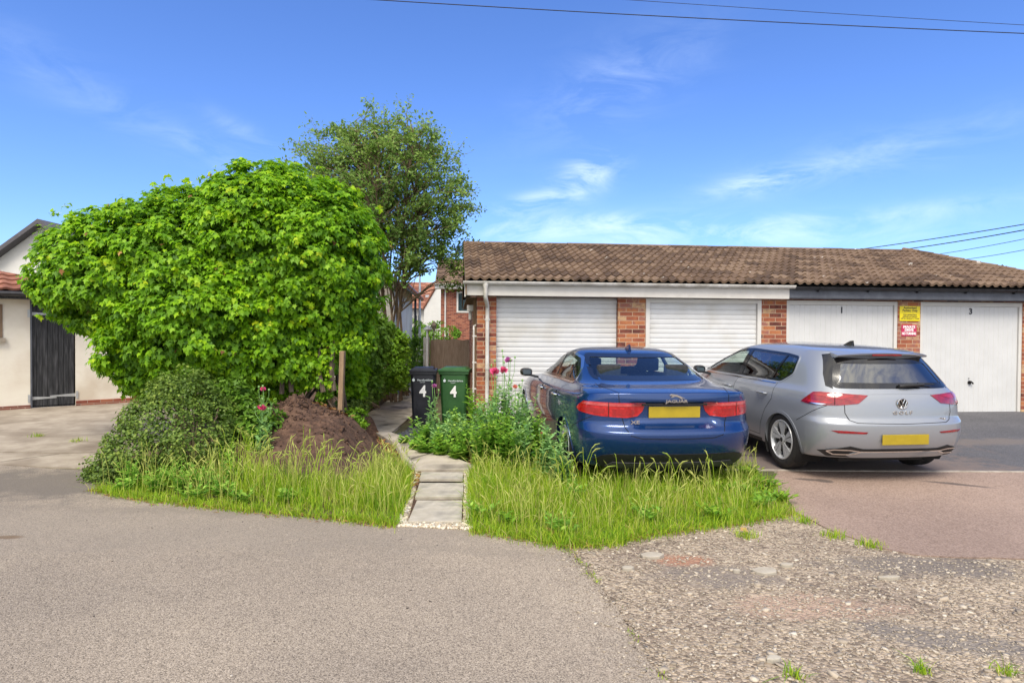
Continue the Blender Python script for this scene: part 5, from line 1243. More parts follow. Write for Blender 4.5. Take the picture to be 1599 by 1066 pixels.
p = P(667.5, 508, 14.5); mb = MB(); mb.tube([(0, 0, 0), (0, 0, p.z)], .028, 10); mb.lathe([(.0, p.z+.05), (.035, p.z+.03), (.10, p.z-.03), (.10, p.z-.045), (.03, p.z-.05)], 14, 'Z'); o = mb.build('washing_post', M['galv'], smooth_sh=True); o.location = (p.x, 14.5, -.05); tag(o, 'thin grey metal post with a small cap just behind the black bin', 'post')
p = P(655.5, 446, 24); mb = MB(); mb.tube([(0, 0, 0), (0, 0, p.z)], .045, 10); mb.tube([(0, 0, p.z), (0, 0, p.z+.5), (.25, 0, p.z+.6)], [.04, .03, .03], 8); o = mb.build('lamp_post', M['galv'], smooth_sh=True); o.location = (p.x, 24, 0); tag(o, 'tall pale grey lamp post between the white house and the brick house', 'lamp post')
p = P(677.5, 512, 26); mb = MB(); mb.tube([(0, 0, 0), (0, 0, p.z)], .03, 8); mb.tube([(-.25, 0, p.z-.1), (.25, 0, p.z-.1)], .03, 6); mb.lathe([(0, p.z+.3), (.12, p.z+.1), (.08, p.z-.05), (0, p.z-.05)], 10, 'Z'); o = mb.build('bird_feeder', M['bark']); o.location = (p.x, 26, 0); tag(o, 'small dark bird feeder on a pole seen over the board fence', 'bird feeder')
board_fence('board_fence', P(618, 534, 21)[:2], P(637, 534, 22)[:2], 0, P(618, 534, 21).z, M['post'], 'short run of pale boards below the cream house wall', 'fence')

def window(mb_parent, x0, x1, y, z0, z1, normal='-y', bars=1):
    f = MB(); t = .09
    f.box(x0, x1, y-.03, y+.05, z0, z0+t); f.box(x0, x1, y-.03, y+.05, z1-t, z1); f.box(x0, x0+t, y-.028, y+.05, z0+t, z1-t); f.box(x1-t, x1, y-.028, y+.05, z0+t, z1-t)
    for i in range(bars):
        x = x0+(x1-x0)*(i+1)/(bars+1); f.box(x-.025, x+.025, y-.026, y+.04, z0+t, z1-t)
    w_ = f.build('window', M['upvc'], mb_parent, bevel=.004)
    MB().box(x0+t, x1-t, y-.014, y-.006, z0+t, z1-t).build('pane', M['winglass'], w_); return w_
# brick house
hz_ = 34; a = P(688.5, 452, hz_); hb = empty('brick_house', (a.x, hz_, 0), R(4), 'red brick house with brown tiled roof behind the garage corner', 'house')
zt = P(690, 446, hz_).z
mb = MB(); mb.box(0, 9, 0, 7, -1, zt+.1); mb.build('wall', M['brick_far'], hb)
tile_roof('roof', M['tile'], hb, -.3, 9.3, -.45, zt+.05, 3.5, zt+1.75, per=.3, gauge=.33, seg=6)
tile_roof('roof_back', M['tile'], hb, -.3, 9.3, 7.4, zt+.05, 3.5, zt+1.75, per=.3, gauge=.33, seg=4)
mb = MB(); mb.prism([(0.02, zt+.1), (6.98, zt+.1), (3.5, zt+1.65)], 'x', .01, .2); mb.build('gable', M['brick_far'], hb)
mb = MB(); mb.box(-.3, 9.3, -.45, -.40, zt-.18, zt+.05); mb.box(-.3, 9.3, -.40, -.0, zt-.18, zt-.14); halfpipe(mb, -.32, 9.3, -.52, zt+.06, .07); mb.build('fascia', M['upvc'], hb)
xw = (P(713, 455, hz_).x-a.x); z1w = P(713, 455, hz_).z; z0w = P(713, 488, hz_).z
window(hb, xw, xw+1.5, 0, z0w, z1w)
mb = MB(); xx = P(695.5, 450, hz_).x-a.x; mb.tube([(xx, -.06, 0), (xx, -.06, zt-.1)], .045, 8); xx = P(700, 450, hz_).x-a.x; mb.tube([(xx, -.06, 0), (xx, -.06, P(700, 512, hz_).z)], .03, 8); mb.build('downpipe', M['upvc'], hb)
# distant white house with red roof
hz2 = 52; a = P(646, 480, hz2); hw = empty('white_house', (a.x-4, hz2, 0), R(0), 'white rendered house with steep red roof far behind the fence', 'house')
zr1, zr0 = P(660, 444, hz2).z, P(660, 482, hz2).z
mb = MB(); mb.box(0, 10, 0, 6, -2, zr0+.05); mb.build('wall', M['render_w'], hw)
tile_roof('roof', M['tile_red'], hw, -.4, 10.4, -.5, zr0, 3.2, zr1+.4, per=.5, gauge=.4, amp=.02, seg=4)
xg = P(664, 480, hz2).x-a.x+4; xe = P(706, 480, hz2).x-a.x+4; xt = (P(700, 440, hz2).x-a.x+4)
mb = MB(); mb.add([(xg, -.7, zr0), (xg, -.7, -2), (xe+2, -.7, -2), (xe+2, -.7, zr1), (xt-.6, -.7, zr1+.3), (xg, -.6, zr0), (xg, .5, -2)], [(0, 1, 2, 3, 4)]); mb.box(xg, xe+2, -.69, -.01, -2, zr0-.02); mb.build('gable', M['render_w'], hw)
mb = MB(); mb.tube([(xg-.1, -.75, zr0-.05), (xt-.6, -.75, zr1+.35)], .10, 4); mb.build('verge', M['tile_red'], hw)
xw0 = P(646, 0, hz2).x-a.x+4; window(hw, xw0, P(660, 0, hz2).x-a.x+4, -.0, P(650, 513, hz2).z, P(650, 491, hz2).z, bars=4)
xs0 = P(664, 0, hz2).x-a.x+4; zz = P(664, 469, hz2).z; mb = MB(); mb.box(xs0, xs0+1.4, 1.0, 1.15, zz-.3, zz+.5, M=Matrix.Identity(4)); mb.build('roof_window', M['galv'], hw)
# cream house beside the path (long wall runs away from the camera)
far = P(644, 470, 25); e = empty('cream_house', (far.x, 25, 0), R(5), 'tall cream rendered house wall with dark eaves behind the tree', 'house')
ze = P(650, 462, 25).z
mb = MB(); mb.box(-7, 0, -7.5, 0, -.3, ze+.1); mb.prism([(-7.5, ze+.1), (0, ze+.1), (-3.75, ze+2.6)], 'x', -7, -.02) if False else None; mb.build('wall', M['render'], e)
mb = MB(); mb.add([(.35, -7.9, ze-.15), (.35, .35, ze-.15), (-3.4, .35, ze+2.9), (-3.4, -7.9, ze+2.9), (-7.2, .35, ze-.15), (-7.2, -7.9, ze-.15)], [(0, 1, 2, 3), (3, 2, 4, 5)]); mb.build('roof', M['tile_dark'], e)
mb = MB(); mb.prism([(-7, ze+.1), (.0, ze+.1), (-3.4, ze+2.8)], 'y', -7.49, -.01); mb.build('gable', M['render'], e)
mb = MB(); mb.tube([(.35, -7.9, ze-.12), (.35, .35, ze-.12)], .08, 6); mb.tube([(.12, -.1, 0), (.12, -.1, ze-.1)], .045, 8); mb.build('gutter', M['black_gut'], e)

# left: shed with black door, and the white gable behind
SA = R(42); shd = empty('cream_outbuilding', (-9.67, 12.1, 0), SA, 'cream rendered outbuilding with red tiled roof and black boarded door', 'outbuilding')
def sx(px, Y=0):
    d = ray(px, 540); k = d.x/d.y; return (k*12.1+9.67)/(math.cos(SA)-k*math.sin(SA))
def sz_(py, s_): 
    X, Y = -9.67+s_*math.cos(SA), 12.1+s_*math.sin(SA); d = MC.transposed() @ Vector((X, Y, 0)); 
    # height on the wall seen at image row py
    lo, hi = -1, 5
    for _ in range(40):
        m_ = (lo+hi)/2; q = MC.transposed() @ Vector((X, Y, m_-CAMZ)); v = CY-q.y/(-q.z)*F
        if v > py: lo = m_
        else: hi = m_
    return lo
xd0, xd1 = sx(47), sx(118); zt_, zb_ = sz_(472, xd0), sz_(636, xd0)
x_l, x_r = -6, sx(245)
zev = sz_(463, 0)+.02
mb = MB(); mb.box(x_l, xd0, 0, .2, -.2, zev); mb.box(xd1, x_r, 0, .2, -.2, zev); mb.box(xd0, xd1, .001, .2, zt_+.02, zev); mb.box(x_r-.2, x_r, .2, 4, -.2, zev)
mb.build('wall', M['render'], shd)
mb = MB(); mb.box(x_l, xd0-.002, -.03, -.001, -.2, zb_+.05); mb.box(xd1+.002, x_r+.03, -.03, -.001, -.2, zb_+.08); mb.build('plinth', M['brick_far'], shd)
mb = MB(); nb = 8
for i in range(nb):
    xa = xd0+.02+(xd1-xd0-.04)*i/nb; xb = xd0+.02+(xd1-xd0-.04)*(i+1)/nb-.006; mb.box(xa, xb, .03, .06, zb_+.02, zt_-.02, random.random())
dd = mb.build('door', M['blackwood'], shd)
mb = MB(); mb.box(xd0+.0, xd1, .062, .07, zb_, zt_); mb.build('door_backing', M['dark'], dd)
fr = MB(); fr.box(xd0-.0, xd0+.03, -.012, .05, zb_, zt_); fr.box(xd0, xd1, -.01, .05, zt_-.02, zt_+.06)
fr.build('door_frame', M['grey_fascia'], dd)
mb = MB()
for z, s, x in ((zt_-.22, 1, xd0), (zb_+.17, 1, xd0), (zb_+.20, -1, xd1)):
    mb.add([(x+s*.0, .024, z-.03), (x+s*.0, .024, z+.035), (x+s*.42, .024, z+.010), (x+s*.42, .024, z-.010)], [(0, 1, 2, 3)]); mb.box(min(x, x-s*.04), max(x, x-s*.04), -.016, -.011, z-.07, z+.08)
mb.box(xd0+.35, xd0+.75, .018, .028, zt_-.24, zt_-.22)
mb.build('strap_hinges', M['galv'], dd)
tile_roof('roof', M['tile_red'], shd, x_l-.2, x_r+.15, -.32, zev+.10, 2.2, zev+1.0, per=.24, gauge=.30, amp=.02, seg=6, right=lambda t: 1.25-2.7*t)
mb = MB(); mb.add([(x_l-.2, -.3, zev+.08), (1.2, -.3, zev+.06), (-1.45, 2.2, zev+.94), (x_l-.2, 2.2, zev+.94), (x_l-.2, 4.5, zev+.1), (1.2, 4.5, zev+.1)], [(0, 1, 2, 3), (3, 2, 5, 4), (1, 5, 2)]); mb.build('roof_underlay', M['dark'], shd)
mb = MB(); mb.box(x_l-.2, 1.22, -.3, -.26, zev-.06, zev+.08); mb.box(x_l-.2, 1.22, -.26, 0, zev-.06, zev-.03); mb.build('fascia', M['blackwood'], shd)
mb = MB(); mb.tube([(x_l-.2, -.36, zev+.03), (1.22, -.36, zev+.03)], .05, 8); mb.build('gutter', M['black_gut'], shd)
xk = sx(4); mb = MB(); mb.box(xk-1.2, xk, -.02, .05, sz_(527, 0), sz_(475, 0)); wn = mb.build('window', M['soffit'], shd); MB().box(xk-1.1, xk-.08, -.023, -.021, sz_(523, 0), sz_(479, 0)).build('pane', M['winglass'], wn); MB().box(xk-1.25, xk+.04, -.08, -.003, sz_(534, 0), sz_(527.5, 0)).build('sill', M['concrete'], wn)
# white gable house further back-left
wy = 22; ap = P(70, 347, wy); eL = P(-10, 405, wy); gh = empty('white_gable_house', (ap.x, wy, 0), R(0), 'white house gable with dark tiled verge above the red outbuilding roof', 'house')
k = (ap.z-eL.z)/(ap.x-eL.x)
mb = MB(); mb.prism([(-6, -.5), (6, -.5), (6, ap.z-6*k-.1), (0, ap.z-.1), (-6, ap.z-6*k-.1)], 'y', 0, 8); mb.build('wall', M['render_w'], gh)
mb = MB()
for s in (-1, 1):
    mb.add([(0, -.35, ap.z+.06), (0, 8.3, ap.z+.06), (s*6.4, 8.3, ap.z-6.4*k+.06), (s*6.4, -.35, ap.z-6.4*k+.06), (0, -.35, ap.z-.10), (0, 8.3, ap.z-.10), (s*6.4, 8.3, ap.z-6.4*k-.10), (s*6.4, -.35, ap.z-6.4*k-.10)], [(0, 1, 2, 3), (4, 5, 6, 7), (0, 3, 7, 4), (1, 2, 6, 5), (2, 3, 7, 6)])
mb.build('roof', M['tile_dark'], gh)
# another dark roof slice left of it
a = P(-40, 372, 27); nh = empty('neighbour_house', (a.x-3, 27, 0), 0, 'house with grey tiled roof at the far left edge behind the white gable', 'house')
mb = MB(); mb.box(-4, 6, 0, 6, -.5, a.z-1.4); mb.build('wall', M['render_w'], nh)
tile_roof('roof', M['tile_dark'], nh, -4.4, 6.4, -.4, a.z-1.5, 3, a.z, per=.4, gauge=.35, seg=4)

# ------------------------------------------------------------------ overhead cables
def cable(name, p0, p1, r, lb, sag=.25, grp=None, cat='cable'):
    d = p1-p0; pts = []
    for i in range(25):
        t = i/24; q = p0+d*t; q.z -= sag*4*t*(1-t); pts.append(q)
    mb = MB(); mb.tube(pts, r, 5); tag(mb.build(name, M['cable']), lb, cat, grp)
def ext(a, b, k0, k1): d = b-a; return a-d*k0, b+d*k1
a, b = P(672, -2, 14), P(1599, 47, 14); a, b = ext(a, b, .6, .4); cable('overhead_cable', a, b, .010, 'lower and longer of the black cables crossing the top of the sky', .12)
a, b = P(990, -2, 15), P(1599, 37, 15); a, b = ext(a, b, .6, .5); cable('overhead_cable', a, b, .006, 'thin upper cable ending at the top right corner of the sky', .05)
for (x0, y0, x1, y1, r, lb) in ((1361, 385, 1599, 347, .02, 'topmost of the four cables rising right above the garage roof'), (1424, 386, 1599, 356, .022, 'second and darkest of the four cables rising right above the garage roof'),
                                (1463, 395.5, 1599, 370, .013, 'third thin cable rising right above the sloping roof end'), (1500, 404, 1599, 387, .013, 'lowest thin cable just above the sloping roof end')):
    a, b = P(x0, y0, 32), P(x1, y1, 26); a, b = ext(a, b, .35, .6); cable('overhead_cable', a, b, r, lb, .1)
p = P(1565, 417, 30); mb = MB(); mb.tube([(0, 0, 0), (0, 0, p.z)], .03, 6); mb.tube([(-.2, 0, p.z), (.22, 0, p.z+.04)], .02, 6); mb.lathe([(0, p.z+.13), (.07, p.z+.05), (.07, p.z-.05), (0, p.z-.1)], 8, 'Z'); o = mb.build('aerial_mast', M['cable']); o.location = (p.x, 30, 0); tag(o, 'small dark mast top poking above the sloping end of the garage roof', 'mast')

# ------------------------------------------------------------------ foliage engine
IVY2 = np.array([[0, .0, .02], [.34, -.14, .0], [.30, .16, .04], [.56, .40, -.04], [.24, .50, .05], [0, 1, -.10], [-.24, .50, .05], [-.56, .40, -.04], [-.30, .16, .04], [-.34, -.14, 0], [0, .36, -.01]])
IVF = np.array([[10, i, (i+1) % 10] for i in range(10)])
LEAF2 = np.array([[0, 0, 0], [.24, .32, .05], [.20, .68, .03], [0, 1, -.08], [-.20, .68, .03], [-.24, .32, .05]]); LEF = np.array([[0, 1, 2], [0, 2, 3], [0, 3, 4], [0, 4, 5]])
OVAL2 = np.array([[0, 0, 0], [.36, .5, .07], [0, 1, -.05], [-.36, .5, .07]]); OVF = np.array([[0, 1, 2], [0, 2, 3]])
def nrmz(a): return a/np.maximum(1e-9, np.linalg.norm(a, axis=-1, keepdims=True))
def leaves(name, pos, nrm, up, size, tmpl, faces, m, parent=None, rnd=None, wid=1):
    pos = np.asarray(pos, float); n = len(pos); nrm = nrmz(np.asarray(nrm, float)); up = np.asarray(up, float)
    t = nrmz(up-nrm*np.sum(up*nrm, 1, keepdims=True)); s = np.cross(t, nrm); size = np.broadcast_to(size, (n,))
    V = (tmpl[None, :, 0:1]*wid*s[:, None]+tmpl[None, :, 1:2]*t[:, None]+tmpl[None, :, 2:3]*nrm[:, None])*size[:, None, None]+pos[:, None]
    k = len(tmpl); Fq = (faces[None]+(np.arange(n)*k)[:, None, None]).reshape(-1, faces.shape[1])
    if rnd is None: rnd = rng.uniform(0, 1, n)
    return big_mesh(name, V.reshape(-1, 3), Fq, np.repeat(np.clip(rnd, 0, 1), k), m, parent)
def blob(ells, nclump, per, crad, jit=.12, back=.5, inner=.35, seed=0):
    """leaf clumps over the surface of a union of ellipsoids: returns pos, outward normals, tuft index value"""
    r = np.random.default_rng(seed); C = np.array([e[0] for e in ells]); A = np.array([e[1] for e in ells])
    area = np.array([(a[0]*a[1]+a[0]*a[2]+a[1]*a[2]) for a in A]); area = area/area.sum()
    PO, NO, TV = [], [], []; made = 0
    while made < nclump:
        i = r.choice(len(ells), p=area); d = r.normal(size=3); d /= np.linalg.norm(d); p = C[i]+A[i]*d
        inside = False
        for j in range(len(ells)):
            if j != i and np.sum(((p-C[j])/A[j])**2) < .86: inside = True; break
        if inside: continue
        nn = d/A[i]; nn /= np.linalg.norm(nn)
        if nn[1] > .35 and r.random() > back: continue
        made += 1; depth = r.uniform(-inner, jit); cpos = p+nn*depth; rad = crad*r.uniform(.7, 1.35); cnt = int(per*r.uniform(.6, 1.4))
        q = r.normal(size=(cnt, 3)); q /= np.linalg.norm(q, axis=1)[:, None]; q *= r.uniform(.35, 1, (cnt, 1))
        # flatten clump against surface and bias outward
        dd = q@nn; q = q-np.outer(dd*.45, nn); pp = cpos+q*rad*np.array([1, 1, .8])
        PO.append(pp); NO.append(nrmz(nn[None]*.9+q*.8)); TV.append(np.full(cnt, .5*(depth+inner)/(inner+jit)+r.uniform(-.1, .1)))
    return np.concatenate(PO), np.concatenate(NO), np.concatenate(TV)
def px_ell(cx, cy, Y, rx, ry, rz): p = P(cx, cy, Y); return (np.array(p), np.array([rx, ry, rz]))

# ---- big ivy
IY = 9.3
E = [px_ell(206, 428, IY-.1, 1.12, 1.0, .80), px_ell(300, 412, IY, 1.15, 1.2, .93), px_ell(425, 385, IY+.1, 1.1, 1.2, 1.07), px_ell(496, 415, IY+.1, .87, 1.1, 1.12),
     px_ell(340, 490, IY-.1, 1.35, 1.15, .95), px_ell(245, 540, IY-.2, .62, .75, .60), px_ell(430, 520, IY, .95, .9, .78), px_ell(330, 555, IY-.2, .85, .75, .50), px_ell(535, 500, IY+.2, .33, .55, .7)]
ivc = P(440, 610, IY); ivy = empty('ivy_thicket', (ivc.x, IY, .2), 0, 'huge rounded bright green ivy mass overhanging the driveway on the left', 'ivy')
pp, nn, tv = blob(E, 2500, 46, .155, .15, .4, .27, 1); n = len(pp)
print('ivy leaves', n)
off = np.array([ivc.x, IY, .2])
up = np.array([0, -.05, -1.0])+nn*.55+rng.normal(0, .33, (n, 3)); nr = nn+np.array([0, -.1, .75])+rng.normal(0, .38, (n, 3))
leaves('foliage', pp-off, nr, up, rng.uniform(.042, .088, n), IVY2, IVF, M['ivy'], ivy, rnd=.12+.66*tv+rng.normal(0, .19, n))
k_ = rng.random(n) < .0015
leaves('dead_leaves', (pp-off)[k_]+nn[k_]*.03, nr[k_], up[k_], rng.uniform(.05, .09, k_.sum()), IVY2, IVF, M['deadleaf'], ivy)
mb = MB(); rs = random.Random(2)
# core: woody tangle that holds the leaves
for i in range(60):
    e_ = E[rs.randrange(len(E))]; a = Vector(e_[0])-Vector(off); b0 = Vector((rs.uniform(-1.6, .9), rs.uniform(-.3, .4), 0)); d = Vector((rs.uniform(-.6, .6)*e_[1][0], rs.uniform(-.2, .6)*e_[1][1], rs.uniform(-.6, .55)*e_[1][2]))
    mid = b0.lerp(a+d, .5)+Vector((rs.uniform(-.2, .2), rs.uniform(-.2, .2), rs.uniform(-.1, .2))); mb.tube([b0, mid, a+d], [.03, .02, .008], 6)
for (px, py, px2, py2) in ((455, 612, 450, 520), (440, 615, 452, 560), (522, 610, 520, 540), (505, 612, 500, 540)):
    a = P(px, py, IY-.55)-Vector(off); b = P(px2, py2, IY-.5)-Vector(off); mb.tube([a, a.lerp(b, .5)+Vector((rs.uniform(-.05, .05), 0, 0)), b], [.035, .03, .015], 7)
mb.build('branches', M['bark'], ivy)
# dark inner leaves
pp, nn, tv = blob(E, 260, 9, .07, .30, .4, .0, 6); kk = pp[:, 2] > 1.6; pp, nn = pp[kk], nn[kk]; n = len(pp)
leaves('shoots', pp-off, nn+rng.normal(0, .4, (n, 3)), np.array([0, 0, -.5])+nn*.8+rng.normal(0, .4, (n, 3)), rng.uniform(.04, .08, n), IVY2, IVF, M['ivy'], ivy, rnd=rng.uniform(.5, 1, n))
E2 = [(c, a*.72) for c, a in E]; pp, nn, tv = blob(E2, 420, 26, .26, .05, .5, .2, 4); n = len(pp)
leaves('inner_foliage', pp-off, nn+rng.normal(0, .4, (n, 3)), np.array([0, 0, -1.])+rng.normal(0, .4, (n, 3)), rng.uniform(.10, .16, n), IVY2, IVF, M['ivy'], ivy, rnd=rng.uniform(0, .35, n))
# trailing ivy on the posts
pts_ = []; 
for i in range(3600):
    t = rs.random(); px = rs.gauss(512, 30); py = 520+rs.random()**.8*85; 
    if 452 < px < 470 and py > 560: continue
    if px > 519 and py > 548: continue
    if py > 565 and rs.random() < .6: continue
    pts_.append(P(px, py, IY-.62+rs.uniform(0, 1.0)))
pts_ = np.array(pts_)-off; n = len(pts_)
leaves('trailing_ivy', pts_, np.array([0, -1., .5])+rng.normal(0, .4, (n, 3)), np.array([0, 0, -1.])+rng.normal(0, .35, (n, 3)), rng.uniform(.032, .062, n), IVY2, IVF, M['ivy'], ivy, rnd=rng.uniform(.25, .85, n))
def pole(name, px, py0, py1, Y, r, m, lb, lean=0):
    a = P(px, py0, Y); b = P(px+lean, py1, Y); mb = MB(); b = b-a
    mb.box(-r, r, -r*.7, r*.7, 0, 1); o = mb.build(name, m, bevel=r*.2)
    d = b; o.location = a; o.rotation_euler = d.to_track_quat('Z', 'Y').to_euler(); o.scale = (1, 1, d.length); tag(o, lb, 'post')
pole('timber_post', 532, 640, 548, IY-.75, .045, M['post'], 'thick bare timber post at the right edge of the ivy', 3)
pole('timber_post', 517, 632, 530, IY-.30, .035, M['post'], 'thinner timber post just left of the thick bare one', 4)

# ---- trees & shrubs
def tree(name, lb, base, H_, spread, nleaf, lsize, lm, seed, trunk_r=.12, lean=(0, 0), stems=3, droop=.2, grp=None, crown_c=None):
    r = random.Random(seed); e = empty(name, base, 0, lb, 'tree', grp); mb = MB(); tips = []
    def grow(p, d, L_, rad, lvl):
        q = p; pts = [p]; n = 4
        for i in range(n):
            d = (d+Vector((r.gauss(0, .12), r.gauss(0, .12), r.gauss(0, .08)-(droop*.15 if lvl > 1 else 0)))).normalized(); q = q+d*L_/n; pts.append(q)
        mb.tube(pts, [rad*(1-.55*i/n) for i in range(n+1)], 6 if lvl < 2 else 4, cap=False)
        if lvl >= 3:
            tips.extend(pts[1:]); return
        if lvl == 2: tips.append(pts[-1]); tips.append(pts[-2])
        k = [5, 5, 5][lvl]
        for j in range(k):
            t = .35+.65*(j+r.random())/k; idx = min(n-1, int(t*n)); pb_ = pts[idx].lerp(pts[idx+1], t*n-idx)
            a = r.uniform(0, 6.28); u, v, _ = frame_to(d); sp = r.uniform(.45, .95); nd = (d+(u*math.cos(a)+v*math.sin(a))*sp*spread).normalized()
            grow(pb_, nd, L_*r.uniform(.48, .68), rad*.45, lvl+1)
    for s in range(stems):
        a = 6.28*s/stems+r.random(); d0 = Vector((math.cos(a)*.22*spread+lean[0], math.sin(a)*.22*spread+lean[1], 1)).normalized()
        grow(Vector((math.cos(a)*.1, math.sin(a)*.1, 0)), d0, H_*r.uniform(.5, .62), trunk_r*r.uniform(.7, 1), 0)
    mb.build('trunk', M['bark'], e, smooth_sh=True)
    T = np.array([tuple(t) for t in tips]); idx = rng.integers(0, len(T), nleaf); pos = T[idx]+rng.normal(0, 1, (nleaf, 3))*np.array([.13, .13, .11])*H_/6
    tv = rng.uniform(0, 1, len(T))[idx]*.5
    leaves('crown', pos, np.array([0, -.2, .8])+rng.normal(0, .6, (nleaf, 3)), np.array([0, 0, -.6])+rng.normal(0, .7, (nleaf, 3)), rng.uniform(.6, 1.2, nleaf)*lsize, LEAF2, LEF, lm, e, rnd=tv+rng.uniform(0, .5, nleaf))
    return e
tb = P(615, 560, 14.5)
def airy_tree(lb, base, ells, ncl, per, crad, lsize, lm, seed):
    e = empty('ash_tree', base, 0, lb, 'tree'); r = random.Random(seed); off = np.array(base); mb = MB()
    vol = [a[0]*a[1]*a[2] for c, a in ells]; P_, T_ = [], []
    # several stems rising from the base
    stems = []
    for k in range(7):
        a = 6.28*k/7; top = Vector((math.cos(a)*r.uniform(.5, 1.3)-.1, math.sin(a)*r.uniform(.4, 1.1), r.uniform(5.2, 6.6))); b0 = Vector((math.cos(a)*.15, math.sin(a)*.15, 0)); pts = []
        for i in range(9):
            t = i/8; q = b0.lerp(top, t); q.x -= (1-t)*t*top.x*.9; q.y -= (1-t)*t*top.y*.9; q += Vector((r.gauss(0, .05), r.gauss(0, .05), 0)); pts.append(q)
        mb.tube(pts, [.030*(1-.8*i/8)+.005 for i in range(9)], 7, cap=False); stems.append(pts)
    for i in range(ncl):
        c, a = ells[r.choices(range(len(ells)), vol)[0]]
        d = Vector((r.gauss(0, 1), r.gauss(0, 1), r.gauss(0, 1))).normalized()*r.random()**.42
        cc = Vector((c[0]+d.x*a[0], c[1]+d.y*a[1], c[2]+d.z*a[2]))-Vector(base)
        st = min(stems, key=lambda p: min((q-cc).length+max(0, q.z-cc.z+.3)*2 for q in p)); q0 = min(st, key=lambda q: (q-cc).length+max(0, q.z-cc.z+.45)*3)
        mid = q0.lerp(cc, .5)+Vector((r.gauss(0, .08), r.gauss(0, .08), .12)); mb.tube([q0, mid, cc], [.016, .010, .004], 4, cap=False)
        n = int(per*r.uniform(.4, 1.5)); rad = crad*r.uniform(.6, 1.4); axis = (cc-q0).normalized() if (cc-q0).length > .01 else Vector((0, 0, 1)); axis = (axis+Vector((r.gauss(0, .3), r.gauss(0, .3), -.25))).normalized()
        for s_ in range(4):
            tw = (axis+Vector((r.gauss(0, .7), r.gauss(0, .7), r.gauss(0, .5)))).normalized()*rad*1.5; mb.tube([cc, cc+tw], [.004, .002], 3, cap=False)
            for q in range(n//4):
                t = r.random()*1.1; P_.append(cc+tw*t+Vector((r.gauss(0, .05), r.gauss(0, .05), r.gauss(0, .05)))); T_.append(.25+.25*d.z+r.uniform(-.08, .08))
    mb.build('trunk', M['twig'], e, smooth_sh=True, fixn=False)
    pos = np.array([tuple(p) for p in P_]); n = len(pos)
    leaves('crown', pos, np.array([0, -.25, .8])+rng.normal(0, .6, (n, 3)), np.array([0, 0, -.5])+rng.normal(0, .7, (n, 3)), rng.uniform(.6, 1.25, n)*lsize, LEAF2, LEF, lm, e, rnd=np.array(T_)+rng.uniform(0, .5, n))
    return e
airy_tree('tall airy green tree with many thin stems rising behind the ivy', (tb.x, 14.5, 0), [px_ell(608, 295, 14.5, 1.70, 1.5, 1.55), px_ell(505, 260, 14.5, .85, .9, .75), px_ell(560, 215, 14.5, .85, .9, .75), px_ell(640, 230, 14.5, .7, .8, .75),
    px_ell(695, 350, 14.5, .62, .8, 1.0), px_ell(655, 400, 14.4, .85, .7, .5), px_ell(708, 435, 14.2, .40, .5, .28), px_ell(590, 400, 14.2, .55, .6, 1.0), px_ell(640, 375, 14.2, .5, .5, .6), px_ell(632, 415, 14.0, .42, .4, .5)], 660, 60, .22, .085, M['ash'], 8)
def shrub(name, lb, ells, ncl, per, crad, lsize, lm, tmpl=LEAF2, faces=LEF, base=None, upb=(0, 0, .6), seed=0, cat='shrub', stems=8, wid=1, grp=None, inner=.15):
    base = Vector(base); e = empty(name, base, 0, lb, cat, grp); pp, nn, tv = blob(ells, ncl, per, crad, .06, .5, inner, seed); n = len(pp); off = np.array(base)
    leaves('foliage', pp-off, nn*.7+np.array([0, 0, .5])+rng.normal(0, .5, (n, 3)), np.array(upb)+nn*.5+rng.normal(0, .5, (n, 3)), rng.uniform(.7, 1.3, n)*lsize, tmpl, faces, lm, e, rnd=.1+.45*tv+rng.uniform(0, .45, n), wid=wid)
    mb = MB(); r = random.Random(seed)
    for i in range(stems):
        c, a = ells[r.randrange(len(ells))]; tgt = Vector(c)-base+Vector((r.gauss(0, .35)*a[0], r.gauss(0, .35)*a[1], r.gauss(0, .3)*a[2])); s0 = Vector((r.uniform(-.1, .1), r.uniform(-.1, .1), -.02)); mb.tube([s0, s0.lerp(tgt, .5)+Vector((r.uniform(-.08, .08), r.uniform(-.08, .08), .05)), tgt], [.022, .014, .006], 5, cap=False)
    mb.build('stems', M['twig'], e); return e
# cotoneaster
CE = [px_ell(285, 630, 7.3, .34, .36, .36), px_ell(265, 665, 7.1, .45, .42, .36), px_ell(290, 690, 7.0, .40, .40, .30), px_ell(232, 700, 6.95, .40, .38, .24), px_ell(196, 726, 6.9, .30, .30, .13), px_ell(168, 740, 6.85, .18, .24, .07), px_ell(320, 660, 7.3, .30, .36, .32)]
b_ = G(280, 750); shrub('cotoneaster_bush', 'dark green small-leaved bush spreading in front of the ivy', CE, 700, 26, .12, .034, M['coton'], OVAL2, OVF, (b_.x, 7.0, b_.z), (0, 0, -.2), 21, 'bush', 30, inner=.08)
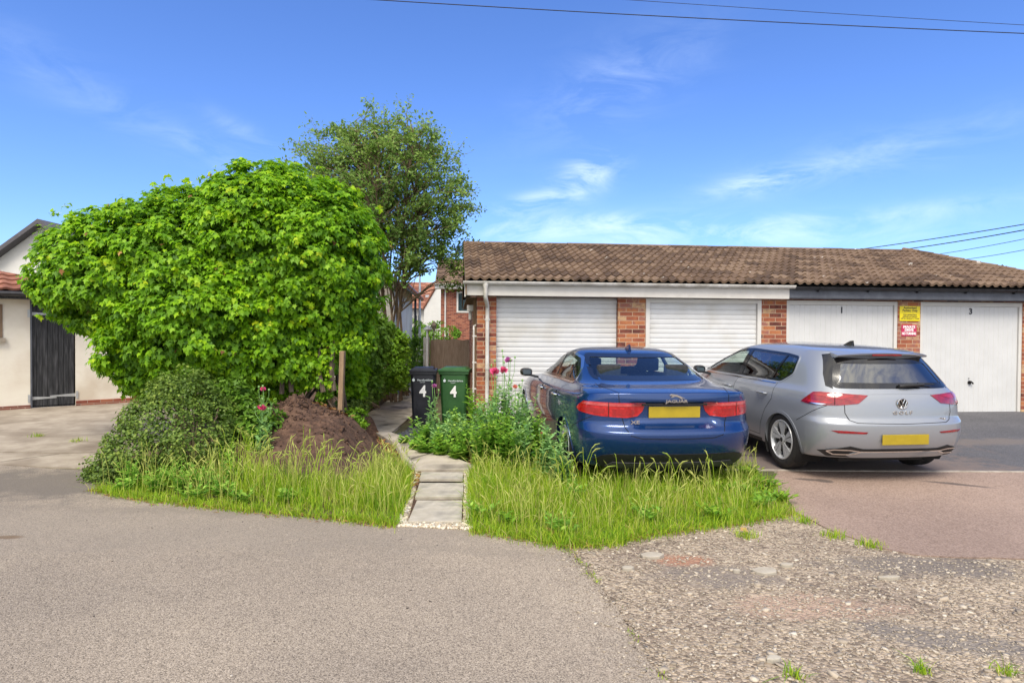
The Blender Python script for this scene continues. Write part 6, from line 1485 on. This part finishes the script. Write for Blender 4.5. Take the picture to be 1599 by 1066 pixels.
# shrubs right of the ivy along the path
shrub('ivy_shrub', 'dark green ivy-clad shrub just right of the timber posts', [px_ell(570, 550, 11.5, .28, .4, .85), px_ell(582, 525, 12, .3, .5, .4)], 260, 40, .16, .07, M['shrub'], IVY2, IVF, (P(572, 600, 11.5).x, 11.5, .2), (0, 0, -.8), 31)
shrub('laurel_shrub', 'rounded mid green shrub beside the path under the cream wall', [px_ell(598, 545, 13.5, .48, .6, .42), px_ell(604, 582, 13.2, .42, .55, .32)], 300, 40, .16, .075, M['shrub_bright'], LEAF2, LEF, (P(600, 600, 13.4).x, 13.4, .2), (0, 0, .3), 32)
shrub('feathery_shrub', 'grey green feathery shrub at the far end of the path', [px_ell(626, 573, 16.5, .32, .5, .45), px_ell(620, 558, 17, .35, .4, .6)], 200, 45, .16, .05, M['shrub'], LEAF2, LEF, (P(636, 600, 16.6).x, 16.6, .0), (0, 0, .8), 33, wid=.6)
shrub('low_shrub', 'low mixed planting spilling over the concrete wall', [px_ell(567, 618, 11.2, .24, .7, .18), px_ell(590, 604, 12.6, .20, .8, .16), px_ell(552, 630, 10.3, .14, .5, .12)], 260, 35, .10, .045, M['coton'], OVAL2, OVF, (P(585, 620, 11.3).x, 11.3, .25), (0, 0, -.3), 34)
shrub('golden_groundcover', 'bright yellow green groundcover at the path edge', [px_ell(626, 600, 15.5, .16, .8, .10)], 80, 40, .08, .035, M['shrub_bright'], OVAL2, OVF, (P(632, 600, 15.5).x, 15.5, .05), (0, 0, .4), 35)
shrub('climber', 'mid green leafy shrub in the gap under the tree', [px_ell(548, 585, 10.6, .22, .4, .45), px_ell(555, 520, 10.8, .25, .4, .4)], 120, 40, .14, .075, M['ivy'], IVY2, IVF, (P(548, 620, 10.6).x, 10.6, .2), (0, 0, -.7), 36)
shrub('trailing_plant', 'small bright leafy plant at the foot of the thick post', [px_ell(545, 655, 9.1, .22, .25, .12), px_ell(510, 618, 8.9, .12, .15, .12)], 60, 30, .08, .06, M['shrub_bright'], LEAF2, LEF, (P(545, 665, 9.1).x, 9.1, .25), (0, 0, .3), 37)
shrub('garden_hedge', 'green garden shrubs seen beyond the board fence', [px_ell(652, 545, 24, .9, .8, .9), px_ell(680, 522, 28, 1.1, 1, .5), px_ell(640, 520, 30, 1, 1, .6)], 170, 40, .22, .10, M['shrub_bright'], LEAF2, LEF, (P(655, 560, 25).x, 25, 0), (0, 0, .5), 38)
shrub('background_conifer', 'dark evergreen shrub behind the pale post', [px_ell(657, 560, 19, .32, .4, .6)], 70, 40, .18, .07, M['shrub'], LEAF2, LEF, (P(657, 600, 19).x, 19, 0), (0, 0, .5), 39)
shrub('dark_seedling_bush', 'dark leafy plant between the cotoneaster and the soil heap', [px_ell(395, 655, 7.7, .28, .3, .22), px_ell(365, 625, 7.9, .25, .3, .25)], 110, 28, .11, .07, M['shrub'], LEAF2, LEF, (P(390, 700, 7.7).x, 7.7, .15), (0, 0, .4), 40)

# ---- grass
def grass(name, lb, spots, hmin, hmax, m, wd=.006, lean=.35, hb=None, seed=0):
    r = np.random.default_rng(seed); S = np.array(spots); n = len(S); h = r.uniform(hmin, hmax, n)
    if hb is not None: h = h*hb
    a = r.uniform(0, 6.28, n); ln = np.abs(r.normal(0, lean, n)); dx, dy = np.cos(a)*ln, np.sin(a)*ln; wa = r.uniform(0, 6.28, n)
    wx, wy_ = np.cos(wa), np.sin(wa); V = np.zeros((n, 7, 3)); ts = [0, .4, .75, 1]; w_s = [1, .8, .45]
    for k, t in enumerate(ts):
        cx = S[:, 0]+dx*h*t**2; cy = S[:, 1]+dy*h*t**2; cz = S[:, 2]+h*t*(1-.35*ln*t)
        if k < 3:
            ww = wd*w_s[k]*r.uniform(.7, 1.3, n)
            V[:, 2*k] = np.stack([cx-wx*ww/2, cy-wy_*ww/2, cz], 1); V[:, 2*k+1] = np.stack([cx+wx*ww/2, cy+wy_*ww/2, cz], 1)
        else: V[:, 6] = np.stack([cx, cy, cz], 1)
    Ft = np.array([[0, 1, 3], [0, 3, 2], [2, 3, 5], [2, 5, 4], [4, 5, 6]]); Fq = (Ft[None]+(np.arange(n)*7)[:, None, None]).reshape(-1, 3)
    rn = np.clip(r.uniform(.1, .9, n), 0, 1); rn[r.random(n) < .06] = 1
    o = big_mesh(name, V.reshape(-1, 3), Fq, np.repeat(rn, 7), m); tag(o, lb, 'grass', kind='stuff')
    tips = V[:, 6]; return tips
def clumpy(poly, n, hf=g, sc=2.2, thr=.0, seed=0):
    o = []; xs = [p[0] for p in poly]; ys = [p[1] for p in poly]
    while len(o) < n:
        x = random.uniform(min(xs), max(xs)); y = random.uniform(min(ys), max(ys))
        if not in_poly(x, y, poly): continue
        d = mnoise.noise(Vector((x*sc, y*sc, seed)))*.5+.5+.35*mnoise.noise(Vector((x*9, y*9, seed)))
        if random.random() < max(.04, d*1.3-.2): o.append((x, y, hf(x, y)))
    return o
def hmul(sp, seed, lo=.55, hi=1.2, sc=2.0): return np.array([lo+(hi-lo)*min(1, max(0, mnoise.noise(Vector((x*sc, y*sc, seed)))*.8+.5)) for x, y, z in sp])
rv_front = gp((738, 830), (800, 836), (868, 851), (938, 850), (1000, 836), (1100, 822), (1165, 812))
pr_ = rv_front+gp((1185, 745), (1150, 722))+[(2.2, 6.9), (.75, 7.3), (-.3, 7.6), (-.45, 7.2)]
tall = clumpy(pr_, 7500, seed=1, sc=3.6); 
def edge_h(sp, front, d0=.45):
    o = []
    for x, y, z in sp:
        # shorter close to the road edge
        m_ = 9
        for i in range(len(front)-1):
            ax, ay = front[i]; bx, by = front[i+1]
            if min(ax, bx) <= x <= max(ax, bx) and abs(bx-ax) > 1e-6:
                m_ = y-(ay+(by-ay)*(x-ax)/(bx-ax))
        o.append(.30+.70*min(1, max(0, m_/d0)))
    return np.array(o)
mat_ = clumpy(pr_, 7500, seed=21, sc=1.8); grass('matted_grass', 'tangled leaning grass filling the lower layer of the right verge', mat_, .10, .24, M['grass'], .0065, .95, edge_h(mat_, rv_front, .5), 23)
tips = grass('long_grass', 'long uncut grass around the tail of the blue car', tall, .13, .33, M['grass'], .0062, .45, hmul(tall, 2, .35, 1.15, 2.8)*np.array([1-.55*smooth(1.3, 2.2, q[0]) for q in tall])*edge_h(tall, rv_front, .6), 3)
sh = clumpy(gp((738, 829), (868, 850), (1000, 836), (1240, 802), (1232, 785), (1200, 752), (1150, 740), (900, 760), (740, 760)), 9000, seed=4)
grass('short_grass', 'short tufty grass along the gravel edge of the right verge', sh, .06, .17, M['grass'], .006, .6, None, 5)
lf = gp((160, 764), (200, 776), (300, 788), (400, 798), (540, 812), (625, 820), (640, 780), (640, 745), (600, 735), (540, 765), (440, 760), (330, 740), (230, 752))
lg = clumpy(lf, 6500, hf=bedh, seed=6, sc=3.2)
lfront = gp((160, 764), (200, 776), (300, 788), (400, 798), (540, 812), (640, 822))
mat_ = clumpy(lf, 5500, hf=bedh, seed=24, sc=1.8); grass('matted_grass', 'tangled leaning grass in the lower layer of the left bed', mat_, .10, .26, M['grass'], .0065, .95, edge_h(mat_, lfront, .5), 25)
grass('left_grass', 'long grass growing along the road edge of the left bed', lg, .14, .36, M['grass'], .0062, .45, hmul(lg, 7, .3, 1.2, 2.8)*np.array([.45 if q[0] < -2.75 else 1 for q in lg])*edge_h(lg, lfront, .5), 8)
# seed-heads (wall barley)
def barley(name, spots, lb, h0=.32, h1=.52, seed=0):
    r = random.Random(seed); mb = MB(); sp = []; nn_ = []; uu = []; mh_ = MB()
    for (x, y, z) in spots:
        h = r.uniform(h0, h1); a = r.uniform(0, 6.28); q_ = r.uniform(.04, .13); dx, dy = math.cos(a)*q_+.03, math.sin(a)*.06
        pts = [Vector((x, y, z)), Vector((x+dx*.3, y+dy, z+h*.6)), Vector((x+dx, y+dy, z+h)), Vector((x+dx*1.35, y+dy*1.3, z+h+.035)), Vector((x+dx*1.8, y+dy*1.6, z+h+.045))]
        mb.tube(pts[:3], .0022, 3, cap=False, c=.6); c = r.random()
        mh_.tube(pts[2:], [.003, .006, .002], 5, c=c)
        for k in range(10):
            t = k/10; b = pts[2].lerp(pts[4], t); d = (pts[4]-pts[2]).normalized()+Vector((r.gauss(0, .3), r.gauss(0, .3), r.gauss(0, .3))); e_ = b+d*.05; s = Vector((0, .0016, 0)); mh_.add([b-s, b+s, e_], [(0, 1, 2)], c)
    o = mb.build(name, M['grass'], fixn=False); tag(o, lb, 'grass', kind='stuff'); mh_.build('seed_heads', M['seed'], o, fixn=False)
r = random.Random(9)
spots = [G(r.gauss(385, 28), r.uniform(740, 790)) for _ in range(45)]+[G(r.gauss(495, 40), r.uniform(755, 795)) for _ in range(35)]
barley('barley_grass', [(p.x, p.y, bedh(p.x, p.y)) for p in spots], 'arching yellow green seed heads in front of the soil heap', .30, .50, 2)
spots = [G(r.gauss(900, 35), r.uniform(745, 810)) for _ in range(26)]+[G(r.uniform(980, 1120), r.uniform(755, 800)) for _ in range(14)]
barley('barley_grass', [tuple(p) for p in spots], 'seed heads rising from the long grass behind the blue car', .32, .52, 3)

def stalks(name, lb, spots, h0, h1, seed):
    r = random.Random(seed); mb = MB(); mh_ = MB()
    for (x, y, z) in spots:
        h = r.uniform(h0, h1); a = r.uniform(0, 6.28); ln = r.uniform(.02, .16); dx, dy = math.cos(a)*ln, math.sin(a)*ln
        p = [Vector((x, y, z)), Vector((x+dx*.25, y+dy*.25, z+h*.5)), Vector((x+dx*.7, y+dy*.7, z+h*.85)), Vector((x+dx*1.2, y+dy*1.2, z+h))]; c = r.uniform(.55, 1)
        mb.tube(p, [.0022, .002, .0016, .001], 3, cap=False, c=c); mh_.tube([p[2], p[2].lerp(p[3], .5), p[3]], [.0015, r.uniform(.003, .007), .001], 4, c=c)
    o = mb.build(name, M['seed'], fixn=False); tag(o, lb, 'grass', kind='stuff'); mh_.build('seed_heads', M['seed'], o, fixn=False)
stalks('grass_stalks', 'thin straw coloured flowering stalks standing in the right verge', [tall[i] for i in range(0, 600, 1)], .18, .42, 5)
stalks('grass_stalks', 'thin straw coloured flowering stalks standing in the left bed', [lg[i] for i in range(0, 500)], .2, .48, 6)
# ---- leafy weeds: each plant its own thing
def weed(name, lb, x, y, z, h, m, seed, leafl=.09, nst=5, cat='weed', grp=None, spread=.12, tmpl=LEAF2, faces=LEF, flowers=(), wid=1.0):
    r = random.Random(seed); e = empty(name, (x, y, z), 0, lb, cat, grp); mb = MB(); ps, nn_, uu, ss = [], [], [], []; tops = []
    for s in range(nst):
        a = r.uniform(0, 6.28); b = spread*r.uniform(.3, 1); hh = h*(1 if s == 0 else r.uniform(.6, .98)); pts = []
        for k in range(6):
            t = k/5; pts.append(Vector((math.cos(a)*b*t+r.gauss(0, .006), math.sin(a)*b*t+r.gauss(0, .006), hh*t)))
        mb.tube(pts, [.005-.0006*k for k in range(6)], 4, cap=False); tops.append(pts[-1])
        nl = int(hh/.022)
        for k in range(nl):
            t = k/nl; i = min(4, int(t*5)); p = pts[i].lerp(pts[i+1], t*5-i); aa = k*2.4+r.gauss(0, .3); d = Vector((math.cos(aa), math.sin(aa), .55+r.gauss(0, .2)))
            ps.append(p); uu.append(d); nn_.append(Vector((-d.x*.5, -d.y*.5, 1))+Vector((r.gauss(0, .2), r.gauss(0, .2), 0))); ss.append(leafl*(1.15-.75*t)*r.uniform(.7, 1.2))
    mb.build('stems', m, e, fixn=False)
    leaves('leaves', np.array([tuple(p) for p in ps]), np.array([tuple(p) for p in nn_]), np.array([tuple(p) for p in uu]), np.array(ss), tmpl, faces, m, e, wid=wid)
    return e, tops
LOBE2 = np.array([[0, 0, 0], [.16, .15, .03], [.10, .30, .02], [.30, .45, .05], [.13, .58, .02], [.22, .78, .04], [0, 1, -.08], [-.22, .78, .04], [-.13, .58, .02], [-.30, .45, .05], [-.10, .30, .02], [-.16, .15, .03], [0, .5, -.01]])
LOF = np.array([[12, i, (i+1) % 12] for i in range(12)])
def flower(parent, p, m, rad=.04, n=26, name='flower', seed=0):
    r = np.random.default_rng(seed); d = r.normal(size=(n, 3)); d[:, 2] = np.abs(d[:, 2])*.9+.1; d = nrmz(d)
    return leaves(name, np.tile(np.array(p), (n, 1))-d*rad*.2, nrmz(np.cross(d, r.normal(size=(n, 3)))), d, rad*r.uniform(.7, 1.1, n), OVAL2, OVF, m, parent, wid=1.4)
rw_ = random.Random(17); k = 0
def poppy(px, py, Y, m, lb, seed, rad=.07, h=None, base_hf=g, grp='pink poppies', extra=()):
    t = P(px, py, Y); x, y = t.x, Y; z = base_hf(x, y)+.01; hh = t.z-z
    e, tops = weed('poppy_plant', lb, x, y, z, hh*.86, M['glauc'], seed, .13, 4, 'poppy', None, .10, LOBE2, LOF)
    mb = MB(); s0 = Vector((0, 0, hh*.7)); mb.tube([s0, Vector((.01, 0, hh*.85)), Vector((0, 0, hh))], .0035, 4, cap=False)
    for q in range(3):
        v = Vector((rw_.uniform(-.09, .09), rw_.uniform(-.05, .05), hh*rw_.uniform(.93, 1.12))); mb.tube([s0, s0.lerp(v, .5)+Vector((v.x*.4, 0, .02)), v], .0028, 4, cap=False); mb.lathe([(0, -.012), (.012, -.004), (.013, .008), (.006, .018), (0, .02)], 8, 'Z', Matrix.Translation(v))
    mb.build('flower_stems', M['glauc'], e, fixn=False)
    flower(e, (0, 0, hh), m, rad, seed=seed); return e
poppy(772, 580, 7.9, M['petal_pink'], 'poppy with a deep pink bloom in front of the downpipe', 1, .085)
poppy(787, 579, 7.95, M['petal_pink'], 'deep pink poppy just right of its twin, before the roller door', 2, .080)
poppy(794, 563, 8.1, M['petal_mauve'], 'tallest poppy with a pale mauve bloom against the white roller door', 3, .070)
poppy(804, 604, 7.7, M['petal_salmon'], 'poppy with a faded salmon bloom beside the blue car', 4, .045)
poppy(678, 603, 8.6, M['petal_mauve'], 'mauve poppy standing in front of the black bin', 5, .055)
poppy(846, 676, 6.9, M['petal_salmon'], 'poppy with a small orange bud beside the rear wheel of the blue car', 6, .022)
poppy(411, 608, 7.5, M['petal_pink'], 'small pink poppy against the lower edge of the ivy', 7, .050, base_hf=bedh)
poppy(409, 637, 7.2, M['petal_pink'], 'pink poppy with a wide bloom left of the soil heap', 8, .07, base_hf=bedh)
for i, (px, py, Y, hgt, mm, lb) in enumerate([
    (672, 655, 8.7, .45, 'glauc', 'pale blue green weed directly in front of the black bin'), (656, 650, 8.6, .42, 'weed', 'thin weed at the left foot of the black bin'), (700, 648, 8.8, .5, 'weed', 'leafy weed between the two bins'),
    (722, 640, 8.9, .52, 'weed', 'bushy weed before the green bin'), (745, 625, 8.7, .66, 'weed', 'tall leafy weed at the foot of the downpipe'), (735, 660, 8.2, .5, 'glauc', 'blue green weed right of the paving bend'),
    (760, 640, 8.3, .68, 'weed', 'dense weed under the pair of deep pink poppies'), (775, 650, 7.8, .62, 'glauc', 'large blue green weed under the roller door'), (800, 640, 8.0, .75, 'glauc', 'tall weed beside the front wing of the blue car'),
    (815, 650, 7.7, .65, 'glauc', 'weed brushing the front door of the blue car'), (832, 670, 7.5, .5, 'weed', 'low weed under the rear door of the blue car'), (690, 675, 8.1, .34, 'weed', 'low weed beside the long triangular slab'),
    (715, 685, 7.9, .36, 'weed', 'small weed above the wide pale slab'), (650, 668, 8.5, .24, 'weed', 'very low weed on the slate chippings'), (785, 690, 7.3, .48, 'weed', 'bright weed at the back of the long grass'),
    (868, 690, 6.75, .50, 'glauc', 'blue green weed covering the rear wheel of the blue car'), (880, 715, 6.5, .36, 'glauc', 'shorter weed under the rear bumper corner of the blue car'), (750, 690, 7.5, .44, 'weed', 'broad weed at the left end of the long grass'),
    (632, 670, 9.0, .16, 'weed', 'tiny weed at the path edge'), (810, 690, 7.2, .40, 'weed', 'weed in the grass below the blue car door'), (685, 0, 8.35, .42, 'glauc', 'pale upright weed between the black and green bins, nearer the path'), (712, 0, 8.5, .50, 'glauc', 'pale upright weed right in front of the green bin'),
    (728, 0, 8.15, .46, 'weed', 'bright weed between the green bin and the grass'), (768, 0, 7.6, .52, 'weed', 'bright lime weed where the tall weeds meet the long grass'), (752, 0, 7.95, .56, 'glauc', 'pale weed left of the broad leaves by the downpipe'), (790, 0, 7.55, .50, 'weed', 'lime weed in front of the tallest poppy'),
    (822, 0, 7.2, .46, 'glauc', 'pale weed in front of the rear door of the blue car'), (845, 0, 7.1, .38, 'weed', 'lime weed just ahead of the rear wheel of the blue car'), (664, 0, 8.25, .26, 'weed', 'small lime weed left of the mauve poppy')]):
    t = G(px, 0) if False else None; x = (P(px, 600, Y)).x
    weed('weed_plant', lb, x, Y, g(x, Y)+.01, hgt*(1.38 if px > 738 else 1.12), M[mm], 60+i, .11 if mm == 'weed' else .14, 11, spread=.21, tmpl=LOBE2 if mm == 'glauc' else LEAF2, faces=LOF if mm == 'glauc' else LEF, wid=1.5 if mm == 'weed' else 1)
x = P(741, 0, 8.4).x; weed('broadleaf_plant', 'broad bright leaves standing beside the white downpipe', x, 8.35, g(x, 8.4), .78, M['shrub_bright'], 90, .26, 1, spread=.03, wid=.7)
for i, (px, py, hgt, lb) in enumerate([(225, 752, .22, 'bright leafy weed at the left corner of the bed'), (262, 760, .26, 'feathery weed beside the dark bush'), (310, 765, .24, 'leafy weed under the front of the dark bush'), (300, 785, .16, 'small weed at the asphalt edge below the dark bush'),
    (350, 745, .3, 'upright weed right of the dark bush'), (345, 780, .18, 'low weed near the middle of the left road edge'), (425, 700, .36, 'thin weed on the left slope of the soil heap'), (190, 770, .14, 'lowest weed at the far left road edge'),
    (205, 762, .24, 'bright upright weed behind the far left road edge'), (243, 772, .22, 'dense bright weed below the left end of the dark bush'), (285, 775, .26, 'bright weed with pointed leaves under the middle of the dark bush'), (330, 770, .25, 'bright bushy weed at the right foot of the dark bush'),
    (365, 765, .30, 'upright leafy weed among the left seed heads'), (375, 790, .18, 'round weed close to the road below the left seed heads'), (395, 735, .36, 'tall weed where the dark bush meets the soil heap'), (455, 790, .16, 'low weed at the road edge below the soil heap')]):
    p = G(px, py); z = bedh(p.x, p.y); weed('weed_plant', lb, p.x, p.y, z, hgt*1.25, M['weed'], 120+i, .095, 12, spread=.2)
for i, (px, py, lb) in enumerate([(1195, 765, 'bright green weed cluster at the tarmac edge'), (1215, 785, 'lowest bright weed on the verge tip'), (1170, 745, 'green weed near the pale kerb strip')]):
    p = G(px, py); weed('weed_plant', lb, p.x, p.y, g(p.x, p.y)+.01, .15, M['shrub_bright'], 140+i, .09, 12, spread=.25)
VW = ['lime weed in the long grass below the blue car plate', 'leafy weed at the front left corner of the right verge', 'dark leafy weed in the middle of the long grass', 'weed rosette close to the asphalt in the right verge', 'weed rosette beside the orange fallen leaf', 'low weed under the right rear lamp of the blue car',
      'small weed between grass and gravel left of the yellow tuft', 'broad weed halfway along the gravel edge of the verge', 'weed behind the right end of the long grass', 'pale weed under the left rear lamp of the blue car', 'weed near the top of the chippings on the verge side', 'weed in the thinning grass near the tarmac edge']
for i, (lb, (px, py)) in enumerate(zip(VW, [(1050, 775), (752, 812), (900, 785), (800, 825), (880, 838), (1130, 770), (1120, 815), (1010, 820), (1160, 775), (960, 765), (752, 760), (1190, 795)])):
    p = G(px, py); weed('weed_plant', lb, p.x, p.y, g(p.x, p.y)+.01, .13+.09*((i*7) % 5)/4, M['weed' if i % 3 else 'shrub_bright'], 160+i, .09, 10, spread=.2)
def dandy(px, py, n, lb, m, s):
    p = G(px, py); sp = [(p.x+random.gauss(0, s), p.y+random.gauss(0, s), g(p.x, p.y)) for _ in range(n)]; grass('grass_tuft', lb, sp, .03, .09, M['grass'], .006, .8, None, int(px))
for px, py, lb in [(1140, 815, 'small yellowish grass tuft on the gravel left of the tarmac'), (1165, 838, 'isolated grass tuft on the gravel below the verge'), (1205, 800, 'grass tuft at the tip of the right verge'), (1255, 815, 'grass tuft beside the tarmac edge'), (1360, 853, 'tiny grass tuft at the lower tarmac edge'),
                   (1440, 1050, 'green tuft at the bottom right of the track'), (1570, 1052, 'green tuft in the bottom right corner'), (1240, 1056, 'tiny green tuft at the bottom of the track'), (60, 682, 'grass tuft in the driveway crack'), (120, 690, 'grass growing in the joint of the concrete driveway'), (1300, 838, 'grass tuft between tarmac and gravel')]:
    dandy(px, py, 50 if py > 1000 else 120 if px > 400 else 90, lb, None, .022 if py > 1000 else .045)
# dead leaves in the corners of the bed
pts = [(-1.9+random.gauss(0, .25), 7.9+random.gauss(0, .5)) for _ in range(0)]
def litter(name, lb, poly, n, hf=g, sz=.04):
    P_ = np.array(scatter(poly, n, hf))+np.array([0, 0, .03]); o = leaves(name, P_, np.array([0, 0, 1.])+rng.normal(0, .35, (n, 3)), rng.normal(0, 1, (n, 3)), rng.uniform(.6, 1.4, n)*sz, LEAF2, LEF, M['deadleaf'], None, wid=1.6); tag(o, lb, 'leaf litter', kind='stuff')
def along(line, n, sd, off=0):
    o = []
    for _ in range(n):
        i = random.randrange(len(line)-1); t = random.random(); a, b = Vector(line[i]), Vector(line[i+1]); p = a.lerp(b, t); nr_ = Vector((-(b-a).y, (b-a).x)).normalized()
        p = p+nr_*(random.gauss(0, sd)+off); o.append((p.x, p.y, g(p.x, p.y)))
    return o
edge_l = gp((150, 765), (200, 778), (300, 790), (400, 800), (540, 813), (622, 822))
edge_r = gp((737, 829), (800, 837), (868, 851), (940, 851), (1000, 837), (1100, 824), (1165, 814), (1240, 802))
sp = along(edge_l, 3200, .045); grass('edge_grass', 'short creeping grass spilling over the asphalt edge of the left bed', sp, .03, .13, M['grass'], .006, .8, None, 31)
sp = along(edge_r, 4200, .055); grass('edge_grass', 'short creeping grass spilling over the front edge of the right verge', sp, .03, .14, M['grass'], .006, .8, None, 32)
sp = along([(a, b) for a, b in gp((737, 826), (738, 780), (741, 742))], 900, .03); grass('edge_grass', 'grass leaning over the cream chippings beside the stepping slabs', sp, .05, .22, M['grass'], .006, .7, None, 33)
edge_t = gp((1040, 1062), (1000, 1010), (960, 950), (935, 915), (915, 890), (895, 868), (872, 853))
sp = along(edge_t, 420, .022); sp = [q for q in sp if mnoise.noise(Vector((q[0]*3, q[1]*3, 2))) > -.05]; grass('edge_grass', 'sparse mossy grass in the crumbling edge between asphalt and stony track', sp, .01, .035, M['grass'], .006, .9, None, 34)
rp_ = along(edge_t, 380, .022, .008); tag(stones('edge_crumbs', np.array(rp_)+np.array([0, 0, .010]), np.minimum(.018, .004+rng.exponential(.003, len(rp_))), rndmat('brown_crumbs', [(0, (.10, .075, .05)), (.6, (.22, .17, .12)), (1, (.36, .30, .22))])), 'dark brown crumbs along the broken edge of the asphalt', 'grit', kind='stuff')
for nm, ln in (('dry_thatch', edge_l), ('dry_thatch', edge_r)):
    sp = np.array(along(ln, 900, .05))+np.array([0, 0, .014]); n = len(sp); o = leaves(nm, sp, np.array([0, 0, 1.])+rng.normal(0, .3, (n, 3)), rng.normal(0, 1, (n, 3))*np.array([1, .5, .1]), rng.uniform(.02, .07, n), OVAL2, OVF, M['deadleaf'], None, rnd=rng.uniform(.4, 1, n), wid=.18)
    tag(o, 'dry straw and grit along the edge of the '+('left bed' if ln is edge_l else 'right verge'), 'straw', kind='stuff')
litter('leaf_litter', 'brown dead leaves along the paving bend and weeds', gp((640, 686), (700, 690), (745, 725), (735, 735), (690, 712)), 260)
litter('leaf_litter', 'brown dead leaves on the bed side of the path bend', gp((585, 680), (612, 698), (640, 735), (655, 745), (645, 775), (620, 720), (590, 700)), 240, bedh)
litter('leaf_litter', 'dry twigs and leaves at the foot of the ivy stems', [(-3.6, 8.6), (-2.2, 8.6), (-2.2, 9.4), (-3.6, 9.4)], 500, lambda x, y: bedh(x, y)+mh(x, y)*(1 if math.hypot((x-mc.x)/1.06, (y-mc.y)/1.35) < 1 else 0), .06)
def leaf_thing(px, py, s, lb):
    p = G(px, py); o = leaves('fallen_leaf', np.array([[0, 0, .012]]), np.array([[.1, -.5, 1.]]), np.array([[.6, .8, 0.]]), s, IVY2, IVF, M['deadleaf'], None, rnd=np.array([.95])); o.location = (p.x, p.y, p.z+.02); tag(o, lb, 'leaf')
leaf_thing(856, 838, .10, 'large orange brown fallen leaf at the front of the long grass')
leaf_thing(1160, 835, .07, 'curled fallen leaf on the gravel below the verge')
print('done build', len(bpy.data.objects))
